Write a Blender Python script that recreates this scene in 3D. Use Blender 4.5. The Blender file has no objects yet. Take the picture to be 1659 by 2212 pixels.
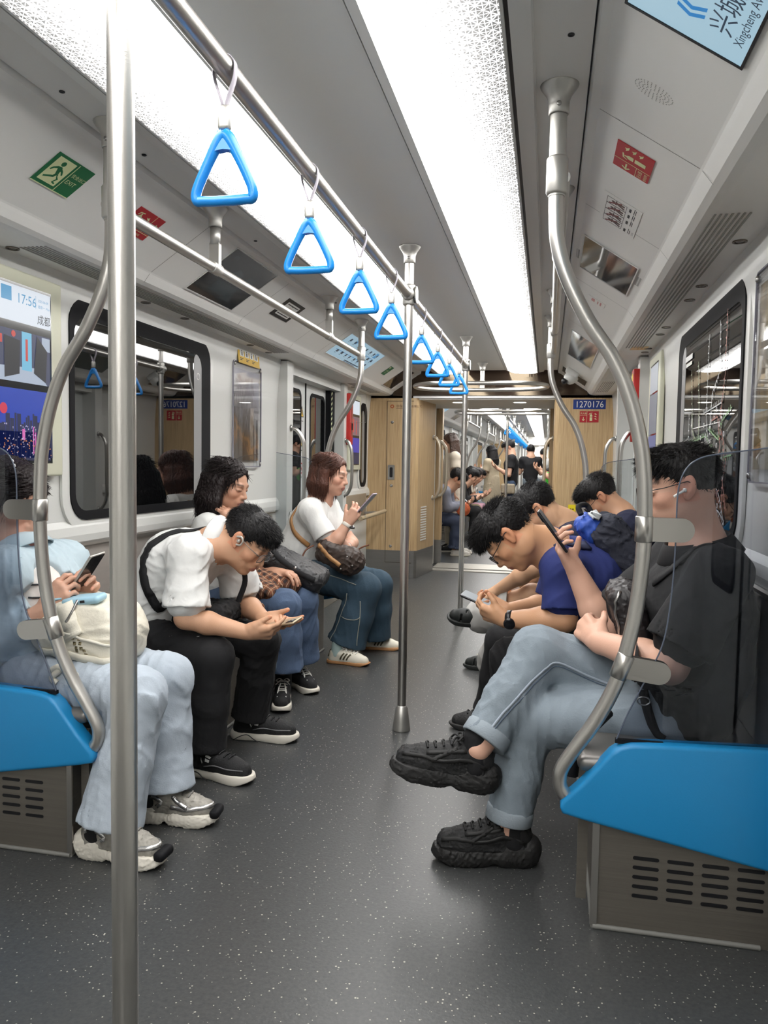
import bpy, bmesh, math, random
import numpy as np
from mathutils import Vector, Matrix
random.seed(7)
SC = bpy.context.scene
COL = SC.collection
PI = math.pi

# ------------------------------------------------------------------ camera, world, exposure
cam_data = bpy.data.cameras.new('camera')
cam = bpy.data.objects.new('camera', cam_data)
COL.objects.link(cam)
cam_data.sensor_fit = 'VERTICAL'
cam_data.sensor_height = 36.0
cam_data.lens = 36.0 * 1664.0 / 2212.0
cam_data.clip_start = 0.02
cam_data.clip_end = 120
cam.matrix_world = Matrix(((0.97812, -0.02905, 0.20597, 0.637),
                           (0.20668, 0.05808, -0.97668, 0.0),
                           (0.01641, 0.99789, 0.06281, 1.25),
                           (0, 0, 0, 1)))
SC.camera = cam
world = bpy.data.worlds.new('tunnel_dark')
SC.world = world
world.use_nodes = True
world.node_tree.nodes['Background'].inputs[0].default_value = (0.004, 0.0045, 0.006, 1)
SC.view_settings.view_transform = 'Standard'
SC.view_settings.look = 'None'
SC.view_settings.gamma = 1.0
SC.view_settings.use_curve_mapping = False
SC.view_settings.exposure = 0.0
LIGHT_E = 13.8          # strength of the ceiling light diffusers
SC.cycles.use_adaptive_sampling = True
SC.cycles.adaptive_threshold = 0.05
SC.cycles.adaptive_min_samples = 16
SC.cycles.max_bounces = 7
SC.cycles.diffuse_bounces = 4
SC.cycles.glossy_bounces = 4
SC.cycles.transmission_bounces = 6
SC.cycles.transparent_max_bounces = 10
SC.cycles.caustics_reflective = False
SC.cycles.caustics_refractive = False
SC.cycles.sample_clamp_indirect = 4.0

# ------------------------------------------------------------------ materials
def s2l(c):
    return tuple(((x / 12.92) if x <= 0.04045 else ((x + 0.055) / 1.055) ** 2.4) for x in c)
def rgb(r, g, b):
    return s2l((r / 255, g / 255, b / 255)) + (1.0,)
MATS = {}
def mat(name, col, rough=0.5, metal=0.0, spec=0.5, bump=None, noise=None, emit=None, ior=None, coat=0.0, sheen=0.0, attr=None, sss=0.0, stretch=None, fold=None):
    """principled material; bump=(scale,strength[,detail]); noise=(scale,amount) varies the base colour; stretch=(x,y,z) mapping scale"""
    if name in MATS:
        return MATS[name]
    m = bpy.data.materials.new(name)
    m.use_nodes = True
    nt = m.node_tree
    b = nt.nodes['Principled BSDF']
    b.inputs['Base Color'].default_value = col
    b.inputs['Roughness'].default_value = rough
    b.inputs['Metallic'].default_value = metal
    b.inputs['Specular IOR Level'].default_value = spec
    if ior: b.inputs['IOR'].default_value = ior
    if coat: b.inputs['Coat Weight'].default_value = coat
    if sheen: b.inputs['Sheen Weight'].default_value = sheen
    if sss:
        b.inputs['Subsurface Weight'].default_value = sss
        b.inputs['Subsurface Radius'].default_value = (1.0, 0.35, 0.2)
        b.inputs['Subsurface Scale'].default_value = 0.006
    if emit:
        b.inputs['Emission Color'].default_value = emit[0]
        b.inputs['Emission Strength'].default_value = emit[1]
    tc = nt.nodes.new('ShaderNodeTexCoord')
    src = tc.outputs['Object']
    if stretch:
        mp = nt.nodes.new('ShaderNodeMapping')
        mp.inputs['Scale'].default_value = stretch
        nt.links.new(src, mp.inputs[0]); src = mp.outputs[0]
    colsock = None
    if attr:
        a = nt.nodes.new('ShaderNodeAttribute'); a.attribute_name = attr
        colsock = a.outputs['Color']
        nt.links.new(colsock, b.inputs['Base Color'])
    if noise:
        n = nt.nodes.new('ShaderNodeTexNoise')
        n.inputs['Scale'].default_value = noise[0]; n.inputs['Detail'].default_value = 6
        nt.links.new(src, n.inputs['Vector'])
        mr = nt.nodes.new('ShaderNodeMapRange')
        mr.inputs[1].default_value = 0.25; mr.inputs[2].default_value = 0.75
        mr.inputs[3].default_value = 1 - noise[1]; mr.inputs[4].default_value = 1 + noise[1]
        nt.links.new(n.outputs['Fac'], mr.inputs[0])
        hv = nt.nodes.new('ShaderNodeVectorMath'); hv.operation = 'SCALE'
        if colsock: nt.links.new(colsock, hv.inputs[0])
        else: hv.inputs[0].default_value = col[:3]
        nt.links.new(mr.outputs[0], hv.inputs['Scale'])
        nt.links.new(hv.outputs[0], b.inputs['Base Color'])
    if bump:
        n2 = nt.nodes.new('ShaderNodeTexNoise')
        n2.inputs['Scale'].default_value = bump[0]; n2.inputs['Detail'].default_value = bump[2] if len(bump) > 2 else 4
        nt.links.new(src, n2.inputs['Vector'])
        bp = nt.nodes.new('ShaderNodeBump'); bp.inputs['Strength'].default_value = bump[1]; bp.inputs['Distance'].default_value = 0.01
        nt.links.new(n2.outputs['Fac'], bp.inputs['Height'])
        nt.links.new(bp.outputs[0], b.inputs['Normal'])
    if fold:   # crease relief of cloth: ridged noise under the fine weave
        n4 = nt.nodes.new('ShaderNodeTexNoise'); n4.noise_type = 'RIDGED_MULTIFRACTAL'
        n4.inputs['Scale'].default_value = fold[0]; n4.inputs['Detail'].default_value = 1.5; n4.inputs['Distortion'].default_value = 0.8
        nt.links.new(tc.outputs['Object'], n4.inputs['Vector'])
        b4 = nt.nodes.new('ShaderNodeBump'); b4.inputs['Strength'].default_value = fold[1]; b4.inputs['Distance'].default_value = 0.02
        nt.links.new(n4.outputs['Fac'], b4.inputs['Height'])
        if bump: nt.links.new(b4.outputs[0], bp.inputs['Normal'])
        else: nt.links.new(b4.outputs[0], b.inputs['Normal'])
    MATS[name] = m
    return m
def emis(name, col, s):
    return mat(name, (0.02, 0.02, 0.02, 1), 0.4, emit=(col, s))

M_panel = mat('white_panel', rgb(243, 242, 238), 0.42)
M_wall = mat('wall_white', rgb(222, 222, 218), 0.38)
M_ceil = mat('ceiling_grey', rgb(236, 235, 231), 0.55)
M_shelf = mat('ceiling_shelf', rgb(236, 234, 230), 0.5)
M_trim = mat('white_trim', rgb(228, 227, 224), 0.35)
M_black = mat('black_gap', rgb(14, 14, 18), 0.45)
M_rubber = mat('black_rubber', rgb(14, 14, 18), 0.7, spec=0.25)
M_steel = mat('brushed_steel', rgb(196, 193, 188), 0.34, 1.0, bump=(60, 0.05), stretch=(1, 1, 14))
M_steel2 = mat('satin_steel', rgb(190, 187, 182), 0.28, 1.0)
M_cast = mat('cast_silver', rgb(188, 186, 181), 0.42, 0.85)
M_cab = mat('cabinet_steel', rgb(112, 107, 99), 0.42, 0.45, noise=(3, 0.08), bump=(8, 0.06), stretch=(1, 1, 40))
M_seatback = mat('seatback_steel', rgb(196, 190, 184), 0.4, 0.7, noise=(5, 0.04), stretch=(1, 1, 12))
M_blue = mat('blue_plastic', rgb(26, 132, 190), 0.42, bump=(350, 0.05))
M_strapblue = mat('strap_blue', rgb(24, 132, 214), 0.3)
M_red = mat('sign_red', rgb(176, 28, 40), 0.5)
M_green = mat('sign_green', rgb(8, 104, 60), 0.5)
M_glow = mat('sign_cream', rgb(222, 228, 178), 0.5)
M_white = mat('print_white', rgb(238, 238, 234), 0.5)
M_ink = mat('print_black', rgb(28, 28, 32), 0.5)
M_yellow = mat('sign_yellow', rgb(232, 190, 70), 0.5)
M_navyplate = mat('number_plate_blue', rgb(20, 52, 130), 0.45)
M_screw = mat('screw_steel', rgb(170, 168, 165), 0.3, 1.0)
M_cream = mat('cream_frame', rgb(222, 222, 200), 0.45)
M_darkscreen = mat('dark_screen', rgb(32, 36, 40), 0.1, spec=0.8)
M_mirror = mat('tinted_mirror', rgb(120, 110, 100), 0.08, 0.7)
M_door = mat('door_white', rgb(222, 224, 222), 0.35)
M_grey = mat('grey_plastic', rgb(150, 150, 150), 0.45)

def wood_material():
    m = bpy.data.materials.new('oak_laminate'); m.use_nodes = True
    nt = m.node_tree; b = nt.nodes['Principled BSDF']
    tc = nt.nodes.new('ShaderNodeTexCoord'); mp = nt.nodes.new('ShaderNodeMapping')
    mp.inputs['Scale'].default_value = (60, 60, 2.2)
    n = nt.nodes.new('ShaderNodeTexNoise'); n.inputs['Scale'].default_value = 1.6; n.inputs['Detail'].default_value = 8; n.inputs['Distortion'].default_value = 0.6
    r = nt.nodes.new('ShaderNodeValToRGB')
    r.color_ramp.elements[0].position = 0.3; r.color_ramp.elements[0].color = rgb(176, 146, 106)
    r.color_ramp.elements[1].position = 0.72; r.color_ramp.elements[1].color = rgb(207, 180, 138)
    nt.links.new(tc.outputs['Object'], mp.inputs[0]); nt.links.new(mp.outputs[0], n.inputs['Vector'])
    nt.links.new(n.outputs['Fac'], r.inputs[0]); nt.links.new(r.outputs[0], b.inputs['Base Color'])
    b.inputs['Roughness'].default_value = 0.42
    return m
M_wood = wood_material()

def floor_material():
    m = bpy.data.materials.new('speckled_floor'); m.use_nodes = True
    nt = m.node_tree; b = nt.nodes['Principled BSDF']
    tc = nt.nodes.new('ShaderNodeTexCoord')
    v = nt.nodes.new('ShaderNodeTexVoronoi'); v.inputs['Scale'].default_value = 90; v.inputs['Randomness'].default_value = 1
    nt.links.new(tc.outputs['Object'], v.inputs['Vector'])
    wn = nt.nodes.new('ShaderNodeTexWhiteNoise'); nt.links.new(v.outputs['Color'], wn.inputs['Vector'])
    # only some cells carry a fleck, of varied size
    sz = nt.nodes.new('ShaderNodeMapRange'); sz.inputs[1].default_value = 0.35; sz.inputs[2].default_value = 1.0; sz.inputs[3].default_value = 0.0; sz.inputs[4].default_value = 0.23
    nt.links.new(wn.outputs['Value'], sz.inputs[0])
    lt = nt.nodes.new('ShaderNodeMath'); lt.operation = 'LESS_THAN'
    nt.links.new(v.outputs['Distance'], lt.inputs[0]); nt.links.new(sz.outputs[0], lt.inputs[1])
    n = nt.nodes.new('ShaderNodeTexNoise'); n.inputs['Scale'].default_value = 90; n.inputs['Detail'].default_value = 5
    nt.links.new(tc.outputs['Object'], n.inputs['Vector'])
    r = nt.nodes.new('ShaderNodeValToRGB')
    r.color_ramp.elements[0].position = 0.3; r.color_ramp.elements[0].color = rgb(54, 55, 56)
    r.color_ramp.elements[1].position = 0.75; r.color_ramp.elements[1].color = rgb(70, 71, 71)
    nt.links.new(n.outputs['Fac'], r.inputs[0])
    mx = nt.nodes.new('ShaderNodeMix'); mx.data_type = 'RGBA'
    nt.links.new(lt.outputs[0], mx.inputs[0]); nt.links.new(r.outputs[0], mx.inputs[6]); mx.inputs[7].default_value = rgb(176, 172, 160)
    nt.links.new(mx.outputs[2], b.inputs['Base Color'])
    b.inputs['Roughness'].default_value = 0.36
    b.inputs['Specular IOR Level'].default_value = 0.5
    bp = nt.nodes.new('ShaderNodeBump'); bp.inputs['Strength'].default_value = 0.12; bp.inputs['Distance'].default_value = 0.004
    n3 = nt.nodes.new('ShaderNodeTexNoise'); n3.inputs['Scale'].default_value = 140
    nt.links.new(tc.outputs['Object'], n3.inputs['Vector'])
    nt.links.new(n3.outputs['Fac'], bp.inputs['Height']); nt.links.new(bp.outputs[0], b.inputs['Normal'])
    return m
M_floor = floor_material()

def diffuser_material(strength):
    """light diffuser with grey printed triangles that grow towards its outer edge (object space: x across, y along)"""
    m = bpy.data.materials.new('light_diffuser'); m.use_nodes = True
    nt = m.node_tree; N = nt.nodes; Lk = nt.links
    b = N['Principled BSDF']
    tc = N.new('ShaderNodeTexCoord'); sp = N.new('ShaderNodeSeparateXYZ'); Lk.new(tc.outputs['Object'], sp.inputs[0])
    def math_(op, a, bb=None, c=None):
        n = N.new('ShaderNodeMath'); n.operation = op
        for i, v in enumerate((a, bb, c)):
            if v is None: continue
            if isinstance(v, (int, float)): n.inputs[i].default_value = v
            else: Lk.new(v, n.inputs[i])
        return n.outputs[0]
    ax = math_('ABSOLUTE', sp.outputs['X'])
    cell = 0.0145
    u = math_('DIVIDE', ax, cell); v = math_('DIVIDE', sp.outputs['Y'], cell * 1.15)
    fu = math_('FRACT', u); fv = math_('FRACT', v)
    iu = math_('FLOOR', u); iv = math_('FLOOR', v)
    par = math_('FRACT', math_('MULTIPLY', math_('ADD', iu, iv), 0.5))       # 0 / 0.5 : diagonal flips
    flip = math_('GREATER_THAN', par, 0.25)
    fu2 = math_('ADD', math_('MULTIPLY', flip, math_('SUBTRACT', 1.0, math_('MULTIPLY', fu, 2.0))), fu)
    s = math_('ADD', fu2, fv)
    lower = math_('LESS_THAN', s, 1.0)
    d1 = math_('MINIMUM', math_('MINIMUM', fu2, fv), math_('MULTIPLY', math_('SUBTRACT', 1.0, s), 0.7))
    d2 = math_('MINIMUM', math_('MINIMUM', math_('SUBTRACT', 1.0, fu2), math_('SUBTRACT', 1.0, fv)), math_('MULTIPLY', math_('SUBTRACT', s, 1.0), 0.7))
    d = math_('MAXIMUM', d1, d2)
    cb = N.new('ShaderNodeCombineXYZ'); Lk.new(iu, cb.inputs[0]); Lk.new(iv, cb.inputs[1]); Lk.new(lower, cb.inputs[2])
    wn = N.new('ShaderNodeTexWhiteNoise'); Lk.new(cb.outputs[0], wn.inputs['Vector'])
    # threshold: above 0.3 nothing printed; falls towards the outer edge
    t = N.new('ShaderNodeMapRange'); t.inputs[1].default_value = 0.33; t.inputs[2].default_value = 0.475; t.inputs[3].default_value = 0.32; t.inputs[4].default_value = 0.035
    Lk.new(ax, t.inputs[0])
    tr = math_('ADD', t.outputs[0], math_('MULTIPLY', math_('SUBTRACT', wn.outputs['Value'], 0.5), 0.2))
    tr = math_('MAXIMUM', tr, 0.035)
    mask = math_('GREATER_THAN', d, tr)
    mx = N.new('ShaderNodeMix'); mx.data_type = 'FLOAT'
    Lk.new(mask, mx.inputs[0]); mx.inputs[2].default_value = strength; mx.inputs[3].default_value = strength * 0.05
    # emission turned down towards the outer rim, in place of its curve's falloff
    rim = N.new('ShaderNodeMapRange'); rim.inputs[1].default_value = 0.40; rim.inputs[2].default_value = 0.515; rim.inputs[3].default_value = 1.0; rim.inputs[4].default_value = 0.10
    Lk.new(ax, rim.inputs[0])
    em = math_('MULTIPLY', mx.outputs[0], rim.outputs[0])
    b.inputs['Base Color'].default_value = (0.6, 0.6, 0.6, 1)
    b.inputs['Emission Color'].default_value = (1.0, 0.985, 0.96, 1)
    Lk.new(em, b.inputs['Emission Strength'])
    b.inputs['Roughness'].default_value = 0.5
    return m
M_diff = diffuser_material(LIGHT_E)

def glass_material(name, tint, ior=1.5, refl_rough=0.0, alpha_col=(0.9, 0.92, 0.93, 1)):
    m = bpy.data.materials.new(name); m.use_nodes = True
    nt = m.node_tree; N = nt.nodes; L = nt.links
    for n in list(N):
        if n.type == 'BSDF_PRINCIPLED': N.remove(n)
    out = [n for n in N if n.type == 'OUTPUT_MATERIAL'][0]
    tr = N.new('ShaderNodeBsdfTransparent'); tr.inputs[0].default_value = tint
    gl = N.new('ShaderNodeBsdfGlossy'); gl.inputs['Roughness'].default_value = refl_rough; gl.inputs[0].default_value = alpha_col
    fr = N.new('ShaderNodeFresnel'); gm = N.new('ShaderNodeNewGeometry')
    mi = N.new('ShaderNodeMix'); mi.data_type = 'FLOAT'; mi.inputs[2].default_value = ior; mi.inputs[3].default_value = 1.0 / ior
    L.new(gm.outputs['Backfacing'], mi.inputs[0]); L.new(mi.outputs[0], fr.inputs[0])
    mx = N.new('ShaderNodeMixShader')
    L.new(fr.outputs[0], mx.inputs[0]); L.new(tr.outputs[0], mx.inputs[1]); L.new(gl.outputs[0], mx.inputs[2])
    L.new(mx.outputs[0], out.inputs[0])
    return m
M_glass = glass_material('partition_glass', (0.90, 0.92, 0.93, 1), 1.5)
M_smoke = glass_material('partition_glass_edge_tint', (0.72, 0.74, 0.78, 1), 1.45)
M_pane = mat('night_window_pane', (0.004, 0.0045, 0.005, 1), 0.015, ior=2.2)
M_plex = glass_material('poster_cover', (0.95, 0.95, 0.96, 1), 1.5)

# ------------------------------------------------------------------ mesh building
class MB:
    """collects pieces of geometry for ONE mesh object"""
    def __init__(self):
        self.v = []; self.f = []; self.mi = []; self.sm = []
    def add(self, verts, faces, mi=0, smooth=False):
        o = len(self.v)
        self.v.extend([tuple(p) for p in verts])
        for f in faces:
            self.f.append([i + o for i in f]); self.mi.append(mi); self.sm.append(smooth)
        return self
    def box(self, lo, hi, mi=0):
        x0, y0, z0 = lo; x1, y1, z1 = hi
        V = [(x0, y0, z0), (x1, y0, z0), (x1, y1, z0), (x0, y1, z0), (x0, y0, z1), (x1, y0, z1), (x1, y1, z1), (x0, y1, z1)]
        return self.add(V, [(0, 3, 2, 1), (4, 5, 6, 7), (0, 1, 5, 4), (1, 2, 6, 5), (2, 3, 7, 6), (3, 0, 4, 7)], mi)
    def rbox(self, size, mtx, r=0.01, seg=2, mi=0, smooth=True):
        bm = bmesh.new()
        bmesh.ops.create_cube(bm, size=1.0)
        for v in bm.verts: v.co = Vector((v.co.x * size[0], v.co.y * size[1], v.co.z * size[2]))
        r = min(r, 0.49 * min(size))
        bmesh.ops.bevel(bm, geom=bm.edges[:], offset=r, segments=seg, profile=0.5, affect='EDGES')
        bm.transform(mtx); bm.verts.index_update()
        self.add([v.co[:] for v in bm.verts], [[v.index for v in f.verts] for f in bm.faces], mi, smooth)
        bm.free(); return self
    def tube(self, path, r, seg=16, mi=0, caps=True, smooth=True):
        P = [Vector(p) for p in path]; n = len(P)
        R = r if isinstance(r, (list, tuple)) else [r] * n
        T = []
        for i in range(n):
            a = P[max(0, i - 1)]; b = P[min(n - 1, i + 1)]
            T.append((b - a).normalized())
        up = Vector((0, 0, 1)) if abs(T[0].z) < 0.9 else Vector((1, 0, 0))
        nrm = T[0].cross(up).normalized()
        V = []; F = []
        for i in range(n):
            if i:
                nrm = (nrm - T[i] * nrm.dot(T[i]))
                nrm.normalize()
            bn = T[i].cross(nrm)
            for k in range(seg):
                a = 2 * PI * k / seg
                V.append(P[i] + (nrm * math.cos(a) + bn * math.sin(a)) * R[i])
        for i in range(n - 1):
            for k in range(seg):
                k2 = (k + 1) % seg
                F.append((i * seg + k, i * seg + k2, (i + 1) * seg + k2, (i + 1) * seg + k))
        self.add(V, F, mi, smooth)
        if caps:
            self.add([V[k] for k in range(seg)], [list(range(seg))[::-1]], mi, False)
            self.add([V[(n - 1) * seg + k] for k in range(seg)], [list(range(seg))], mi, False)
        return self
    def lathe(self, prof, base, axis=(0, 0, 1), seg=24, mi=0, smooth=True):
        """prof: (radius, height) pairs turned round axis through base"""
        ax = Vector(axis).normalized(); q = Vector((0, 0, 1)).rotation_difference(ax)
        V = []; F = []; n = len(prof); b = Vector(base)
        for (r, h) in prof:
            for k in range(seg):
                a = 2 * PI * k / seg
                V.append(b + q @ Vector((r * math.cos(a), r * math.sin(a), h)))
        for i in range(n - 1):
            for k in range(seg):
                k2 = (k + 1) % seg
                F.append((i * seg + k, i * seg + k2, (i + 1) * seg + k2, (i + 1) * seg + k))
        F.append(list(range(seg))[::-1]); F.append([(n - 1) * seg + k for k in range(seg)])
        return self.add(V, F, mi, smooth)
    def prism(self, poly, o, ex, ey, depth, mi=0, smooth=False):
        """poly (2D) in the frame o + x*ex + y*ey, extruded by the vector depth"""
        o = Vector(o); ex = Vector(ex); ey = Vector(ey); dz = Vector(depth)
        n = len(poly)
        A = [o + ex * x + ey * y for x, y in poly]; B = [a + dz for a in A]
        if ex.cross(ey).dot(dz) < 0: A, B = B, A
        F = [list(range(n))[::-1], list(range(n, 2 * n))] + [(i, (i + 1) % n, n + (i + 1) % n, n + i) for i in range(n)]
        return self.add(A + B, F, mi, smooth)
    def ring(self, outer, inner, o, ex, ey, depth, mi=0):
        """frame between two outlines of the same point count"""
        o = Vector(o); ex = Vector(ex); ey = Vector(ey); dz = Vector(depth)
        n = len(outer)
        pts = [o + ex * x + ey * y for x, y in outer] + [o + ex * x + ey * y for x, y in inner]
        pts += [p + dz for p in pts]
        F = []
        for i in range(n):
            j = (i + 1) % n
            F += [(i, j, n + j, n + i), (2 * n + i, 3 * n + i, 3 * n + j, 2 * n + j), (i, 2 * n + i, 2 * n + j, j), (n + i, n + j, 3 * n + j, 3 * n + i)]
        if ex.cross(ey).dot(dz) < 0: F = [f[::-1] for f in F]
        return self.add(pts, F, mi)
    def extr(self, prof, y0, y1, mi=0, close=True, smooth=False):
        """profile in x,z swept along y"""
        n = len(prof)
        V = [(x, y0, z) for x, z in prof] + [(x, y1, z) for x, z in prof]
        F = [(i, (i + 1) % n, n + (i + 1) % n, n + i) for i in range(n if close else n - 1)]
        if close: F += [list(range(n))[::-1], list(range(n, 2 * n))]
        return self.add(V, F, mi, smooth)

def link_mesh(name, me, material, parent=None):
    o = bpy.data.objects.new(name, me)
    if isinstance(material, (list, tuple)):
        for m in material: me.materials.append(m)
    elif material is not None: me.materials.append(material)
    COL.objects.link(o)
    if parent is not None: o.parent = parent
    return o
def wpos(o):
    p = Vector((0, 0, 0))
    while o is not None:
        p = p + o.location; o = o.parent
    return p
def obj(name, mb, material, parent=None, origin=None, fixn=True):
    """one mesh object from world-space geometry; origin (or the parent) sets its local frame"""
    off = wpos(parent) if parent is not None else Vector((0, 0, 0))
    org = Vector(origin) if origin is not None else off
    me = bpy.data.meshes.new(name)
    me.from_pydata([(x - org.x, y - org.y, z - org.z) for x, y, z in mb.v], [], mb.f)
    for p, mi, sm in zip(me.polygons, mb.mi, mb.sm):
        p.material_index = mi; p.use_smooth = sm
    if fixn:
        bm = bmesh.new(); bm.from_mesh(me); bmesh.ops.recalc_face_normals(bm, faces=bm.faces); bm.to_mesh(me); bm.free()
    me.update()
    o = link_mesh(name, me, material, parent)
    o.location = org - off
    return o
def tag(o, label, cat, group=None, kind=None):
    if label: o['label'] = label
    if cat: o['category'] = cat
    if group: o['group'] = group
    if kind: o['kind'] = kind
    return o
def struct(name, mb, material, label=None, cat='structure', parent=None, origin=None):
    o = obj(name, mb, material, parent, origin)
    if parent is None:
        o['kind'] = 'structure'; o['category'] = cat
        if label: o['label'] = label
    return o
def thing(name, label, cat, loc=(0, 0, 0), group=None):
    o = bpy.data.objects.new(name, None); COL.objects.link(o)
    o.location = loc; o.empty_display_size = 0.05
    return tag(o, label, cat, group)
def dup(root, delta, label=None, group=None):
    r = root.copy(); COL.objects.link(r); r.location = Vector(root.location) + Vector(delta)
    if label: r['label'] = label
    if group: r['group'] = group
    for ch in list(root.children):
        c = ch.copy(); COL.objects.link(c); c.parent = r
        for g in list(ch.children):
            d = g.copy(); COL.objects.link(d); d.parent = c
    return r
def catmull(pts, n=8):
    P = [Vector(p) for p in pts]; P = [P[0] * 2 - P[1]] + P + [P[-1] * 2 - P[-2]]
    out = []
    for i in range(1, len(P) - 2):
        for k in range(n):
            t = k / n
            a, b, c, d = P[i - 1], P[i], P[i + 1], P[i + 2]
            out.append(0.5 * ((2 * b) + (c - a) * t + (2 * a - 5 * b + 4 * c - d) * t * t + (3 * b - a - 3 * c + d) * t ** 3))
    out.append(P[-2]); return out
def rrect(w, h, r, n=5, cx=0, cy=0):
    out = []
    for (sx, sy, a0) in ((1, 1, 0), (-1, 1, 90), (-1, -1, 180), (1, -1, 270)):
        for k in range(n + 1):
            a = math.radians(a0 + 90 * k / n)
            out.append((cx + sx * (w / 2 - r) + r * math.cos(a), cy + sy * (h / 2 - r) + r * math.sin(a)))
    return out
def circ(r, n=16, cx=0, cy=0):
    return [(cx + r * math.cos(2 * PI * k / n), cy + r * math.sin(2 * PI * k / n)) for k in range(n)]
def frame_mtx(o, ex, ey):
    ex = Vector(ex).normalized(); ey = Vector(ey); ey = (ey - ex * ey.dot(ex)).normalized(); ez = ex.cross(ey)
    m = Matrix((ex, ey, ez)).transposed().to_4x4(); m.translation = Vector(o); return m
def text_into(mb, s, o, ex, ey, size, mi=0, align='LEFT', lift=0.0008, squeeze=1.0):
    """lettering as flat faces in the frame (o, ex, ey), lifted off the surface"""
    c = bpy.data.curves.new('lettering', 'FONT'); c.body = s; c.size = size; c.align_x = align; c.resolution_u = 3
    t = bpy.data.objects.new('lettering', c); COL.objects.link(t)
    bpy.context.view_layer.update()
    me = bpy.data.meshes.new_from_object(t)
    m = frame_mtx(o, ex, ey); ez = m.to_3x3() @ Vector((0, 0, 1))
    V = [m @ Vector((v.co.x * squeeze, v.co.y, 0)) + ez * lift for v in me.vertices]
    mb.add(V, [list(p.vertices) for p in me.polygons], mi)
    bpy.data.objects.remove(t); bpy.data.curves.remove(c); bpy.data.meshes.remove(me)
    return mb
# ================================================================== the car: setting
def cyl_profile(pts): return pts
Y0, Y1 = -2.6, 8.26            # this car, inner ends
HW = 1.29                      # half width between the side walls
def both(p): return p + [(-x, z) for x, z in p[::-1]]

def car_shell(y0, y1, tagtxt, first):
    """floor, ceiling, light strips, coves and walls of one car between y0 and y1"""
    sfx = '' if first else '_next_car'
    m = MB().box((-1.32, y0 - 0.02, -0.06), (1.32, y1 + 0.02, 0.0))
    struct('floor', m, M_floor, 'dark grey speckled rubber floor of the ' + tagtxt, 'floor')
    m = MB().extr([(-0.182, 2.232), (0.182, 2.232), (0.182, 2.26), (-0.182, 2.26)], y0, y1 - 0.14)
    for s in (-1, 1):
        m.extr([(s * 0.185, 2.232), (s * 0.215, 2.222), (s * 0.215, 2.26), (s * 0.185, 2.26)], y0, y1 - 0.14)
    struct('ceiling', m, M_ceil, 'flat grey centre ceiling panel of the ' + tagtxt, 'ceiling')
    for s, side in ((-1, 'left'), (1, 'right')):
        # diffuser strip; bulge added to throw light sideways onto ceiling and coves
        t = thing('ceiling_light', f'long {"perforated-edge " if first else ""}white light strip on the {side} of the {tagtxt} ceiling', 'ceiling light', (0, y0, 2.23), 'ceiling light strips')
        prof = [(s * x, z) for x, z in ((0.216, 2.232), (0.235, 2.214), (0.27, 2.204), (0.34, 2.196), (0.42, 2.193), (0.48, 2.195), (0.512, 2.203), (0.512, 2.262), (0.216, 2.262))]
        d = obj('diffuser', MB().extr(prof, y0, y1 - 0.14), M_diff, t)
        m = MB().extr([(s * 0.512, 2.2), (s * 0.519, 2.2), (s * 0.519, 2.262), (s * 0.512, 2.262)], y0, y1 - 0.14)
        obj('dark_gap', MB().extr([(s * 0.519, 2.213), (s * 0.529, 2.213), (s * 0.529, 2.262), (s * 0.519, 2.262)], y0, y1 - 0.14), M_black, t)
        m.extr([(s * 0.529, 2.205), (s * 0.575, 2.215), (s * 0.575, 2.262), (s * 0.529, 2.262)], y0, y1 - 0.14)
        m.extr([(s * 0.575, 2.222), (s * 0.58, 2.222), (s * 0.58, 2.262), (s * 0.575, 2.262)], y0, y1 - 0.14)
        obj('trim', m, M_trim, t)
        # shelf of the ceiling, slanted cove and the vent strip, one swept profile
        m = MB().extr([(s * 0.58, 2.23), (s * 0.712, 2.23), (s * 0.712, 2.27), (s * 0.58, 2.27)], y0, y1 - 0.14)
        struct(f'ceiling_shelf_{side}{sfx}', m, M_shelf, f'narrow {side} ceiling strip that carries the grab pole mounts in the {tagtxt}', 'ceiling')
        prof = [(0.716, 2.238), (0.722, 2.216), (0.745, 2.206), (1.006, 2.032), (1.012, 2.027), (1.02, 2.018), (1.04, 1.997), (1.062, 1.987), (1.09, 1.984), (1.27, 1.986), (1.27, 2.0), (1.32, 2.0), (1.32, 2.27), (0.716, 2.27)]
        m = MB().extr([(s * x, z) for x, z in prof], y0, y1)
        struct(f'cove_{side}{sfx}', m, M_panel, f'white slanted cove panel along the {side} of the {tagtxt}', 'cove')
car_shell(Y0, Y1, 'nearest car', True)

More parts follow.
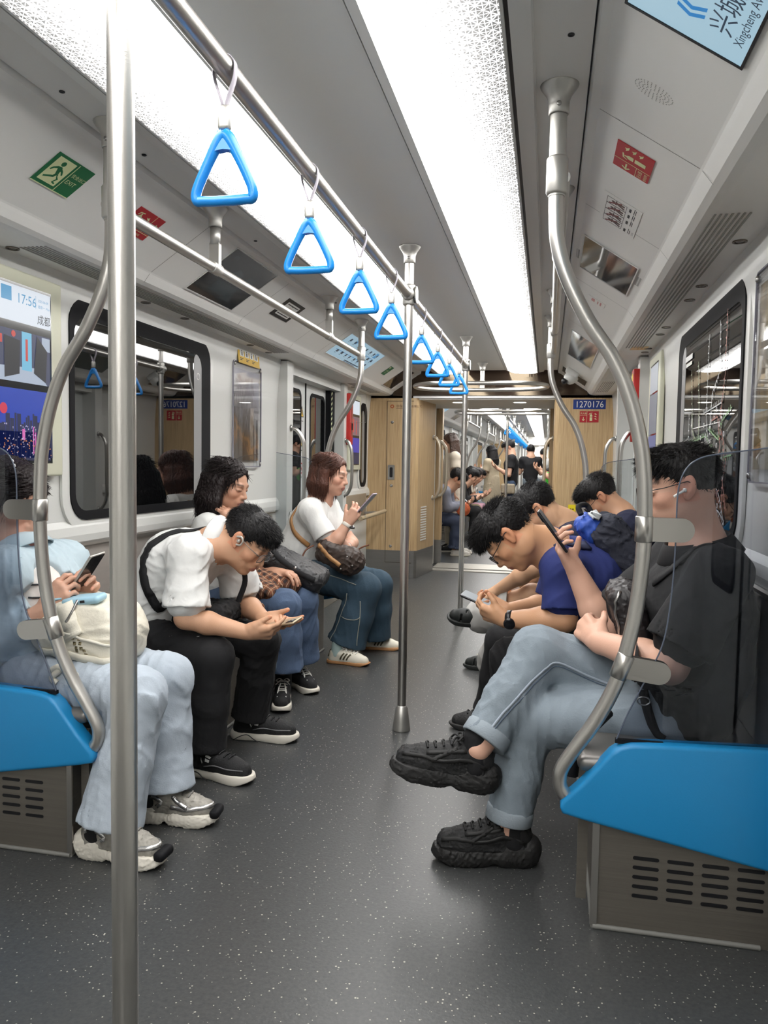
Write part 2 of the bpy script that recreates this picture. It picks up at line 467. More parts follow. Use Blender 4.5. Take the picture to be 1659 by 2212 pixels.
def wall_strip(mb, s, y0, y1, z0, z1, x0=HW, x1=1.36):
    a, b = sorted((s * x0, s * x1)); mb.box((a, y0, z0), (b, y1, z1))
def wall_section(s, y0, y1, mb):
    """side wall between two doors: upright panel with a shallow ledge under the windows"""
    prof = [(1.262, 2.01), (1.275, 1.9), (1.29, 1.7), (1.296, 1.2), (1.292, 0.99), (1.275, 0.965), (1.268, 0.93), (1.272, 0.9), (1.30, 0.895), (1.30, 0.0), (1.36, 0.0), (1.36, 2.01)]
    mb.extr([(s * x, z) for x, z in prof], y0, y1)
for s, side in ((-1, 'left'), (1, 'right')):
    mb = MB()
    wall_section(s, 1.95, 5.34, mb)
    wall_section(s, 7.05, 8.26, mb)
    wall_section(s, -2.6, 0.35, mb)
    # door surrounds
    for (ya, yb) in ((5.34, 5.47), (6.93, 7.05), (1.83, 1.95), (0.35, 0.47)):
        a, b = sorted((s * 1.215, s * 1.40)); mb.box((a, ya, 0), (b, yb, 1.975))
    for (ya, yb) in ((5.47, 6.93), (0.47, 1.83)):
        a, b = sorted((s * 1.25, s * 1.42)); mb.box((a, ya, 1.905), (b, yb, 1.99))
    struct(f'wall_{side}', mb, M_wall, f'white {side} side wall of the nearest car with door surrounds', 'wall')
    mb = MB()
    for (ya, yb) in ((5.47, 6.93), (0.47, 1.83)):
        a, b = sorted((s * 1.2, s * 1.41)); mb.box((a, ya, -0.02), (b, yb, 0.006))
    struct(f'baseboard_{side}', mb, M_cab, f'steel door sill on the {side} floor edge', 'door sill')

# header underside above each far door: glossy grey strip with a black sensor slot
def door_leaf_pair(n, s, ya, yb, side):
    t = thing(f'door_{n}', None, None, (s * 1.36, (ya + yb) / 2, 0)); t['kind'] = 'structure'; t['category'] = 'door'
    t['label'] = f'white sliding door leaves with dark rounded windows on the {side} side'
    ym = (ya + yb) / 2
    x0, x1 = sorted((s * 1.355, s * 1.40))
    for (a, b) in ((ya, ym - 0.012), (ym + 0.012, yb)):
        o = obj('door_leaf', MB().box((x0, a, 0.01), (x1, b, 1.91)), M_door, t)
        w = b - a
        pane = rrect(w * 0.56, 1.02, 0.06, 5, 0, 0)
        mid = (s * 1.353, (a + b) / 2 + (0.03 if a < ym - 0.1 else -0.03), 1.3)
        obj('gasket', MB().ring(rrect(w * 0.62, 1.08, 0.07), pane, mid, (0, 1, 0), (0, 0, 1), (s * -0.004, 0, 0)), M_rubber, t)
        obj('pane', MB().prism(pane, mid, (0, 1, 0), (0, 0, 1), (s * -0.002, 0, 0)), M_pane, t)
    obj('seam_seal', MB().box((min(x0, s * 1.35), ym - 0.012, 0.01), (max(x1, s * 1.35), ym + 0.012, 1.91)), M_rubber, t)
    return t
d1 = door_leaf_pair(1, -1, 5.47, 6.93, 'left')
door_leaf_pair(2, 1, 5.47, 6.93, 'right')
door_leaf_pair(3, -1, 0.47, 1.83, 'near left')
door_leaf_pair(4, 1, 0.47, 1.83, 'near right')
# hazard striped seal along the far edge of the left door, and the black pocket
mb = MB()
for k in range(40):
    z = 0.1 + k * 0.045
    mb.add([(-1.30, 6.80, z), (-1.30, 6.835, z + 0.02), (-1.30, 6.835, z + 0.042), (-1.30, 6.80, z + 0.022)], [(0, 1, 2, 3)])
o = obj('hazard_stripe', mb, M_glow, d1, fixn=False)
obj('door_pocket', MB().box((-1.352, 6.79, 0.02), (-1.305, 6.93, 1.9)), M_rubber, d1)
# warning stickers on the near door leaf
mb = MB(); ink = MB()
for i, (zc, kind) in enumerate(((1.66, 't'), (1.42, 't'), (1.2, 'o'))):
    yc = 6.10
    yb_ = Vector((-1.353, yc, zc))
    if kind == 't':
        mb.prism([(-0.045, -0.04), (0.045, -0.04), (0, 0.05)], yb_, (0, 1, 0), (0, 0, 1), (0.002, 0, 0))
        ink.ring([(-0.045, -0.04), (0.045, -0.04), (0, 0.05)], [(-0.034, -0.033), (0.034, -0.033), (0, 0.036)], yb_, (0, 1, 0), (0, 0, 1), (0.0026, 0, 0))
        ink.prism([(-0.006, -0.02), (0.006, -0.02), (0.008, 0.015), (-0.008, 0.015)], yb_, (0, 1, 0), (0, 0, 1), (0.0028, 0, 0))
    ink.prism([(-0.035, -0.075), (0.035, -0.075), (0.035, -0.07), (-0.035, -0.07)], yb_, (0, 1, 0), (0, 0, 1), (0.0015, 0, 0))
obj('warning_sticker', mb, M_yellow, d1); obj('warning_print', ink, M_ink, d1)
mb = MB().ring(circ(0.045, 20), circ(0.037, 20), (-1.353, 6.10, 1.2), (0, 1, 0), (0, 0, 1), (0.002, 0, 0))
mb.prism([(-0.03, 0.024), (-0.024, 0.03), (0.03, -0.024), (0.024, -0.03)], (-1.353, 6.10, 1.2), (0, 1, 0), (0, 0, 1), (0.002, 0, 0))
obj('prohibition_sign', mb, M_red, d1)

# windows -------------------------------------------------------------
def window(n, s, ya, yb, z0, z1, label, reveal=True):
    yc, zc = (ya + yb) / 2, (z0 + z1) / 2; w, h = yb - ya, z1 - z0
    t = thing(f'window_{n}', label, 'window', (s * HW, yc, z0)); t['kind'] = 'structure'
    x = s * 1.279
    obj('pane', MB().prism(rrect(w - 0.05, h - 0.05, 0.1, 6), (s * 1.288, yc, zc), (0, 1, 0), (0, 0, 1), (s * -0.012, 0, 0)), M_pane, t)
    o_ = rrect(w, h, 0.11, 6); i_ = rrect(w - 0.15, h - 0.12, 0.075, 6, -0.042 if reveal else 0, -0.02)
    obj('window_frame', MB().ring(o_, i_, (s * 1.288, yc, zc), (0, 1, 0), (0, 0, 1), (s * -0.0135, 0, 0)), M_rubber, t)
    if reveal:
        o_ = rrect(0.095, h - 0.12, 0.04, 6, w / 2 - 0.163, -0.02)
        obj('inner_frame', MB().prism(o_, (s * 1.288, yc, zc), (0, 1, 0), (0, 0, 1), (s * -0.0132, 0, 0)), M_grey, t)
        obj('frame_lock', MB().ring(circ(0.02, 16), circ(0.016, 16), (s * 1.2745, yb - 0.16, z1 - 0.2), (0, 1, 0), (0, 0, 1), (s * -0.001, 0, 0)), M_screw, t)
    # pale surround that the wall panel presses out around the opening
    o_ = rrect(w + 0.10, h + 0.09, 0.15, 6); i_ = rrect(w, h, 0.11, 6)
    obj('surround', MB().ring(o_, i_, (s * 1.292, yc, zc), (0, 1, 0), (0, 0, 1), (s * -0.012, 0, 0)), M_wall, t)
    return t
window(1, -1, 2.83, 4.17, 0.99, 1.915, 'large dark left window that mirrors the seated women')
window(2, -1, 7.82, 8.12, 1.0, 1.88, 'narrow dark left window beside the wood cabinet')
win3 = window(3, 1, 2.83, 4.17, 0.99, 1.915, 'large dark right window printed with a white rail map')
window(4, 1, -2.2, -0.9, 0.99, 1.915, 'dark window behind on the right', False)
window(5, -1, -2.2, -0.9, 0.99, 1.915, 'dark window behind on the left', False)

# rail map printed on the right window
map_line = {'w': MB(), 'g': MB(), 'r': MB(), 'y': MB()}
rm = random.Random(11)
def mapseg(pts, c, ticks=0):
    xx = 1.2722
    for (a, b) in zip(pts[:-1], pts[1:]):
        A = Vector((xx, a[0], a[1])); B = Vector((xx, b[0], b[1])); d = (B - A).normalized(); nn = Vector((0, -d.z, d.y)) * 0.0028
        map_line[c].add([A - nn, B - nn, B + nn, A + nn], [(0, 1, 2, 3)])
        L = (B - A).length; k = 0.02
        while k < L and ticks:
            p = A + d * k; n2 = nn.normalized() * (ticks * 0.016)
            e = d * 0.003
            map_line[c].add([p - e, p + e, p + e + n2, p - e + n2], [(0, 1, 2, 3)]); k += 0.028
def station(y, z):
    map_line['w'].ring(circ(0.011, 10), circ(0.0065, 10), (1.2718, y, z), (0, 1, 0), (0, 0, 1), (-0.0006, 0, 0))
mapseg([(3.78, 1.70), (3.70, 1.42), (3.60, 1.36)], 'y', 1); mapseg([(3.62, 1.72), (3.56, 1.5), (3.55, 1.3), (3.6, 1.15)], 'y', 1)
mapseg([(3.40, 1.80), (3.40, 1.45), (3.3, 1.3), (3.3, 1.05)], 'w', 1); mapseg([(3.2, 1.82), (3.18, 1.62), (3.3, 1.55), (3.34, 1.3)], 'w', -1)
mapseg([(3.08, 1.84), (3.08, 1.6), (3.14, 1.42), (3.05, 1.34), (3.05, 1.1)], 'r', 1)
mapseg([(3.82, 1.36), (3.4, 1.385), (3.25, 1.32), (3.22, 1.2)], 'g', -1); mapseg([(3.6, 1.30), (3.3, 1.31), (3.25, 1.2)], 'y')
mapseg([(3.8, 1.50), (3.8, 1.25), (3.5, 1.255), (3.3, 1.26)], 'w', -1); mapseg([(2.95, 1.47), (3.1, 1.43), (3.15, 1.36), (3.35, 1.41)], 'g', 1)
mapseg([(2.93, 1.30), (3.2, 1.285)], 'g', -1); mapseg([(3.4, 1.2), (3.2, 1.2), (3.1, 1.15), (3.0, 1.05)], 'w', 1)
mapseg([(3.48, 1.48), (3.28, 1.49), (3.12, 1.50)], 'w', -1); mapseg([(3.3, 1.44), (3.18, 1.45), (3.12, 1.34), (3.2, 1.2), (3.1, 1.12)], 'r', -1)
mapseg([(3.5, 1.14), (3.2, 1.15), (3.1, 1.17)], 'r', 1); mapseg([(3.0, 1.3), (3.05, 1.2), (2.98, 1.1)], 'r', 1); mapseg([(3.3, 1.11), (3.1, 1.09), (3.0, 1.06)], 'w', 1)
for y, z in ((3.4, 1.385), (3.3, 1.36), (3.5, 1.38), (3.2, 1.48), (3.3, 1.44), (3.14, 1.42), (3.35, 1.31), (3.42, 1.305), (3.3, 1.31), (3.5, 1.255), (3.42, 1.258), (3.36, 1.26), (3.3, 1.2), (3.24, 1.2), (3.2, 1.285), (3.08, 1.285), (3.18, 1.34), (3.05, 1.22), (3.12, 1.11), (3.2, 1.12), (3.4, 1.15), (3.3, 1.15), (3.44, 1.43), (3.06, 1.38)):
    station(y, z)
mb = MB().prism([(-0.09, -0.012), (0.09, -0.012), (0.09, 0.012), (-0.09, 0.012)], (1.2722, 3.86, 1.765), (0, 1, 0), (0, 0, 1), (-0.0006, 0, 0))
mb.prism([(-0.06, -0.008), (0.09, -0.008), (0.09, 0.008), (-0.06, 0.008)], (1.2722, 3.84, 1.735), (0, 1, 0), (0, 0, 1), (-0.0006, 0, 0))
obj('map_title', mb, M_white, win3)
for c, mm, nm in (('w', mat('map_white', rgb(228, 230, 232), 0.5), 'map_line'), ('g', mat('map_green', rgb(150, 190, 140), 0.5), 'map_line'), ('r', mat('map_red', rgb(190, 130, 120), 0.5), 'map_line'), ('y', mat('map_sage', rgb(190, 200, 170), 0.5), 'map_line')):
    obj(nm, map_line[c], mm, win3, fixn=False)

# the end of the car: cove end caps, dark panel over the gangway, gangway itself
struct('wall_end_left', MB().box((-1.36, 8.945, 0), (-0.80, 9.25, 2.3)), M_wall, 'end wall behind the wood cabinet', 'wall')
mb = MB().box((-1.36, 8.262, 1.96), (1.36, 8.30, 1.985))
struct('trim_1', mb, M_trim, 'thin white trim line above the wood end walls', 'trim')
# tilted dark gloss fascia above the passage
mb = MB().box((-1.02, 8.25, 1.985), (1.02, 8.30, 2.3))
M_fascia = mat('dark_fascia', rgb(46, 36, 31), 0.07, spec=0.75)
M_fascia.node_tree.nodes['Principled BSDF'].inputs['Specular Tint'].default_value = (1.0, 0.82, 0.58, 1)
struct('trim_2', mb, M_fascia, 'dark glossy fascia above the passage to the next car', 'fascia')
struct('ceiling_passage', MB().box((-0.74, 8.30, 1.945), (0.74, 9.62, 2.05)), M_ceil, 'low grey ceiling of the passage between the cars', 'ceiling')
struct('floor_passage', MB().box((-0.76, 8.24, -0.05), (0.76, 10.0, -0.002)), M_floor, 'dark floor of the passage between the cars', 'floor')
mb = MB()
mb.box((-0.70, 8.96, -0.01), (0.70, 9.10, 0.008)); mb.box((-0.68, 9.15, -0.01), (0.68, 9.62, 0.012))
struct('trim_3', mb, mat('threshold_plate', rgb(176, 172, 162), 0.4, 0.6, bump=(40, 0.3)), 'ribbed metal threshold plates across the passage floor', 'threshold')
struct('trim_4', MB().box((-0.70, 9.10, -0.01), (0.70, 9.15, 0.004)), M_black, 'black gap between the threshold plates', 'threshold')
# downlights in the passage ceiling
for i, x in enumerate((-0.345, 0.325)):
    t = thing('downlight', ('left' if i == 0 else 'right') + ' round white downlight in the passage ceiling', 'downlight', (x, 8.62, 1.945), 'passage downlights')
    obj('bezel', MB().ring(circ(0.085, 24), circ(0.07, 24), (x, 8.62, 1.945), (1, 0, 0), (0, 1, 0), (0, 0, -0.006)), M_trim, t)
    obj('lens', MB().prism(circ(0.07, 24), (x, 8.62, 1.945), (1, 0, 0), (0, 1, 0), (0, 0, -0.003)), emis('downlight_glow', (1, 0.97, 0.92, 1), 9), t)

# wood end units --------------------------------------------------------
t = thing('end_cabinet', 'pale oak equipment cabinet with steel plinth left of the passage', 'cabinet', (-1.0, 8.3, 0))
prof = [(-1.30, 8.262), (-0.80, 8.262), (-0.765, 8.272), (-0.74, 8.30), (-0.65, 8.94), (-1.30, 8.94)]
def vert_extr(poly, z0, z1):
    m = MB(); m.prism(poly, (0, 0, z0), (1, 0, 0), (0, 1, 0), (0, 0, z1 - z0)); return m
obj('body', vert_extr(prof, 0.30, 1.985), M_wood, t)
obj('plinth', vert_extr([(x, y - 0.002) for x, y in prof], 0.0, 0.30), mat('plinth_steel', rgb(140, 138, 136), 0.35, 0.8, stretch=(1, 1, 20), noise=(3, .06)), t)
mb = MB()
for (a, b) in (((-1.085, 0.17), (-1.081, 1.93)), ((-1.085, 1.926), (-0.79, 1.93))):
    mb.box((a[0], 8.258, a[1]), (b[0], 8.263, b[1]))
mb.box((-1.085, 8.256, 0.165), (-0.79, 8.261, 0.17))
obj('door_gap', mb, mat('gap_brown', rgb(70, 56, 44), 0.6), t)
h = obj('recessed_handle', MB().ring(rrect(0.075, 0.16, 0.01), rrect(0.035, 0.11, 0.012), (-1.03, 8.262, 1.155), (1, 0, 0), (0, 0, 1), (0, -0.006, 0)), M_screw, t)
obj('handle_recess', MB().prism(rrect(0.035, 0.11, 0.012), (-1.03, 8.262, 1.155), (1, 0, 0), (0, 0, 1), (0, -0.002, 0)), M_black, h)
for z in (1.70, 1.01, 0.345):
    obj('lock', MB().lathe([(0.016, 0), (0.016, 0.006), (0.009, 0.009), (0.004, 0.006)], (-1.025, 8.262, z), (0, -1, 0), 14), M_screw, t)
mb = MB()
for k in range(14):
    z = 0.40 + k * 0.028
    mb.add([(-0.7205, 8.42, z), (-0.6925, 8.62, z), (-0.6925, 8.62, z + 0.014), (-0.7205, 8.42, z + 0.014), (-0.716, 8.42, z), (-0.688, 8.62, z), (-0.688, 8.62, z + 0.014), (-0.716, 8.42, z + 0.014)], [(0, 1, 2, 3), (4, 7, 6, 5), (0, 4, 5, 1), (3, 2, 6, 7), (0, 3, 7, 4), (1, 5, 6, 2)])
obj('vent_grille', mb, M_white, t)
ins = MB(); text_into(ins, '中车成都', (-0.985, 8.2615, 1.86), (1, 0, 0), (0, 0, 1), 0.036)
text_into(ins, '有限公司', (-0.82, 8.2615, 1.86), (1, 0, 0), (0, 0, 1), 0.03)
ins.box((-0.985, 8.26, 1.848), (-0.88, 8.2612, 1.852))
obj('maker_lettering', ins, mat('wood_print', rgb(96, 70, 52), 0.5), t, fixn=False)
obj('maker_emblem', MB().ring(circ(0.022, 8), circ(0.01, 8), (-1.03, 8.2615, 1.87), (1, 0, 0), (0, 0, 1), (0, -0.001, 0)), mat('emblem_orange', rgb(176, 90, 44), 0.5), t)

mb = MB()
prof2 = [(0.695, 8.30), (0.71, 8.275), (0.74, 8.262), (1.30, 8.262), (1.30, 8.94), (0.695, 8.94)]
t2 = thing('end_partition', 'pale oak end partition with number plate right of the passage', 'partition', (1.0, 8.3, 0))
obj('body', vert_extr(prof2, 0.30, 1.985), M_wood, t2)
obj('plinth', vert_extr([(x, y - 0.002) for x, y in prof2], 0, 0.30), bpy.data.materials['plinth_steel'], t2)
struct('wall_end_right', MB().box((0.80, 8.945, 0), (1.36, 9.25, 2.3)), M_wall, 'end wall behind the oak partition', 'wall')

# number plate and fire sign
def sign(name, label, cat, o, ex, ey, w, h, base, prints, t=0.002, grp=None):
    """flat sign: backing plate and its prints (list of (material, builder(mb, put)))"""
    m = frame_mtx(o, ex, ey); ez = m.to_3x3() @ Vector((0, 0, 1)); ex = Vector(ex).normalized(); ey = (m.to_3x3() @ Vector((0, 1, 0)))
    s_ = thing(name, label, cat, o, grp)
    obj('plate', MB().prism([(-w / 2, -h / 2), (w / 2, -h / 2), (w / 2, h / 2), (-w / 2, h / 2)], o, ex, ey, ez * t), base, s_)
    for i, (nm, mt, fn) in enumerate(prints):
        mb = MB()
        def poly(pts, mb=mb, i=i): mb.prism(pts, Vector(o) + ez * t, ex, ey, ez * (0.0006 + 0.0002 * i))
        def rect(x0, y0, x1, y1): poly([(x0, y0), (x1, y0), (x1, y1), (x0, y1)])
        def txt(s, x, y, size, align='LEFT', mb=mb, i=i, sq=1.0): text_into(mb, s, Vector(o) + ex * x + ey * y, ex, ey, size, 0, align, t + 0.0008 + 0.0002 * i, sq)
        fn(poly, rect, txt)
        obj(nm, mb, mt, s_, fixn=False)
    return s_
sign('number_plate', 'blue car number plate reading 1270176 on the oak partition', 'number plate', (1.044, 8.2615, 1.893), (1, 0, 0), (0, 0, 1), 0.325, 0.098, M_navyplate,
     [('numerals', M_white, lambda P, R, T: T('1270176', 0, -0.032, 0.093, 'CENTER', sq=0.88))])
def ext_icon(P, R, T, x, y, k):
    """extinguisher body, neck, lever and hose, about 2k tall"""
    R(x - 0.28 * k, y - 0.95 * k, x + 0.28 * k, y - 0.1 * k); R(x - 0.28 * k, y + 0.02 * k, x + 0.28 * k, y + 0.38 * k)
    P([(x - 0.28 * k, y + 0.38 * k), (x + 0.28 * k, y + 0.38 * k), (x + 0.12 * k, y + 0.55 * k), (x - 0.12 * k, y + 0.55 * k)])
    R(x - 0.08 * k, y + 0.55 * k, x + 0.08 * k, y + 0.72 * k)
    P([(x - 0.5 * k, y + 0.5 * k), (x - 0.42 * k, y + 0.45 * k), (x - 0.28 * k, y + 0.72 * k), (x + 0.3 * k, y + 0.82 * k), (x + 0.3 * k, y + 0.92 * k), (x - 0.34 * k, y + 0.84 * k)])
def flames(P, x, y, k):
    for j in range(3):
        yy = y - 0.6 * k + j * 0.55 * k
        P([(x - 0.35 * k, yy + 0.22 * k), (x - 0.05 * k, yy), (x + 0.35 * k, yy - 0.02 * k), (x + 0.1 * k, yy + 0.16 * k), (x + 0.05 * k, yy + 0.32 * k), (x - 0.1 * k, yy + 0.2 * k)])
def arrow(P, R, x, y, k, d):
    a = {'down': 0, 'right': 1, 'left': -1, 'up': 2}[d] * PI / 2
    def rot(pts): return [(x + px * math.cos(a) - py * math.sin(a), y + px * math.sin(a) + py * math.cos(a)) for px, py in pts]
    P(rot([(-0.1 * k, -0.7 * k), (0.1 * k, -0.7 * k), (0.1 * k, 0.75 * k), (-0.1 * k, 0.75 * k)]))
    P(rot([(0, -0.85 * k), (0.55 * k, -0.2 * k), (0.4 * k, -0.08 * k), (0, -0.55 * k)])); P(rot([(0, -0.85 * k), (0, -0.55 * k), (-0.4 * k, -0.08 * k), (-0.55 * k, -0.2 * k)]))
def fire_print(P, R, T):
    ext_icon(P, R, T, 0.018, 0, 0.045); flames(P, 0.063, 0, 0.045); arrow(P, R, -0.058, -0.022, 0.026, 'down')
    T('灭火器', -0.058, 0.027, 0.021, 'CENTER'); R(-0.024, -0.06, -0.0215, 0.06); R(-0.095, 0.014, -0.024, 0.0165)
sign('fire_extinguisher_sign', 'red fire extinguisher sign with down arrow under the number plate', 'sign', (1.045, 8.2615, 1.765), (1, 0, 0), (0, 0, 1), 0.19, 0.115, M_red, [('pictogram', M_glow, fire_print)])
sign('round_yellow_sticker', 'yellow round-topped sticker low on the oak partition', 'sticker', (0.90, 8.2612, 0.80), (1, 0, 0), (0, 0, 1), 0.075, 0.105, mat('lemon', rgb(236, 214, 20), 0.5), [('print', M_ink, lambda P, R, T: (R(-0.02, 0.0, -0.003, 0.012), R(0.003, 0.0, 0.02, 0.012)))])
# ================================================================== poles, rails, straps
PR = 0.0202
def flange(mb, x, y, z=2.231):
    mb.lathe([(0.05, 0.0), (0.049, -0.003), (0.043, -0.012), (0.033, -0.026), (0.0275, -0.04), (0.0265, -0.05), (0.026, -0.072), (0.0225, -0.076), (0.0225, -0.01)], (x, y, z), (0, 0, 1), 24)
def centre_pole(x, y, label, group='centre grab poles'):
    t = thing('grab_pole', label, 'pole', (x, y, 0), group)
    obj('tube', MB().tube([(x, y, 0.01), (x, y, 2.2)], PR, 20), M_steel, t)
    m = MB(); flange(m, x, y); fl = obj('ceiling_flange', m, M_cast, t)
    obj('flange_screw', MB().lathe([(0.006, 0), (0.006, 0.004), (0.003, 0.005)], (x, y - 0.027, 2.175), (0, -1, 0), 10), M_screw, fl)
    obj('floor_ferrule', MB().lathe([(0.042, 0.0), (0.042, 0.006), (0.036, 0.05), (0.029, 0.105), (0.022, 0.112), (0.0205, 0.118)], (x, y, 0), (0, 0, 1), 24), M_cast, t)
    m = MB().lathe([(0.027, -0.045), (0.029, -0.04), (0.029, 0.04), (0.027, 0.045)], (x, y, 2.015), (0, 0, 1), 20)
    m.lathe([(0.027, -0.05), (0.029, -0.045), (0.029, 0.045), (0.027, 0.05)], (x, y, 2.015), (0, 1, 0), 20)
    m.prism(rrect(0.06, 0.075, 0.025), (x + 0.031, y, 2.015), (0, 1, 0), (0, 0, 1), (0.006, 0, 0))
    obj('cross_clamp', m, M_cast, t)
    return t
centre_pole(0.0, 1.075, 'closest vertical steel grab pole, crossing the whole picture height')
centre_pole(0.0, 3.50, 'middle vertical steel grab pole standing in the aisle')
centre_pole(0.0, 5.985, 'farthest aisle grab pole of the car, at the end of the strap rail')
t = thing('strap_rail', 'long overhead steel rail carrying the blue hand straps', 'handrail', (0, 1.0, 2.015))
obj('tube', MB().tube([(0, -1.4, 2.015), (0, 5.99, 2.015)], PR, 20), M_steel, t)

def strap(y, label, group):
    z = 2.015
    t = thing('hand_strap', label, 'hand strap', (0, y, z), group)
    # band looped over the rail
    m = MB()
    for s, in ((1,), (-1,)):
        path = [(0, y, z + 0.0235), (s * 0.012, y, z + 0.021), (s * 0.021, y, z + 0.011), (s * 0.0235, y, z - 0.002), (s * 0.021, y, z - 0.025), (s * 0.008, y, z - 0.062), (s * 0.0045, y, z - 0.075)]
        P = catmull(path, 4); V = []
        for p in P:
            V += [(p.x, y - 0.008, p.z), (p.x, y + 0.008, p.z)]
        for p, q in zip(P, P[1:] + [P[-1] * 2 - P[-2]]):
            d = (q - p).normalized(); nrm = Vector((-d.z, 0, d.x)) * -0.0022 * s
            V += [(p.x + nrm.x, y - 0.008, p.z + nrm.z), (p.x + nrm.x, y + 0.008, p.z + nrm.z)]
        n = len(P)
        F = []
        for i in range(n - 1):
            a, b, c, d = 2 * i, 2 * i + 1, 2 * i + 3, 2 * i + 2; o2 = 2 * n
            F += [(a, b, c, d), (a + o2, d + o2, c + o2, b + o2), (a, d, d + o2, a + o2), (b, b + o2, c + o2, c)]
        m.add(V, F, 0, True)
    for s in (1, -1):
        m.tube([(s * 0.004, y, z - 0.118), (s * 0.010, y, z - 0.128), (s * 0.012, y, z - 0.142)], 0.0028, 8)
    obj('strap_band', m, mat('strap_band', rgb(168, 162, 172), 0.5), t)
    obj('ferrule', MB().rbox((0.027, 0.019, 0.05), Matrix.Translation((0, y, z - 0.096)), 0.008, 3), M_cast, t)
    zt, zb = z - 0.128, z - 0.262
    corner = [(0.0, zt), (0.010, zt - 0.008), (0.0305, zt - 0.045), (0.0535, zt - 0.092), (0.0600, zt - 0.112), (0.0575, zt - 0.124), (0.046, zb + 0.009), (0.02, zb + 0.008)]
    pts = corner + [(-a, b) for a, b in corner[::-1][0:-1]]
    P = catmull([(a, y, b) for a, b in pts] + [(corner[0][0], y, corner[0][1])], 4)
    R = []
    for p in P:
        R.append(0.0102 + 0.003 * max(0, 1 - abs(p.z - zt) / 0.05))
    m = MB().tube(P, R, 12)
    m.prism([(-0.012, zt + 0.006), (0.012, zt + 0.006), (0.026, zt - 0.034), (0.014, zt - 0.032), (0, zt - 0.030), (-0.014, zt - 0.032), (-0.026, zt - 0.034)], (0, y - 0.0095, 0), (1, 0, 0), (0, 0, 1), (0, 0.019, 0))
    # the loops lean a little with the ride
    obj('handle', m, M_strapblue, t)
    return t
ys = [1.452, 2.003, 2.562, 3.105, 3.87, 4.46, 5.0, 5.56]
ordn = ['closest', 'second', 'third', 'fourth', 'fifth', 'sixth', 'seventh', 'farthest']
where = ['hanging beside the near grab pole', 'along the rail from the near pole', 'along the rail from the near pole', 'just before the middle pole', 'just beyond the middle pole', 'on the rail, two beyond the middle pole', 'on the rail, before the last one', 'at the end of the rail by the far pole']
s0 = strap(ys[0], 'closest blue triangular hand strap on the overhead rail', 'blue hand straps')
for k in range(1, 8):
    dup(s0, (0, ys[k] - ys[0], 0), f'{ordn[k]} blue triangular hand strap {where[k]}', 'blue hand straps')

def curved_pole(s, y, label, group, far=False, glass=True):
    """ceiling pole that bows out over the seat end and returns to the seat end panel"""
    t = thing('curved_grab_pole', label, 'pole', (s * 0.655, y, 2.23), group)
    top = 0.64
    obj('upper_tube', MB().tube([(s * top, y, 2.2), (s * top, y, 1.95)], 0.0215, 20), M_cast, t)
    m = MB(); flange(m, s * top, y); fl = obj('ceiling_flange', m, M_cast, t)
    obj('flange_screw', MB().lathe([(0.006, 0), (0.006, 0.004), (0.003, 0.005)], (s * top, y - 0.027, 2.175), (0, -1, 0), 10), M_screw, fl)
    obj('collar', MB().lathe([(0.024, 0.05), (0.0275, 0.045), (0.0275, -0.04), (0.024, -0.045)], (s * top, y, 2.0), (0, 0, 1), 20), M_cast, t)
    pts = [(0.64, 1.99), (0.64, 1.91), (0.647, 1.83), (0.675, 1.74), (0.73, 1.63), (0.80, 1.525), (0.848, 1.41), (0.878, 1.28), (0.888, 1.16), (0.889, 1.04), (0.880, 0.91), (0.863, 0.80), (0.833, 0.68), (0.785, 0.575), (0.735, 0.495), (0.70, 0.435), (0.694, 0.40), (0.70, 0.375), (0.722, 0.352), (0.75, 0.34)]
    obj('bent_tube', MB().tube(catmull([(s * x, y, z) for x, z in pts], 5), 0.0195, 18), M_steel, t)
    for (x, z, dx, dz) in ((0.889, 1.09, 1, 0.0), (0.846, 0.725, 0.97, -0.12)):
        m = MB(); d = Vector((s * dx, 0, dz)).normalized(); u = Vector((0, 0, 1)) - d * d.z; u.normalize()
        ax = Vector((s * 0.0, 0, 1)) if dz == 0 else Vector((s * 0.35, 0, 1)).normalized()
        m.lathe([(0.0215, -0.034), (0.0235, -0.032), (0.0235, 0.032), (0.0215, 0.034)], (s * x, y, z), ax, 20)
        pl = rrect(0.135, 0.062, 0.0305, 7)
        for dy in (-0.011, 0.006):
            m.prism([(a + 0.055, b) for a, b in pl], Vector((s * x, y + dy, z)), d, ax - d * ax.dot(d), (0, 0.005, 0))
        obj('glass_clamp', m, M_steel2, t)
    if glass:
        # windscreen pane, clamped to the pole
        gl = thing('glass_partition', ('clear glass windscreen pane with rounded corner above the ' + ('left' if s < 0 else 'right') + (' far' if far else ' near') + ' blue seat end'), 'glass partition', (s * 1.1, y, 0.53), 'seat end windscreens')
        out = [(0.838, 0.528), (0.865, 0.60)] + [(p.x, p.z) for p in catmull([(0.90, 0, 0.68), (0.945, 0, 0.79), (0.962, 0, 0.92), (0.967, 0, 1.06), (0.967, 0, 1.17), (0.974, 0, 1.222), (0.992, 0, 1.257), (1.02, 0, 1.277), (1.06, 0, 1.287), (1.14, 0, 1.299)], 5)] + [(1.25, 1.315), (1.25, 0.54)]
        obj('pane', MB().prism([(s * a, b) for a, b in out], (0, y - 0.004, 0), (1, 0, 0), (0, 0, 1), (0, 0.008, 0)), M_smoke if not far else M_glass, gl)
        e = MB(); edge = [Vector((s * a, y - 0.0042, b)) for a, b in out[:-1]]
        e.tube(edge, 0.0021, 6)
        obj('polished_edge', e, mat('glass_edge', rgb(92, 100, 116), 0.2), gl)
    return t
curved_pole(-1, 2.1, 'large bowed steel grab pole at the near end of the left seats', 'bowed grab poles')
curved_pole(1, 2.1, 'large bowed steel grab pole beside the man in the black shirt', 'bowed grab poles')
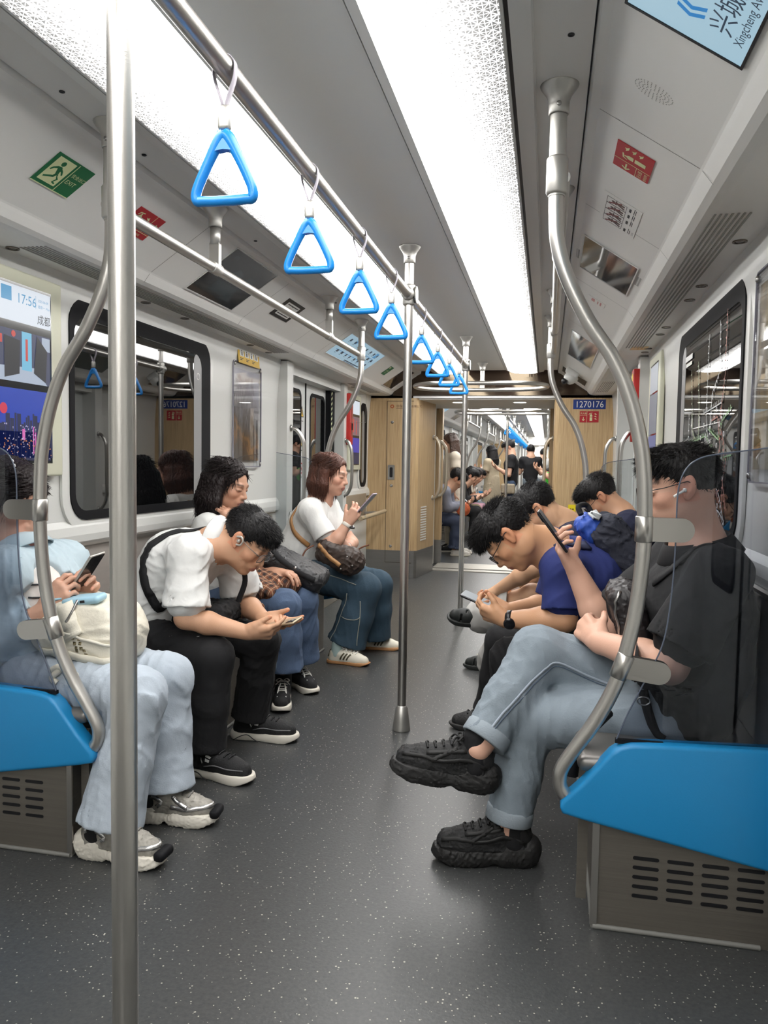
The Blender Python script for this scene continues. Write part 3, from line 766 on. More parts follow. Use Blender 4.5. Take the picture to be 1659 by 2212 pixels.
curved_pole(-1, 5.22, 'bowed steel grab pole behind the bobbed woman, by the left door', 'bowed grab poles', True)
curved_pole(1, 5.22, 'slimmer-looking bowed grab pole in front of the oak partition', 'bowed grab poles', True)

for s, side in ((-1, 'left'), (1, 'right')):
    t = thing('side_rail', f'overhead steel handrail above the {side} row of seats', 'handrail', (s * 0.64, 2.1, 2.0))
    obj('tube', MB().tube([(s * 0.655, 2.1, 2.0), (s * 0.66, 5.22, 2.0)], PR * 0.95, 18), M_steel, t)
    for y in (2.86, 4.47):
        hp = MB(); flange(hp, s * 0.655, y)
        hp.lathe([(0.021, -0.07), (0.021, -0.14)], (s * 0.655, y, 2.231), (0, 0, 1), 8)
        hp.prism(rrect(0.04, 0.105, 0.012), (s * 0.655, y - 0.012, 2.05), (1, 0, 0), (0, 0, 1), (0, 0.024, 0))
        hp.lathe([(0.0215, -0.035), (0.0235, -0.032), (0.0235, 0.032), (0.0215, 0.035)], (s * 0.655, y, 2.0), (0, 1, 0), 18)
        obj('hanger_post', hp, M_cast, t)
# oval ring rail over the end of the aisle
t = thing('ring_rail', 'oval steel ring handrail hung over the aisle end', 'handrail', (0.02, 7.25, 1.98))
ring = rrect(1.22, 0.62, 0.30, 9, 0.01, 7.22); P = [(x, y, 1.975) for x, y in ring]; P.append(P[0])
obj('tube', MB().tube(P, 0.019, 14), M_steel, t)
for y in (7.53,):
    m = MB(); flange(m, 0.0, y); m.tube([(0, y, 2.2), (0, y, 2.04)], 0.02, 12)
    m.prism(rrect(0.045, 0.11, 0.012), (0, y - 0.012, 2.02), (1, 0, 0), (0, 0, 1), (0, 0.024, 0)); 
    obj('hanger_post', m, M_cast, t)

# small black screws / sensor holes of the ceiling shelf
k = 0
for s, side in ((-1, 'left'), (1, 'right')):
    t = thing('ceiling_screw_holes', f'small black holes along the {side} ceiling strip', 'screw holes', (s * 0.66, 2, 2.228))
    for y in ((1.9, 2.33, 3.3, 3.9, 4.63, 5.4) if s < 0 else (1.86, 4.0)):
        obj('hole', MB().lathe([(0.008, 0), (0.008, 0.002), (0.006, 0.003), (0.004, 0.001)], (s * 0.662, y, 2.2295), (0, 0, -1), 12), M_black, t)

# ================================================================== seats
def seat_row(s, y0, y1, label, ends=(True, False), near=True):
    t = thing('seat_bench', label, 'seat', (s * 1.05, (y0 + y1) / 2, 0))
    a, b = sorted((s * 0.795, s * 1.30))
    x1 = s * 1.30
    cab = MB().box((a, y0, 0.0), (b, y1 - 0.32, 0.40))
    box = obj('under_seat_cabinet', cab, M_cab, t)
    # skirting bead where the cabinet meets the floor, and the folded front edge
    m = MB(); m.tube([(s * 0.793, y0 - 0.004, 0.006), (s * 1.215, y0 - 0.004, 0.006)], 0.007, 8); m.tube([(s * 0.793, y0 - 0.004, 0.006), (s * 0.793, y1 - 0.32, 0.006)], 0.007, 8)
    obj('floor_bead', m, mat('sealant_grey', rgb(120, 119, 115), 0.6), t)
    obj('front_edge', MB().box(tuple(sorted((s * 0.785, s * 0.803))[:1]) + (y0 - 0.006, 0.01), tuple(sorted((s * 0.785, s * 0.803))[1:]) + (y0 + 0.001, 0.40)), M_steel2, t)
    a2, b2 = sorted((s * 0.748, s * 0.775))
    obj('edge_strip', MB().box((a2, y0 + 0.03, 0.06), (b2, y0 + 0.045, 0.40)), M_cab, t)
    if ends[0]:
        m = MB()
        for r in range(5):
            for c in range(4):
                xc = (0.925 + c * 0.0872) if s > 0 else -(0.921 + c * 0.083)
                m.prism(rrect(0.067 if s > 0 else 0.064, 0.010, 0.0048, 4), (xc, y0 - 0.0012, 0.207 - r * 0.026 if s > 0 else 0.228 - r * 0.0274), (1, 0, 0), (0, 0, 1), (0, 0.001, 0))
        obj('vent_slots', m, M_black, box)
    # seat pan: lipped steel shell with shallow dishes
    n = max(1, round((y1 - y0) / 0.53)); w = (y1 - y0) / n
    m = MB()
    for i in range(n):
        yc = y0 + (i + 0.5) * w
        m.rbox((0.52, w - 0.012, 0.045), Matrix.Translation((s * 1.00, yc, 0.445)), 0.02, 3)
    obj('seat_pan', m, mat('seat_pan_steel', rgb(128, 125, 122), 0.38, 0.6, noise=(5, 0.05)), t)
    m = MB()
    prof = [(1.295, 0.47), (1.245, 0.47), (1.255, 0.60), (1.272, 0.80), (1.28, 0.875), (1.295, 0.875)]
    m.extr([(s * x, z) for x, z in prof], y0, y1)
    obj('seat_back', m, M_seatback, t)
    m = MB(); m.extr([(s * x, z) for x, z in ((1.30, 0.878), (1.262, 0.878), (1.256, 0.885), (1.256, 0.896), (1.264, 0.902), (1.30, 0.902))], y0, y1)
    obj('top_rail', m, M_steel2, t)
    for e, yy in ((ends[0], y0), (ends[1], y1)):
        if not e: continue
        d = -1 if yy == y0 else 1
        # blue moulded end panel: sloping lower edge, rounded nose
        out = [(0.703, 0.318), (0.697, 0.332), (0.70, 0.352), (0.75, 0.405), (0.80, 0.468), (0.822, 0.496), (0.845, 0.514), (0.875, 0.523), (0.92, 0.527), (1.29, 0.542), (1.29, 0.215), (1.22, 0.222), (0.76, 0.305)]
        bm = bmesh.new(); vs = [bm.verts.new((s * x, yy - 0.03, z)) for x, z in out]; f = bm.faces.new(vs)
        r = bmesh.ops.extrude_face_region(bm, geom=[f]); bmesh.ops.translate(bm, vec=(0, 0.06, 0), verts=[v for v in r['geom'] if isinstance(v, bmesh.types.BMVert)])
        ed = [e_ for e_ in bm.edges if abs(e_.verts[0].co.y - e_.verts[1].co.y) < 1e-5]
        bmesh.ops.bevel(bm, geom=ed, offset=0.011, segments=4, profile=0.5, affect='EDGES')
        bm.verts.index_update(); m = MB(); m.add([v.co[:] for v in bm.verts], [[v.index for v in f.verts] for f in bm.faces], 0, True); bm.free()
        pn = obj('end_panel', m, M_blue, t)
        obj('glass_slot', MB().box(tuple([min(s * 0.835, s * 1.285)]) + (yy - 0.006, 0.517), tuple([max(s * 0.835, s * 0.96)]) + (yy + 0.006, 0.5285)), M_rubber, pn)
        obj('pole_socket', MB().lathe([(0.024, -0.004), (0.03, 0.0), (0.03, 0.014), (0.024, 0.018)], (s * 0.728, yy, 0.348), (-s * 0.80, 0, 0.55), 18), M_blue, pn)
    return t
seat_row(-1, 2.1, 5.22, 'left steel seat bench with blue moulded end panel', (True, True))
seat_row(1, 2.1, 5.22, 'right steel seat bench with large blue moulded end panel', (True, True))

# perch rail and folding seat place in the end bay, left
t = thing('perch_rail', 'padded beige perch rail on the left wall near the oak cabinet', 'rail', (-1.2, 7.5, 0.75))
obj('bar', MB().tube([(-1.10, 7.15, 0.72), (-1.06, 7.6, 0.735), (-1.06, 8.1, 0.74)], 0.022, 12), mat('beige_bar', rgb(178, 160, 130), 0.5), t)
obj('backboard', MB().rbox((0.03, 0.9, 0.26), Matrix.Translation((-1.275, 7.62, 0.80)), 0.01), mat('beige_panel', rgb(150, 136, 118), 0.5), t)
for y in (7.25, 8.0):
    obj('bracket', MB().tube([(-1.29, y, 0.72), (-1.07, y, 0.735)], 0.012, 8), M_steel2, t)

# door-side curved grab handles
def bow_handle(x, y, z0, z1, out, label, matl=M_steel2, axis='x', r=0.016, grp='bow grab handles'):
    t = thing('grab_bar', label, 'grab bar', (x, y, z0), grp)
    ov = Vector(out)
    h = z1 - z0
    pts = [Vector((x, y, z1)), Vector((x, y, z1 - 0.015)) + ov * 0.45, Vector((x, y, z1 - 0.09)) + ov * 0.9, Vector((x, y, z1 - 0.2)) + ov, Vector((x, y, (z0 + z1) / 2)) + ov, Vector((x, y, z0 + 0.2)) + ov, Vector((x, y, z0 + 0.09)) + ov * 0.9, Vector((x, y, z0 + 0.015)) + ov * 0.45, Vector((x, y, z0))]
    obj('bar', MB().tube(catmull(pts, 6), r, 14), matl, t)
    for z in (z0, z1):
        obj('mount', MB().lathe([(r * 1.5, 0), (r * 1.5, 0.006), (r * 1.1, 0.012)], (x, y, z), tuple(ov), 14), M_screw, t)
    return t
bow_handle(-1.215, 5.42, 0.86, 1.5, (0.10, 0.02, 0), 'bow grab handle on the door post behind the left glass pane')
bow_handle(-1.215, 6.98, 0.95, 1.46, (0.07, 0, 0), 'short bow grab handle beyond the left door')
bow_handle(1.215, 6.98, 0.75, 1.50, (-0.09, 0, 0), 'bow grab handle beyond the right door, before the oak partition')
bow_handle(1.215, 5.42, 0.75, 1.50, (-0.10, 0, 0), 'bow grab handle on the post before the right door')
M_hcream = mat('handle_champagne', rgb(205, 194, 176), 0.35, 0.6)
bow_handle(-0.662, 8.86, 0.86, 1.56, (0.085, -0.02, 0), 'bow handle on the oak cabinet side, nearer one', M_hcream, r=0.019)
bow_handle(-0.70, 9.52, 0.86, 1.54, (0.115, 0, 0), 'bow handle on the next car end, left side of passage', M_hcream, r=0.019)
bow_handle(0.695, 8.75, 0.86, 1.56, (-0.09, 0, 0), 'bow handle on the oak partition, right side of passage', M_hcream, r=0.019)

# ================================================================== things on the coves
def cove_frame(s, y, t):
    """point on the slanted cove (t: 0 top .. 1 bottom), x axis to the viewer's reading direction, y up the slope"""
    p = Vector((s * (0.745 + 0.261 * t), y, 2.206 - 0.174 * t))
    up = Vector((s * -0.261, 0, 0.174)).normalized()
    ex = Vector((0, 1 if s < 0 else -1, 0))
    n = ex.cross(up)
    return p + n * 0.0008, ex, up
def exit_print(P, R, T):
    # left leaf: cream door with the running figure, right: lettering
    pass
p, ex, up = cove_frame(-1, 2.195, 0.45)
def ex_cream(P, R, T):
    R(-0.076, -0.048, 0.004, 0.054); R(0.014, -0.06, 0.0165, 0.06)
    T('安全出口', 0.022, 0.012, 0.017); T('EXIT', 0.022, -0.018, 0.023)
    R(-0.09, -0.0635, 0.09, -0.0605)
def ex_man(P, R, T):
    P([(-0.04 + x, 0.035 + y) for x, y in circ(0.0095, 12)])
    P([(-0.05, 0.022), (-0.032, 0.024), (-0.024, -0.002), (-0.036, -0.006)])
    P([(-0.05, 0.022), (-0.064, 0.012), (-0.07, 0.0), (-0.064, -0.002), (-0.058, 0.008), (-0.046, 0.014)])
    P([(-0.034, 0.022), (-0.018, 0.012), (-0.008, 0.0), (-0.012, -0.004), (-0.022, 0.006), (-0.034, 0.012)])
    P([(-0.034, -0.002), (-0.024, -0.004), (-0.03, -0.02), (-0.066, -0.034), (-0.068, -0.028), (-0.038, -0.014)])
    P([(-0.03, -0.004), (-0.022, -0.004), (-0.014, -0.022), (-0.02, -0.038), (-0.004, -0.042), (-0.004, -0.036), (-0.014, -0.034), (-0.006, -0.02)])
sign('exit_sign', 'green EXIT sign with running figure on the left cove', 'sign', p, ex, up, 0.18, 0.127, M_green, [('cream_print', M_glow, ex_cream), ('running_figure', M_green, ex_man)])
p, ex, up = cove_frame(-1, 2.675, 0.46)
def fire2(P, R, T):
    ext_icon(P, R, T, -0.05, 0.008, 0.04); flames(P, 0.002, 0.005, 0.04); arrow(P, R, 0.062, 0.012, 0.03, 'right')
    R(0.032, -0.03, 0.034, 0.06); T('灭火器', -0.05, -0.052, 0.015, 'CENTER'); T('使用说明', 0.02, -0.052, 0.012, 'CENTER'); R(-0.085, -0.034, 0.09, -0.032); R(-0.015, -0.06, -0.0135, -0.034)
sign('fire_extinguisher_sign', 'red fire extinguisher sign with right arrow on the left cove', 'sign', p, ex, up, 0.18, 0.118, M_red, [('pictogram', M_glow, fire2)])
p, ex, up = cove_frame(1, 2.383, 0.425)
def fire3(P, R, T):
    ext_icon(P, R, T, 0.015, 0, 0.042); flames(P, 0.063, 0, 0.042); arrow(P, R, -0.055, 0.018, 0.026, 'left')
    R(-0.024, -0.06, -0.022, 0.06); R(-0.085, -0.016, -0.024, -0.0145); T('灭火器', -0.055, -0.035, 0.016, 'CENTER'); T('使用说明', -0.055, -0.053, 0.012, 'CENTER')
sign('fire_extinguisher_sign', 'red fire extinguisher sign with left arrow on the right cove', 'sign', p, ex, up, 0.172, 0.122, M_red, [('pictogram', M_glow, fire3)])
p, ex, up = cove_frame(1, 2.865, 0.44)
M_maroon = mat('print_maroon', rgb(122, 52, 52), 0.5)
def evac_lines(P, R, T):
    for (x0, x1) in ((-0.12, -0.062), (-0.058, 0.0), (0.004, 0.062), (0.066, 0.12)):
        R(x0, 0.058, x1, 0.0592); R(x0, -0.018, x1, -0.0168); R(x0, -0.018, x0 + 0.0012, 0.0592); R(x1, -0.018, x1 + 0.0012, 0.0592)
    for i, xx in enumerate((-0.12, -0.035, 0.03, 0.09)):
        R(xx, -0.036, xx + 0.03, -0.028); R(xx, -0.048, xx + 0.05, -0.046); R(xx, -0.054, xx + 0.04, -0.052)
    T('①②③④', -0.12, -0.068, 0.009)
def evac_fig(P, R, T):
    for i, xx in enumerate((-0.09, -0.03, 0.034, 0.094)):
        P([(xx - 0.02, -0.01), (xx - 0.01, -0.012), (xx + 0.006, 0.02), (xx - 0.002, 0.024)]); P([(xx + 0.002, -0.01), (xx + 0.014, -0.01), (xx + 0.01, 0.02), (xx, 0.02)])
        P([(xx + 0.004 + a, 0.034 + b) for a, b in circ(0.007, 8)]); R(xx - 0.014, 0.02, xx + 0.02, 0.026)
def evac_red(P, R, T):
    for xx in (-0.09, -0.03, 0.034, 0.094):
        P([(xx - 0.026, 0.046), (xx - 0.02, 0.05), (xx + 0.022, 0.004), (xx + 0.018, 0.0)])
sign('evacuation_notice', 'white escape instruction notice with line figures on the right cove', 'notice', p, ex, up, 0.30, 0.148, M_panel, [('print', M_ink, evac_lines), ('figures', mat('print_brown', rgb(84, 60, 58), 0.5), evac_fig), ('red_marks', M_maroon, evac_red)], t=0.0008)

# panel joints of the coves
t = thing('panel_joints', 'thin dark joints between the cove panels', 'joints', (0, 3, 2.1))
for s, ys_ in ((-1, (3.0, 4.0, 4.86, 5.36)), (1, (2.19, 2.95, 4.06, 5.2))):
    for y in ys_:
        m = MB()
        m.add([(s * 0.7465, y - 0.0012, 2.2043), (s * 0.7465, y + 0.0012, 2.2043), (s * 1.0055, y + 0.0012, 2.0316), (s * 1.0055, y - 0.0012, 2.0316)], [(0, 1, 2, 3)])
        m.add([(s * 1.0115, y - 0.0012, 2.0262), (s * 1.0115, y + 0.0012, 2.0262), (s * 1.0392, y + 0.0012, 1.9892), (s * 1.0392, y - 0.0012, 1.9892)], [(0, 1, 2, 3)])
        obj('joint', m, mat('joint_grey', rgb(110, 108, 104), 0.6), t, fixn=False)

def screen(name, label, cat, s, y, tt, w, h, surround, face, parts):
    p, ex, up = cove_frame(s, y, tt); n = ex.cross(up)
    t = thing(name, label, cat, p)
    obj('frame', MB().ring([(-w / 2 - 0.006, -h / 2 - 0.006), (w / 2 + 0.006, -h / 2 - 0.006), (w / 2 + 0.006, h / 2 + 0.006), (-w / 2 - 0.006, h / 2 + 0.006)], [(-w / 2, -h / 2), (w / 2, -h / 2), (w / 2, h / 2), (-w / 2, h / 2)], p, ex, up, n * 0.0035), surround, t)
    obj('screen', MB().prism([(-w / 2, -h / 2), (w / 2, -h / 2), (w / 2, h / 2), (-w / 2, h / 2)], p, ex, up, n * 0.0012), face, t)
    for i, (nm, mt, fn) in enumerate(parts):
        mb = MB(); d = 0.0014 + 0.0002 * i
        def P(pts): mb.add([p + ex * a + up * b + n * d for a, b in pts], [list(range(len(pts)))])
        def R(x0, y0, x1, y1): P([(x0, y0), (x1, y0), (x1, y1), (x0, y1)])
        def T(st, x, y_, size, al='LEFT'): text_into(mb, st, p + ex * x + up * y_, ex, up, size, 0, al, d)
        fn(P, R, T); obj(nm, mb, mt, t, fixn=False)
    return t
M_dimteal = mat('dim_teal', rgb(52, 66, 72), 0.12, spec=0.8)
M_dimbrown = mat('dim_brown', rgb(62, 50, 42), 0.12, spec=0.8)
screen('ceiling_screen', 'dark television screen set in the left cove', 'screen', -1, 3.56, 0.495, 0.515, 0.30, M_trim, M_darkscreen,
       [('image_shapes', M_dimteal, lambda P, R, T: (R(-0.12, -0.10, 0.10, -0.03), P([(0.06, 0.0), (0.16, -0.02), (0.16, 0.06), (0.08, 0.07)]), P([(-0.08, 0.03), (0.0, 0.0), (0.02, 0.05), (-0.05, 0.07)]), R(-0.20, 0.10, -0.16, 0.12), P([(0.03, -0.12), (0.16, -0.12), (0.10, -0.05)]))),
        ('lower_band', M_dimbrown, lambda P, R, T: P([(-0.25, -0.148), (0.12, -0.148), (-0.02, -0.125), (-0.25, -0.118)]))])
M_route = emis('route_screen_blue', rgb(176, 212, 232), 0.62)
M_routedeep = emis('route_screen_deep', rgb(96, 170, 222), 0.6)
M_routeink = emis('route_screen_ink', rgb(60, 84, 110), 0.4)
rr = random.Random(3)
def route_print(P, R, T):
    for row in range(3):
        for c in range(8):
            x = -0.46 + c * 0.125 + rr.uniform(-0.01, 0.01); y = 0.06 - row * 0.065
            R(x, y, x + rr.uniform(0.03, 0.055), y + 0.026); R(x, y - 0.012, x + 0.035, y - 0.008)
    R(-0.1, -0.108, 0.35, -0.098); R(-0.1, -0.12, 0.25, -0.112)
def route_deep(P, R, T):
    P([(-0.30 + a, 0.085 + b) for a, b in circ(0.03, 14)]); R(-0.2, 0.07, -0.12, 0.11); R(-0.45, 0.022, 0.45, 0.028); R(-0.5, -0.05, 0.45, -0.044); R(0.36, 0.04, 0.44, 0.1)
screen('route_display', 'light blue route map display in the left cove above the door', 'screen', -1, 6.05, 0.49, 1.16, 0.235, M_trim, M_route, [('route_lines', M_routedeep, route_deep), ('station_text', M_routeink, route_print)])
p, ex, up = cove_frame(-1, 4.32, 0.455)
def tab_white(P, R, T): R(-0.10, -0.052, 0.10, 0.052)
def tab_ink(P, R, T):
    R(-0.085, 0.036, 0.09, 0.042); R(-0.09, -0.042, 0.085, -0.036); R(-0.008, 0.032, 0.002, 0.036)
def tab_red(P, R, T): T('提示', -0.02, 0.005, 0.022)
sign('notice_holder', 'black framed paper notice holder on the left cove', 'notice', p, ex, up, 0.285, 0.145, M_black, [('paper', M_white, tab_white), ('lines', M_ink, tab_ink), ('red_text', M_red, tab_red)])
p, ex, up = cove_frame(-1, 7.19, 0.46)
sign('green_exit_label', 'small green exit label beside the left route display', 'sign', p, ex, up, 0.14, 0.118, M_green, [('print', M_glow, lambda P, R, T: (T('安全出口', -0.055, -0.01, 0.024), T('EXIT', -0.035, -0.035, 0.02), R(-0.06, 0.03, -0.02, 0.05)))])
screen('tinted_panel', 'brown tinted glossy panel at the far end of the left cove', 'panel', -1, 7.8, 0.5, 0.44, 0.295, M_trim, M_mirror, [])
M_lcd = emis('lcd_pale_blue', rgb(178, 214, 232), 0.75)
M_lcdmid = emis('lcd_blue', rgb(40, 140, 214), 0.7)
def lcd_mid(P, R, T):
    P([(-0.19 + a, 0.0 + b) for a, b in circ(0.034, 14)]); R(-0.28, -0.018, -0.2, 0.018)
    for k in range(2): P([(-0.31 - k * 0.022, -0.03), (-0.298 - k * 0.022, -0.03), (-0.313 - k * 0.022, 0.0), (-0.298 - k * 0.022, 0.03), (-0.31 - k * 0.022, 0.03), (-0.325 - k * 0.022, 0.0)])
def lcd_ink(P, R, T):
    T('兴城大道', -0.345, -0.088, 0.06); T('Xingcheng Avenue', -0.355, -0.118, 0.028)
screen('ceiling_screen', 'bright blue next-station screen at the near end of the right cove', 'screen', 1, 1.27, 0.515, 0.82, 0.262, M_black, M_lcd, [('arrows', M_lcdmid, lcd_mid), ('station_name', M_routeink, lcd_ink)])
sc2 = screen('ceiling_screen', 'dark reflective screen with vent dots in the right cove', 'screen', 1, 3.56, 0.47, 0.50, 0.253, M_trim, mat('mirror_screen', rgb(110, 112, 114), 0.06, 0.75), [])
m = MB()
p, ex, up = cove_frame(1, 3.56, 0.47)
for sy, xo in ((0.150, -0.06), (-0.150, 0.08)):
    for k in range(10):
        c = p + ex * (xo - 0.07 + k * 0.014) + up * sy
        for j in range(2):
            m.prism(rrect(0.004, 0.009, 0.0018, 2), c + up * (j * 0.012 - 0.006), ex, up, ex.cross(up) * 0.0008)
obj('vent_dots', m, mat('vent_dot_grey', rgb(140, 138, 134), 0.6), sc2)
screen('ceiling_screen', 'far reflective blue-grey screen in the right cove', 'screen', 1, 6.06, 0.475, 1.16, 0.215, M_trim, mat('mirror_screen_blue', rgb(104, 130, 150), 0.07, 0.7), [])
screen('tinted_panel', 'brown tinted glossy panel at the far end of the right cove', 'panel', 1, 7.75, 0.47, 0.44, 0.27, M_trim, M_mirror, [])
p, ex, up = cove_frame(1, 4.28, 0.47)
sign('small_red_notice', 'small pale notice with red print on the right cove', 'notice', p, ex, up, 0.10, 0.10, M_panel, [('print', mat('pink_print', rgb(206, 150, 148), 0.5), lambda P, R, T: (R(-0.03, 0.01, 0.03, 0.03), R(-0.035, -0.03, 0.035, -0.022), R(-0.035, -0.012, 0.03, -0.006)))])
p, ex, up = cove_frame(1, 4.92, 0.43)
sign('green_exit_label', 'small green exit label on the right cove behind the bowed pole', 'sign', p, ex, up, 0.16, 0.118, M_green, [('print', M_glow, lambda P, R, T: (T('安全出口', -0.06, -0.01, 0.026), T('EXIT', -0.035, -0.035, 0.02)))])
# speaker holes
t = thing('speaker_grille', 'oval field of tiny speaker holes in the right cove', 'speaker', cove_frame(1, 1.955, 0.43)[0])
m = MB(); p, ex, up = cove_frame(1, 1.955, 0.43)
for ring_r, nn in ((0.008, 6), (0.016, 12), (0.024, 18), (0.032, 24), (0.040, 30)):
    for k in range(nn):
        a = 2 * PI * k / nn
        m.prism(circ(0.0016, 6), p + ex * (ring_r * 0.62 * math.cos(a) * 1.35) + up * (ring_r * 1.28 * math.sin(a)), ex, up, ex.cross(up) * 0.0005)
obj('holes', m, mat('hole_grey', rgb(150, 148, 142), 0.6), t)
# security camera
t = thing('security_camera', 'white dome security camera at the far end of the right cove', 'camera', (0.85, 7.42, 2.13))
p, ex, up = cove_frame(1, 7.44, 0.40); n = ex.cross(up)
obj('base', MB().rbox((0.17, 0.13, 0.05), frame_mtx(p + n * 0.02, ex, up), 0.02, 3), M_wall, t)
obj('dome', MB().lathe([(0.001, 0.075), (0.03, 0.07), (0.05, 0.055), (0.06, 0.03), (0.062, 0.0), (0.06, -0.02)], p + n * 0.05 - up * 0.02, tuple(n + Vector((-0.5, -0.6, 0))), 20), M_wall, t)
obj('camera_lens', MB().lathe([(0.001, 0.02), (0.02, 0.018), (0.03, 0.0), (0.03, -0.01)], p + n * 0.095 + Vector((-0.03, -0.045, -0.02)), tuple(n + Vector((-0.5, -0.6, 0))), 16), M_black, t)

# vent strips and cove spotlights
for s, side in ((-1, 'left'), (1, 'right')):
    for (ya, yb, nm) in ((2.42, 5.0, 'over the seats'), (6.95, 7.9, 'near the car end')):
        t = thing('air_vent', f'ribbed air vent strip under the {side} cove {nm}', 'vent', (s * 1.12, ya, 1.98), 'air vent strips')
        m = MB()
        for k in range(7):
            x = 1.088 + k * 0.016; z = 1.984
            a, b = sorted((s * x, s * (x + 0.006))); m.box((a, ya, z - 0.002), (b, yb, z + 0.004))
        obj('slots', m, mat('vent_shadow', rgb(158, 156, 150), 0.6), t)
names = {-1: ['at the near corner', 'before the seated women', 'above the bobbed woman', 'by the yellow notice', 'close to the left door', 'past the door'], 1: ['nearest the camera', 'over the dark window, first of a pair', 'over the dark window, second of a pair', 'over the map edge, first of a pair', 'over the map edge, second of a pair', 'beside the orange label', 'at the seat end']}
pos = {-1: [2.43, 3.35, 3.75, 4.65, 4.98, 7.3], 1: [2.72, 3.35, 3.62, 4.3, 4.52, 5.04, 5.2]}
for s, side in ((-1, 'left'), (1, 'right')):
    for y, w_ in zip(pos[s], names[s]):
        x = s * 1.225
        t = thing('spotlight', f'small round spotlight in the {side} cove underside {w_}', 'spotlight', (x, y, 1.985), 'cove spotlights')
        obj('bezel', MB().ring(circ(0.023, 18), circ(0.017, 18), (x, y, 1.9852), (1, 0, 0), (0, 1, 0), (0, 0, -0.004)), mat('bezel_bronze', rgb(120, 112, 102), 0.35, 0.8), t)
        obj('lens', MB().lathe([(0.017, 0.0), (0.012, 0.003), (0.002, 0.004)], (x, y, 1.985), (0, 0, -1), 14), mat('spot_lens', rgb(90, 86, 80), 0.2, spec=0.8), t)

# ================================================================== things on the walls
def wall_poster(name, label, s, y, z, w, h, m_img, grp, tilt=0.0):
    x = s * 1.283
    t = thing(name, label, 'poster', (x, y, z), grp)
    ex = (0, -s, 0) if False else (0, 1, 0)
    d = (-s * 0.003, 0, 0)
    obj('picture', MB().prism([(-w / 2, -h / 2), (w / 2, -h / 2), (w / 2, h / 2), (-w / 2, h / 2)], (x, y, z), (0, 1, 0), (0, 0, 1), d), m_img, t)
    obj('cover', MB().prism(rrect(w + 0.05, h + 0.08, 0.02), (x - s * 0.006, y, z), (0, 1, 0), (0, 0, 1), (-s * 0.004, 0, 0)), M_plex, t)
    obj('cover_edge', MB().ring(rrect(w + 0.056, h + 0.086, 0.022), rrect(w + 0.046, h + 0.076, 0.019), (x - s * 0.003, y, z), (0, 1, 0), (0, 0, 1), (-s * 0.009, 0, 0)), mat('acrylic_edge', rgb(140, 138, 150), 0.25), t)
    for a in (-1, 1):
        for b in (-1, 1):
            obj('standoff', MB().lathe([(0.011, 0), (0.011, 0.004), (0.007, 0.008)], (x - s * 0.01, y + a * (w / 2 + 0.008), z + b * (h / 2 + 0.02)), (-s, 0, 0), 12), M_screw, t)
    return t
def snow_picture():
    """mountain picture: pale cloudy sky, snow slope, dark trees, ochre foreground (object space: y across, z up)"""
    m = bpy.data.materials.new('mountain_picture'); m.use_nodes = True
    nt = m.node_tree; N = nt.nodes; L = nt.links; b = N['Principled BSDF']; b.inputs['Roughness'].default_value = 0.35
    tc = N.new('ShaderNodeTexCoord'); sp = N.new('ShaderNodeSeparateXYZ'); L.new(tc.outputs['Object'], sp.inputs[0])
    n1 = N.new('ShaderNodeTexNoise'); n1.inputs['Scale'].default_value = 7; n1.inputs['Detail'].default_value = 8; n1.inputs['Distortion'].default_value = 0.5
    L.new(tc.outputs['Object'], n1.inputs['Vector'])
    n2 = N.new('ShaderNodeTexNoise'); n2.inputs['Scale'].default_value = 28; n2.inputs['Detail'].default_value = 8
    mp = N.new('ShaderNodeMapping'); mp.inputs['Scale'].default_value = (1, 2.2, 0.7); L.new(tc.outputs['Object'], mp.inputs[0]); L.new(mp.outputs[0], n2.inputs['Vector'])
    def mth(op, a, c, clampv=False):
        n = N.new('ShaderNodeMath'); n.operation = op; n.use_clamp = clampv
        for i, v in enumerate((a, c)):
            if isinstance(v, (int, float)): n.inputs[i].default_value = v
            else: L.new(v, n.inputs[i])
        return n.outputs[0]
    hgt = mth('ADD', sp.outputs['Z'], mth('MULTIPLY', mth('SUBTRACT', n1.outputs['Fac'], 0.5), 0.5))
    hgt = mth('ADD', hgt, mth('MULTIPLY', sp.outputs['Y'], 0.35))
    r = N.new('ShaderNodeValToRGB'); r.color_ramp.interpolation = 'LINEAR'
    els = r.color_ramp.elements
    els[0].position = 0.0; els[0].color = rgb(78, 70, 66)
    els[1].position = 1.0; els[1].color = rgb(196, 196, 206)
    for ps, c in ((0.2, rgb(92, 74, 60)), (0.3, rgb(172, 122, 66)), (0.36, rgb(96, 82, 72)), (0.45, rgb(120, 116, 116)), (0.6, rgb(176, 172, 172)), (0.72, rgb(150, 146, 150)), (0.8, rgb(188, 188, 196))):
        e = els.new(ps); e.color = c
    L.new(mth('ADD', mth('MULTIPLY', hgt, 1.35), 0.5), r.inputs[0])
    dark = N.new('ShaderNodeMapRange'); dark.inputs[1].default_value = 0.42; dark.inputs[2].default_value = 0.6; dark.inputs[3].default_value = 0.55; dark.inputs[4].default_value = 1.15
    L.new(n2.outputs['Fac'], dark.inputs[0])
    lo = N.new('ShaderNodeMapRange'); lo.inputs[1].default_value = 0.05; lo.inputs[2].default_value = 0.16; lo.inputs[3].default_value = 0; lo.inputs[4].default_value = 1; L.new(hgt, lo.inputs[0])
    mxv = N.new('ShaderNodeMix'); mxv.data_type = 'FLOAT'; L.new(lo.outputs[0], mxv.inputs[0]); L.new(dark.outputs[0], mxv.inputs[2]); mxv.inputs[3].default_value = 1.0
    sc = N.new('ShaderNodeVectorMath'); sc.operation = 'SCALE'; L.new(r.outputs[0], sc.inputs[0]); L.new(mxv.outputs[0], sc.inputs['Scale'])
    L.new(sc.outputs[0], b.inputs['Base Color'])
    return m
M_snow = snow_picture()
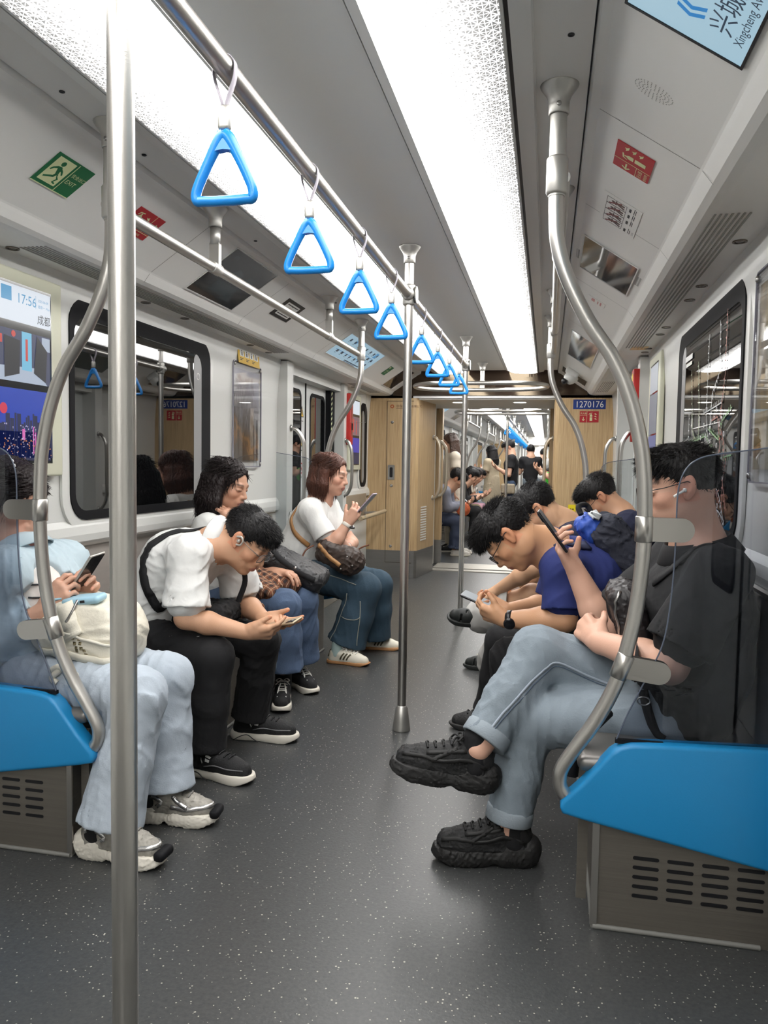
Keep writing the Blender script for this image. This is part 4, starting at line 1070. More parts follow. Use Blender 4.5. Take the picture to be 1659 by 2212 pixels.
wp = wall_poster('mountain_poster', 'snow mountain poster under clear acrylic on the left wall', -1, 4.735, 1.545, 0.42, 0.58, M_snow, None)
def field_picture():
    m = bpy.data.materials.new('golden_field_picture'); m.use_nodes = True
    nt = m.node_tree; N = nt.nodes; L = nt.links; b = N['Principled BSDF']; b.inputs['Roughness'].default_value = 0.35
    tc = N.new('ShaderNodeTexCoord'); mp = N.new('ShaderNodeMapping'); mp.inputs['Scale'].default_value = (4, 16, 5); L.new(tc.outputs['Object'], mp.inputs[0])
    n = N.new('ShaderNodeTexNoise'); n.inputs['Scale'].default_value = 1.6; n.inputs['Detail'].default_value = 8; L.new(mp.outputs[0], n.inputs['Vector'])
    r = N.new('ShaderNodeValToRGB'); r.color_ramp.elements[0].position = 0.3; r.color_ramp.elements[0].color = rgb(64, 50, 36); r.color_ramp.elements[1].position = 0.75; r.color_ramp.elements[1].color = rgb(186, 160, 96)
    L.new(n.outputs['Fac'], r.inputs[0]); L.new(r.outputs[0], b.inputs['Base Color'])
    return m
wall_poster('field_poster', 'golden grass poster under acrylic on the right wall edge', 1, 2.45, 1.54, 0.42, 0.58, field_picture(), None)

# yellow notice above the poster
def yel_white(P, R, T):
    for k in range(4): R(-0.15 + k * 0.08, -0.015, -0.085 + k * 0.08, 0.03)
def yel_ink(P, R, T):
    T('禁止倚靠', -0.15, 0.042, 0.022)
    for k in range(4):
        P([(-0.118 + k * 0.08 + a, 0.02 + b) for a, b in circ(0.006, 8)]); P([(-0.126 + k * 0.08, -0.01), (-0.11 + k * 0.08, -0.01), (-0.112 + k * 0.08, 0.012), (-0.124 + k * 0.08, 0.012)])
    for k in range(3): R(-0.15 + k * 0.1, -0.03, -0.10 + k * 0.1, -0.026); R(-0.15 + k * 0.1, -0.04, -0.12 + k * 0.1, -0.036)
sign('yellow_notice', 'yellow pictogram notice above the mountain poster', 'notice', (-1.2695, 4.735, 1.925), (0, 1, 0), (-0.1, 0, 1), 0.36, 0.118, M_yellow, [('white_boxes', M_white, yel_white), ('print', M_ink, yel_ink)])
t = sign('orange_label', 'pale orange label on the right cove underside', 'label', (1.17, 5.02, 1.9835), (0, 1, 0), (1, 0, 0), 0.14, 0.10, mat('peach', rgb(226, 190, 140), 0.5), [('print', mat('peach_ink', rgb(206, 160, 100), 0.5), lambda P, R, T: (R(-0.05, -0.01, 0.05, 0.0), R(-0.05, 0.01, 0.03, 0.02)))], t=0.0006)

# information monitors: cream surround, bright display
def monitor(label, s, y, z, w, h, content):
    x = s * 1.272
    t = thing('wall_monitor', label, 'monitor', (x, y, z))
    obj('housing', MB().rbox((0.03, w + 0.14, h + 0.10), Matrix.Translation((x, y, z)), 0.008, 2), M_cream, t)
    xf = x - s * 0.0152
    obj('bezel', MB().prism([(-w / 2, -h / 2), (w / 2, -h / 2), (w / 2, h / 2), (-w / 2, h / 2)], (xf, y, z), (0, 1, 0), (0, 0, 1), (-s * 0.0012, 0, 0)), M_darkscreen, t)
    ex = Vector((0, -s, 0)); up = Vector((0, 0, 1)); n = Vector((-s, 0, 0))
    for i, (nm, mt, fn) in enumerate(content):
        mb = MB(); o = Vector((xf, y, z)) + n * (0.0014 + 0.0003 * i)
        def P(pts): mb.add([o + ex * a + up * b for a, b in pts], [list(range(len(pts)))])
        def R(x0, y0, x1, y1): P([(x0, y0), (x1, y0), (x1, y1), (x0, y1)])
        def T(st, xx, yy, size, al='LEFT'): text_into(mb, st, o + ex * xx + up * yy, ex, up, size, 0, al, 0)
        fn(P, R, T); obj(nm, mb, mt, t, fixn=False)
    return t
rc = random.Random(5)
def city(P, R, T, lo, hi, step):
    x = -0.22
    while x < 0.215:
        w = rc.uniform(0.008, 0.022); R(x, -0.305, x + w, -0.19 + rc.uniform(lo, hi)); x += w + rc.uniform(0, step)
def lights(P, R, T, n, ylo, yhi):
    for k in range(n):
        x = rc.uniform(-0.215, 0.205); y = rc.uniform(ylo, yhi); w = rc.uniform(0.002, 0.006); R(x, y, x + w, y + rc.uniform(0.002, 0.006))
E_ = emis
mon = [('top_band', E_('lcd_white', rgb(222, 230, 240), 0.9), lambda P, R, T: R(-0.215, 0.185, 0.215, 0.315)),
       ('clock_text', E_('lcd_clock', rgb(90, 168, 216), 0.75), lambda P, R, T: (T('17:56', 0.022, 0.256, 0.05), R(0.128, 0.252, 0.1295, 0.30), T('2025-06-09', 0.142, 0.28, 0.013), T('星期一  Mon', 0.142, 0.258, 0.013))),
       ('line_badge', bpy.data.materials['lcd_clock'], lambda P, R, T: R(-0.06, 0.255, -0.005, 0.305)),
       ('station_text', E_('lcd_ink', rgb(40, 48, 60), 0.5), lambda P, R, T: T('成都', 0.135, 0.2, 0.04)),
       ('photo_back', E_('lcd_photo', rgb(64, 70, 104), 0.7), lambda P, R, T: R(-0.215, -0.03, 0.208, 0.155)),
       ('photo_floor', E_('lcd_floor', rgb(186, 200, 220), 0.75), lambda P, R, T: (P([(-0.215, -0.03), (0.19, -0.03), (0.13, 0.03), (-0.1, 0.02)]), R(0.16, 0.1, 0.208, 0.15))),
       ('photo_banner', E_('lcd_banner', rgb(120, 196, 230), 0.8), lambda P, R, T: R(0.045, 0.015, 0.10, 0.155)),
       ('photo_red', E_('lcd_red', rgb(216, 74, 64), 0.75), lambda P, R, T: (R(0.065, 0.05, 0.078, 0.13), R(-0.02, 0.06, 0.006, 0.078), P([(0.0 + a, 0.14 + b) for a, b in circ(0.012, 8)]), R(-0.12, 0.1, -0.06, 0.13))),
       ('photo_dark', E_('lcd_dark', rgb(26, 28, 40), 0.5), lambda P, R, T: (P([(-0.05, -0.02), (0.03, 0.0), (0.035, 0.12), (-0.05, 0.13)]), P([(0.11, 0.01), (0.18, -0.02), (0.19, 0.1), (0.13, 0.15)]))),
       ('night_sky', E_('lcd_sky', rgb(20, 66, 190), 0.75), lambda P, R, T: (R(-0.215, -0.315, 0.205, -0.055))),
       ('city_blocks', E_('lcd_city', rgb(24, 34, 84), 0.6), lambda P, R, T: (city(P, R, T, 0.0, 0.05, 0.004), R(-0.215, -0.315, 0.205, -0.21))),
       ('tower_pink', E_('lcd_pink', rgb(226, 110, 190), 0.8), lambda P, R, T: (R(0.10, -0.29, 0.106, -0.19), R(0.112, -0.29, 0.118, -0.21), R(0.04, -0.24, 0.055, -0.20), R(0.125, -0.29, 0.13, -0.22))),
       ('city_lights', E_('lcd_lights', rgb(206, 200, 230), 0.8), lambda P, R, T: lights(P, R, T, 150, -0.31, -0.185)),
       ('warm_lights', E_('lcd_warm', rgb(236, 150, 90), 0.8), lambda P, R, T: lights(P, R, T, 70, -0.312, -0.24)),
       ('balloon', E_('lcd_balloon', rgb(220, 50, 80), 0.8), lambda P, R, T: P([(-0.06 + a, -0.13 + b) for a, b in circ(0.02, 12)]))]
monitor('bright wall monitor showing 17:56 and a night city on the left wall', -1, 2.465, 1.555, 0.44, 0.65, mon)
mon2 = [('top_band', bpy.data.materials['lcd_white'], lambda P, R, T: R(-0.17, 0.18, 0.17, 0.315)), ('photo', E_('lcd_photo_far', rgb(150, 120, 130), 0.6), lambda P, R, T: R(-0.17, -0.03, 0.17, 0.155)),
        ('photo_shapes', bpy.data.materials['lcd_red'], lambda P, R, T: (R(-0.1, 0.0, -0.06, 0.13), R(0.02, -0.02, 0.05, 0.12))),
        ('night_sky', E_('lcd_violet', rgb(70, 66, 190), 0.7), lambda P, R, T: R(-0.17, -0.315, 0.17, -0.055)), ('city', bpy.data.materials['lcd_city'], lambda P, R, T: R(-0.17, -0.315, 0.17, -0.2))]
monitor('far wall monitor with violet night scene beyond the left door', -1, 7.53, 1.555, 0.34, 0.65, mon2)
mon3 = [('top_band', E_('lcd_grey', rgb(196, 204, 214), 0.6), lambda P, R, T: R(-0.17, 0.15, 0.17, 0.315)), ('photo', E_('lcd_grey2', rgb(150, 160, 176), 0.45), lambda P, R, T: R(-0.17, -0.1, 0.17, 0.14)), ('lower', E_('lcd_lilac', rgb(120, 130, 190), 0.5), lambda P, R, T: R(-0.17, -0.315, 0.17, -0.11))]
monitor('wall monitor seen edge-on between the right window and door', 1, 4.95, 1.555, 0.34, 0.65, mon3)

# red emergency devices and small post fittings
for s, y, label in ((-1, 7.07, 'red emergency handle box on the post beyond the left door'), (1, 5.40, 'red emergency handle strip on the post before the right door')):
    t = thing('emergency_handle', label, 'emergency device', (s * 1.22, y, 1.6))
    obj('box', MB().rbox((0.05, 0.10, 0.48), Matrix.Translation((s * 1.20, y, 1.66)), 0.008, 2), mat('emergency_red', rgb(196, 44, 40), 0.45), t)
    m = MB().box((min(s * 1.172, s * 1.1735), y - 0.03, 1.5), (max(s * 1.172, s * 1.1735), y + 0.03, 1.78))
    obj('window', m, mat('box_window', rgb(150, 60, 54), 0.3), t)
    obj('handle', MB().box((min(s * 1.165, s * 1.174), y - 0.012, 1.56), (max(s * 1.165, s * 1.174), y + 0.012, 1.62)), M_ink, t)
    obj('yellow_label', MB().box((min(s * 1.1735, s * 1.1745), y - 0.04, 1.82), (max(s * 1.1735, s * 1.1745), y + 0.04, 1.87)), M_yellow, t)
t = thing('access_panel', 'small keyhole access panel on the post beyond the left door', 'access panel', (-1.21, 6.99, 1.75))
obj('cover', MB().ring(rrect(0.15, 0.26, 0.01), rrect(0.145, 0.255, 0.009), (-1.08, 6.9285, 1.75), (1, 0, 0), (0, 0, 1), (0, -0.0015, 0)), mat('gap_grey', rgb(150, 150, 146), 0.6), t)
obj('key_switch', MB().lathe([(0.017, 0), (0.017, 0.008), (0.01, 0.011)], (-1.2145, 6.99, 1.75), (1, 0, 0), 14), M_black, t)
# ================================================================== figures: smooth blended solids turned into one mesh
def V3(p): return np.array(p, dtype=np.float64)
def nrm(v): v = V3(v); return v / (np.linalg.norm(v) + 1e-12)
class Field:
    """a signed distance grid; shapes are blended in one after another"""
    def __init__(self, lo, hi, h):
        self.h = h; self.o = V3(lo)
        self.n = np.ceil((V3(hi) - self.o) / h).astype(int) + 1
        self.D = np.full(self.n, 1.0, np.float32)
        self.ax = [(self.o[i] + np.arange(self.n[i]) * h).astype(np.float32) for i in range(3)]
    def _sl(self, lo, hi):
        a = np.maximum(np.floor((V3(lo) - self.o) / self.h).astype(int), 0)
        b = np.minimum(np.ceil((V3(hi) - self.o) / self.h).astype(int) + 1, self.n)
        if (b <= a).any(): return None
        s = tuple(slice(i, j) for i, j in zip(a, b))
        return s, self.ax[0][s[0]][:, None, None], self.ax[1][s[1]][None, :, None], self.ax[2][s[2]][None, None, :]
    def _mix(self, s, d, k, op='add'):
        A = self.D[s]
        if op == 'add':
            if k > 0:
                hh = np.maximum(k - np.abs(A - d), 0) / k
                self.D[s] = np.minimum(A, d) - hh * hh * k * 0.25
            else: self.D[s] = np.minimum(A, d)
        else:
            d = -d
            if k > 0:
                hh = np.maximum(k - np.abs(A - d), 0) / k
                self.D[s] = np.maximum(A, d) + hh * hh * k * 0.25
            else: self.D[s] = np.maximum(A, d)
    def cone(self, a, b, r1, r2=None, k=0.02, flat=None, op='add'):
        r2 = r1 if r2 is None else r2
        a = V3(a); b = V3(b); R = max(r1, r2) * (flat[1] if flat else 1) + k + 3 * self.h
        g = self._sl(np.minimum(a, b) - R, np.maximum(a, b) + R)
        if g is None: return self
        s, x, y, z = g
        px, py, pz = x - a[0], y - a[1], z - a[2]
        ba = b - a
        if flat is not None:
            l = nrm(flat[0]); f = 1.0 / flat[1] - 1.0
            dl = px * l[0] + py * l[1] + pz * l[2]
            px = px + dl * (l[0] * f); py = py + dl * (l[1] * f); pz = pz + dl * (l[2] * f)
            ba = ba + l * (ba @ l) * f
        L2 = float(ba @ ba) + 1e-12
        t = np.clip((px * ba[0] + py * ba[1] + pz * ba[2]) / L2, 0, 1)
        d = np.sqrt((px - t * ba[0]) ** 2 + (py - t * ba[1]) ** 2 + (pz - t * ba[2]) ** 2) - (r1 + (r2 - r1) * t)
        self._mix(s, d.astype(np.float32), k, op); return self
    def chain(self, pts, radii, k=0.02, flat=None):
        for i in range(len(pts) - 1): self.cone(pts[i], pts[i + 1], radii[i], radii[i + 1], k, flat)
        return self
    def ell(self, c, r, R=None, k=0.02, op='add'):
        c = V3(c); r = V3(r); m = r.max() + k + 3 * self.h
        g = self._sl(c - m, c + m)
        if g is None: return self
        s, x, y, z = g
        p = [x - c[0], y - c[1], z - c[2]]
        if R is not None: p = [p[0] * R[i][0] + p[1] * R[i][1] + p[2] * R[i][2] for i in range(3)]
        k0 = np.sqrt((p[0] / r[0]) ** 2 + (p[1] / r[1]) ** 2 + (p[2] / r[2]) ** 2)
        k1 = np.sqrt((p[0] / r[0] ** 2) ** 2 + (p[1] / r[1] ** 2) ** 2 + (p[2] / r[2] ** 2) ** 2)
        d = k0 * (k0 - 1) / np.maximum(k1, 1e-6)
        self._mix(s, d.astype(np.float32), k, op); return self
    def box(self, c, size, R=None, r=0.01, k=0.01, op='add'):
        c = V3(c); hs = V3(size) / 2; m = np.linalg.norm(hs) + k + 3 * self.h
        g = self._sl(c - m, c + m)
        if g is None: return self
        s, x, y, z = g
        p = [x - c[0], y - c[1], z - c[2]]
        if R is not None: p = [p[0] * R[i][0] + p[1] * R[i][1] + p[2] * R[i][2] for i in range(3)]
        q = [np.abs(p[i]) - (hs[i] - r) for i in range(3)]
        d = np.sqrt(np.maximum(q[0], 0) ** 2 + np.maximum(q[1], 0) ** 2 + np.maximum(q[2], 0) ** 2) + np.minimum(np.maximum(np.maximum(q[0], q[1]), q[2]), 0) - r
        self._mix(s, d.astype(np.float32), k, op); return self
    def cut(self, p0, n, rad, k=0.0):
        """remove what lies beyond the plane (p0, n) within rad of p0"""
        p0 = V3(p0); n = nrm(n)
        g = self._sl(p0 - rad, p0 + rad)
        if g is None: return self
        s, x, y, z = g
        d = (x - p0[0]) * n[0] + (y - p0[1]) * n[1] + (z - p0[2]) * n[2]
        near = ((x - p0[0]) ** 2 + (y - p0[1]) ** 2 + (z - p0[2]) ** 2) < rad * rad
        A = self.D[s]; self.D[s] = np.where(near, np.maximum(A, d.astype(np.float32)), A); return self
    def wrinkle(self, amp, wl, seed=1, stretch=(1, 1, 1), ridge=True):
        """shallow folds: layered directional waves near the surface"""
        rs = np.random.RandomState(seed)
        I = np.nonzero(np.abs(self.D) < 0.02)
        if len(I[0]) == 0: return self
        P = np.stack([self.ax[i][I[i]] for i in range(3)], 1) / np.array(stretch, np.float32)
        w = np.zeros(len(P), np.float32); q = P.copy()
        for _ in range(3):
            kv = rs.normal(size=3) / wl * 2.2; q = q + np.outer(np.sin(P @ kv + rs.uniform(0, 6)), rs.normal(size=3) * wl * 0.30).astype(np.float32)
        for j in range(5):
            kv = nrm(rs.normal(size=3)) * (2 * PI / wl) * rs.uniform(0.6, 1.5)
            a = np.sin(q @ kv.astype(np.float32) + rs.uniform(0, 6))
            w += (0.75 - 2.2 * (1 - np.abs(a)) ** 2) if (ridge and j < 4) else a * 0.6
        mk = 0.5 + 0.5 * np.sin(P @ (rs.normal(size=3) / wl * 0.7).astype(np.float32)) * np.sin(P @ (rs.normal(size=3) / wl * 0.7).astype(np.float32) + 1)
        self.D[I] += (w / 4 * amp * (0.25 + 0.9 * mk)).astype(np.float32); return self
    def sample(self, P):
        q = (np.atleast_2d(P) - self.o) / self.h
        i = np.clip(np.floor(q).astype(int), 0, self.n - 2); f = np.clip(q - i, 0, 1)
        r = 0
        for a in (0, 1):
            for b in (0, 1):
                for c in (0, 1):
                    w = (f[:, 0] if a else 1 - f[:, 0]) * (f[:, 1] if b else 1 - f[:, 1]) * (f[:, 2] if c else 1 - f[:, 2])
                    r = r + w * self.D[i[:, 0] + a, i[:, 1] + b, i[:, 2] + c]
        return r
    def grad(self, p):
        p = V3(p); e = self.h * 1.5
        P = np.array([p + d for d in (np.eye(3) * e)] + [p - d for d in (np.eye(3) * e)])
        v = self.sample(P); return nrm(v[:3] - v[3:])
    def snap(self, p, off=0.0, it=12):
        p = V3(p)
        for _ in range(it):
            d = float(self.sample(p)[0]) - off
            d = max(-0.03, min(0.03, d))
            p = p - self.grad(p) * d * 0.9
        return p
    def mesh(self, name='m'):
        S = self.D < 0
        if not S.any(): return None
        w = [np.nonzero(S.any(axis=tuple(j for j in range(3) if j != i)))[0] for i in range(3)]
        lo = [max(0, a[0] - 2) for a in w]; hi = [min(self.n[i], w[i][-1] + 3) for i in range(3)]
        sl = tuple(slice(a, b) for a, b in zip(lo, hi))
        D = self.D[sl].copy(); org = self.o + np.array(lo) * self.h
        D[0] = np.maximum(D[0], 1e-4); D[-1] = np.maximum(D[-1], 1e-4); D[:, 0] = np.maximum(D[:, 0], 1e-4); D[:, -1] = np.maximum(D[:, -1], 1e-4); D[:, :, 0] = np.maximum(D[:, :, 0], 1e-4); D[:, :, -1] = np.maximum(D[:, :, -1], 1e-4)
        S = (D < 0).astype(np.uint8)
        c = np.zeros(tuple(np.array(D.shape) - 1), np.uint8)
        for a in (0, 1):
            for b in (0, 1):
                for e in (0, 1):
                    c += S[a:S.shape[0] - 1 + a, b:S.shape[1] - 1 + b, e:S.shape[2] - 1 + e]
        act = (c > 0) & (c < 8)
        I = np.argwhere(act)
        idx = np.full(act.shape, -1, np.int32); idx[act] = np.arange(len(I))
        cv = np.stack([D[I[:, 0] + a, I[:, 1] + b, I[:, 2] + e] for a in (0, 1) for b in (0, 1) for e in (0, 1)], 1)
        co = np.array([(a, b, e) for a in (0, 1) for b in (0, 1) for e in (0, 1)], float)
        acc = np.zeros((len(I), 3)); cnt = np.zeros(len(I))
        for i in range(8):
            for j in range(i + 1, 8):
                if np.abs(co[i] - co[j]).sum() != 1: continue
                m = (cv[:, i] < 0) != (cv[:, j] < 0)
                t = cv[m, i] / (cv[m, i] - cv[m, j])
                acc[m] += co[i] + (co[j] - co[i]) * t[:, None]; cnt[m] += 1
        Vt = (I + acc / cnt[:, None]) * self.h + org
        Q = []
        for ax in range(3):
            a = [slice(None)] * 3; b = [slice(None)] * 3; a[ax] = slice(0, -1); b[ax] = slice(1, None)
            s0 = S[tuple(a)]; s1 = S[tuple(b)]
            E = np.argwhere(s0 != s1)
            u, v = [(1, 2), (2, 0), (0, 1)][ax]
            ok = (E[:, u] > 0) & (E[:, v] > 0) & (E[:, u] < S.shape[u] - 1) & (E[:, v] < S.shape[v] - 1); E = E[ok]
            du = np.zeros(3, int); du[u] = 1; dv = np.zeros(3, int); dv[v] = 1
            q = [idx[tuple((E - x).T)] for x in (du + dv, dv, du * 0, du)]
            inside = s0[tuple(E.T)] == 1
            f = np.stack(q, 1); f[~inside] = f[~inside][:, ::-1]
            Q.append(f)
        return Vt, np.concatenate(Q)
def np_mesh(name, V, Q, smooth=True, col=None):
    me = bpy.data.meshes.new(name)
    V = np.asarray(V, np.float32); Q = np.asarray(Q, np.int32); k = Q.shape[1]
    me.vertices.add(len(V)); me.vertices.foreach_set('co', V.ravel())
    me.loops.add(Q.size); me.loops.foreach_set('vertex_index', Q.ravel())
    me.polygons.add(len(Q)); me.polygons.foreach_set('loop_start', np.arange(0, Q.size, k, dtype=np.int32)); me.polygons.foreach_set('loop_total', np.full(len(Q), k, np.int32))
    me.update(calc_edges=True); me.validate()
    me.polygons.foreach_set('use_smooth', np.full(len(me.polygons), smooth))
    if col is not None:
        a = me.color_attributes.new('Col', 'FLOAT_COLOR', 'POINT')
        a.data.foreach_set('color', np.concatenate([col, np.ones((len(col), 1))], 1).astype(np.float32).ravel())
    return me
def fobj(name, F, material, parent, col=None):
    r = F.mesh() if isinstance(F, Field) else F
    if r is None: return None
    V, Q = r; off = np.array(wpos(parent)) if parent is not None else np.zeros(3)
    c = col(V) if callable(col) else col
    return link_mesh(name, np_mesh(name, V - off, Q, True, c), material, parent)
def ribbon(F, pts, width, thick, off=0.003, n=6, snap=True, lift_all=True):
    """flat band laid over the surface of a field"""
    P = [V3(p) for p in catmull(pts, n)]
    if snap: P = [F.snap(p, off) for p in P]
    m = MB(); V = []; k = len(P)
    for i, p in enumerate(P):
        t = nrm(P[min(k - 1, i + 1)] - P[max(0, i - 1)])
        g = F.grad(p) if snap else V3((0, 0, 1))
        b = nrm(np.cross(t, g)); g = nrm(np.cross(b, t))
        for s, u in ((-1, -0.3), (1, -0.3), (1, 1), (-1, 1)): V.append(p + b * s * width / 2 + g * u * thick)
    Fc = []
    for i in range(k - 1):
        for j in range(4): Fc.append((i * 4 + j, i * 4 + (j + 1) % 4, (i + 1) * 4 + (j + 1) % 4, (i + 1) * 4 + j))
    Fc += [(3, 2, 1, 0), ((k - 1) * 4, (k - 1) * 4 + 1, (k - 1) * 4 + 2, (k - 1) * 4 + 3)]
    m.add(V, Fc, 0, True); return m

M_skin = mat('skin', (0.6, 0.4, 0.3, 1), 0.48, attr='Col', spec=0.4, bump=(260, 0.06))
def frame3(f, u):
    f = nrm(f); u = V3(u); u = nrm(u - f * (u @ f)); l = np.cross(u, f); return np.array([f, l, u])   # rows: forward, left, up

def add_head(F, c, R, s, female=False, jaw=1.0):
    """head in the frame R (forward, left, up) round c; s scales a 23 cm head"""
    def W(x, y, z): return V3(c) + (R[0] * x + R[1] * y + R[2] * z) * s
    F.ell(W(-0.014, 0, 0.032), V3((0.098, 0.076, 0.086)) * s, R, 0.0)
    F.ell(W(0.026, 0, -0.022), V3((0.066, 0.063, 0.085)) * s, R, 0.03 * s)
    F.ell(W(0.034, 0, -0.072), V3((0.050, 0.050 * jaw, 0.042)) * s, R, 0.03 * s)
    F.ell(W(0.070, 0, -0.100), V3((0.019, 0.022, 0.016)) * s, R, 0.022 * s)
    for y in (-1, 1):
        F.ell(W(0.056, y * 0.042, -0.026), V3((0.026, 0.022, 0.02)) * s, R, 0.02 * s)
        F.ell(W(0.0, y * 0.055, -0.065), V3((0.03, 0.012, 0.03)) * s, R, 0.025 * s)
        F.ell(W(0.1015, y * 0.033, 0.001), V3((0.016, 0.018, 0.012)) * s, R, 0.014 * s, 'sub')
    F.cone(W(0.081, -0.034, 0.021), W(0.081, 0.034, 0.021), 0.011 * s, None, 0.012 * s)
    for y in (-1, 1):
        F.ell(W(0.0795, y * 0.0325, 0.0005), V3((0.0125, 0.0155, 0.0105)) * s, R, 0.005 * s)
        F.cone(W(0.088, y * 0.02, -0.0015), W(0.083, y * 0.046, -0.002), 0.0035 * s, None, 0.004 * s)   # closed lids
    F.cone(W(0.086, 0, 0.012), W(0.108, 0, -0.031), 0.0065 * s, 0.0105 * s, 0.012 * s)
    for y in (-1, 1): F.ell(W(0.0985, y * 0.0115, -0.0345), V3((0.0095, 0.0075, 0.0075)) * s, R, 0.007 * s)
    F.ell(W(0.083, 0, -0.058), V3((0.018, 0.03, 0.022)) * s, R, 0.015 * s)
    F.cone(W(0.0945, -0.017, -0.0635), W(0.0945, 0.017, -0.0635), 0.0045 * s, None, 0.006 * s)
    F.ell(W(0.0985, 0, -0.061), V3((0.006, 0.013, 0.005)) * s, R, 0.006 * s)
    F.ell(W(0.0955, 0, -0.073), V3((0.0068, 0.016, 0.0062)) * s, R, 0.006 * s)
    F.cone(W(0.104, -0.02, -0.0675), W(0.104, 0.02, -0.0675), 0.0022 * s, None, 0.002 * s, op='sub')
    for y in (-1, 1):
        Re = np.array([R[0] * 0.94 + R[1] * y * -0.25 + R[2] * 0.2, R[1], R[2]]); Re[0] = nrm(Re[0]); Re[1] = nrm(Re[1] - Re[0] * (Re[1] @ Re[0])); Re[2] = np.cross(Re[0], Re[1])
        F.ell(W(-0.004, y * 0.079, 0.001), V3((0.0185, 0.0085, 0.031)) * s, Re, 0.006 * s)
        F.ell(W(0.003, y * 0.0875, 0.003), V3((0.010, 0.006, 0.017)) * s, Re, 0.004 * s, 'sub')
        F.ell(W(0.006, y * 0.079, -0.024), V3((0.009, 0.006, 0.0105)) * s, R, 0.004 * s)
    return W

def add_hand(F, w, d, n, right, s=1.0, curl=((20, 30, 20),) * 4, thumb=(0.55, 0.75, 0.35), tcurl=20, spread=5):
    """hand from the wrist w: fingers along d, palm facing n; returns fingertip points"""
    d = nrm(d); n = V3(n); n = nrm(n - d * (n @ d)); sd = np.cross(d, n) * (1 if right else -1)
    w = V3(w); tips = []
    P = lambda a, b, c: w + (d * a + sd * b + n * c) * s
    F.cone(P(-0.01, 0, 0), P(0.03, 0, 0), 0.027 * s, 0.03 * s, 0.015, flat=(n, 0.72))
    F.cone(P(0.02, 0.012, 0), P(0.082, 0.024, -0.002), 0.019 * s, 0.0145 * s, 0.012)
    F.cone(P(0.02, -0.012, 0), P(0.076, -0.026, 0), 0.019 * s, 0.0135 * s, 0.012)
    F.cone(P(0.03, 0.0, -0.002), P(0.084, 0.0, -0.003), 0.019 * s, 0.0145 * s, 0.012)
    F.cone(P(0.015, 0.02, 0.008), P(0.05, 0.034, 0.014), 0.019 * s, 0.015 * s, 0.012)
    for i, (off, b0, L, r) in enumerate(((0.027, 0.090, 0.078, 0.0090), (0.0085, 0.095, 0.086, 0.0094), (-0.0105, 0.091, 0.080, 0.0088), (-0.0285, 0.082, 0.062, 0.0078))):
        p = P(b0 - 0.008, off, -0.002); ang = 0.0
        sp = math.radians(spread * (1.5 - i)); dd = nrm(d * math.cos(sp) + sd * math.sin(sp)); r0 = r * s
        F.cone(P(0.055, off * 0.8, -0.002), p, 0.0125 * s, r0 * 1.08, 0.008)
        for j, f in enumerate((0.46, 0.30, 0.24)):
            ang += math.radians(curl[i][j])
            v = dd * math.cos(ang) + n * math.sin(ang)
            q = p + v * L * f * s
            F.cone(p, q, r0, r0 * (0.92 if j < 2 else 0.82), 0.0035)
            p = q; r0 *= 0.92
        tips.append(p)
    t = nrm(d * thumb[0] + sd * thumb[1] + n * thumb[2])
    p = P(0.03, 0.030, 0.008); q = p + t * 0.036 * s
    F.cone(P(0.012, 0.016, 0.004), p, 0.017 * s, 0.0135 * s, 0.012); F.cone(p, q, 0.0128 * s, 0.0108 * s, 0.006)
    ax = nrm(np.cross(t, n) + 1e-6); a = math.radians(tcurl)
    t2 = nrm(t * math.cos(a) + nrm(d * 0.8 + n * 0.3 - sd * 0.2) * math.sin(a)); q2 = q + t2 * 0.031 * s
    F.cone(q, q2, 0.0106 * s, 0.0085 * s, 0.004); tips.append(q2)
    return tips

def skin_colours(base, W, R, c, s, tips, lip=(0.62, 0.30, 0.27), brow=(0.03, 0.022, 0.02), blush=0.0):
    base = np.array(s2l(base)); lipc = np.array(s2l(lip)); browc = np.array(brow)
    def f(V):
        q = (V - V3(c)) @ R.T / s
        col = np.tile(base, (len(V), 1))
        near = (np.linalg.norm(q, axis=1) < 0.2)
        x, y, z = q[:, 0], q[:, 1], q[:, 2]
        m = near & (x > 0.086) & (((z + 0.0675) / 0.0125) ** 2 + (y / 0.026) ** 2 < 1); col[m] = lipc * 0.75 + base * 0.25
        ay = np.abs(y)
        w = np.where(near & (x > 0.05), 0.8 * np.exp(-((z - 0.0255 + (ay - 0.035) ** 2 * 8) / 0.0042) ** 2) * np.exp(-((ay - 0.034) / 0.019) ** 6), 0)[:, None]; col = col * (1 - w) + browc * w
        w = np.where(near & (x > 0.06), 0.85 * np.exp(-((z + 0.0035 - (ay - 0.033) ** 2 * 9) / 0.0028) ** 2) * np.exp(-((ay - 0.033) / 0.016) ** 6), 0)[:, None]; col = col * (1 - w) + browc * w
        m = near & (ay > 0.06) & (x < 0.03) & (x > -0.03) & (np.abs(z) < 0.04); col[m] = base * np.array([1.05, 0.86, 0.82])
        m = near & (x > 0.04) & (ay > 0.02) & (z < -0.005) & (z > -0.05); col[m] = base * np.array([1.03, 0.94, 0.92])
        for t in tips:
            m = np.linalg.norm(V - t, axis=1) < 0.011; col[m] = base * np.array([1.06, 0.90, 0.86])
        return col
    return f

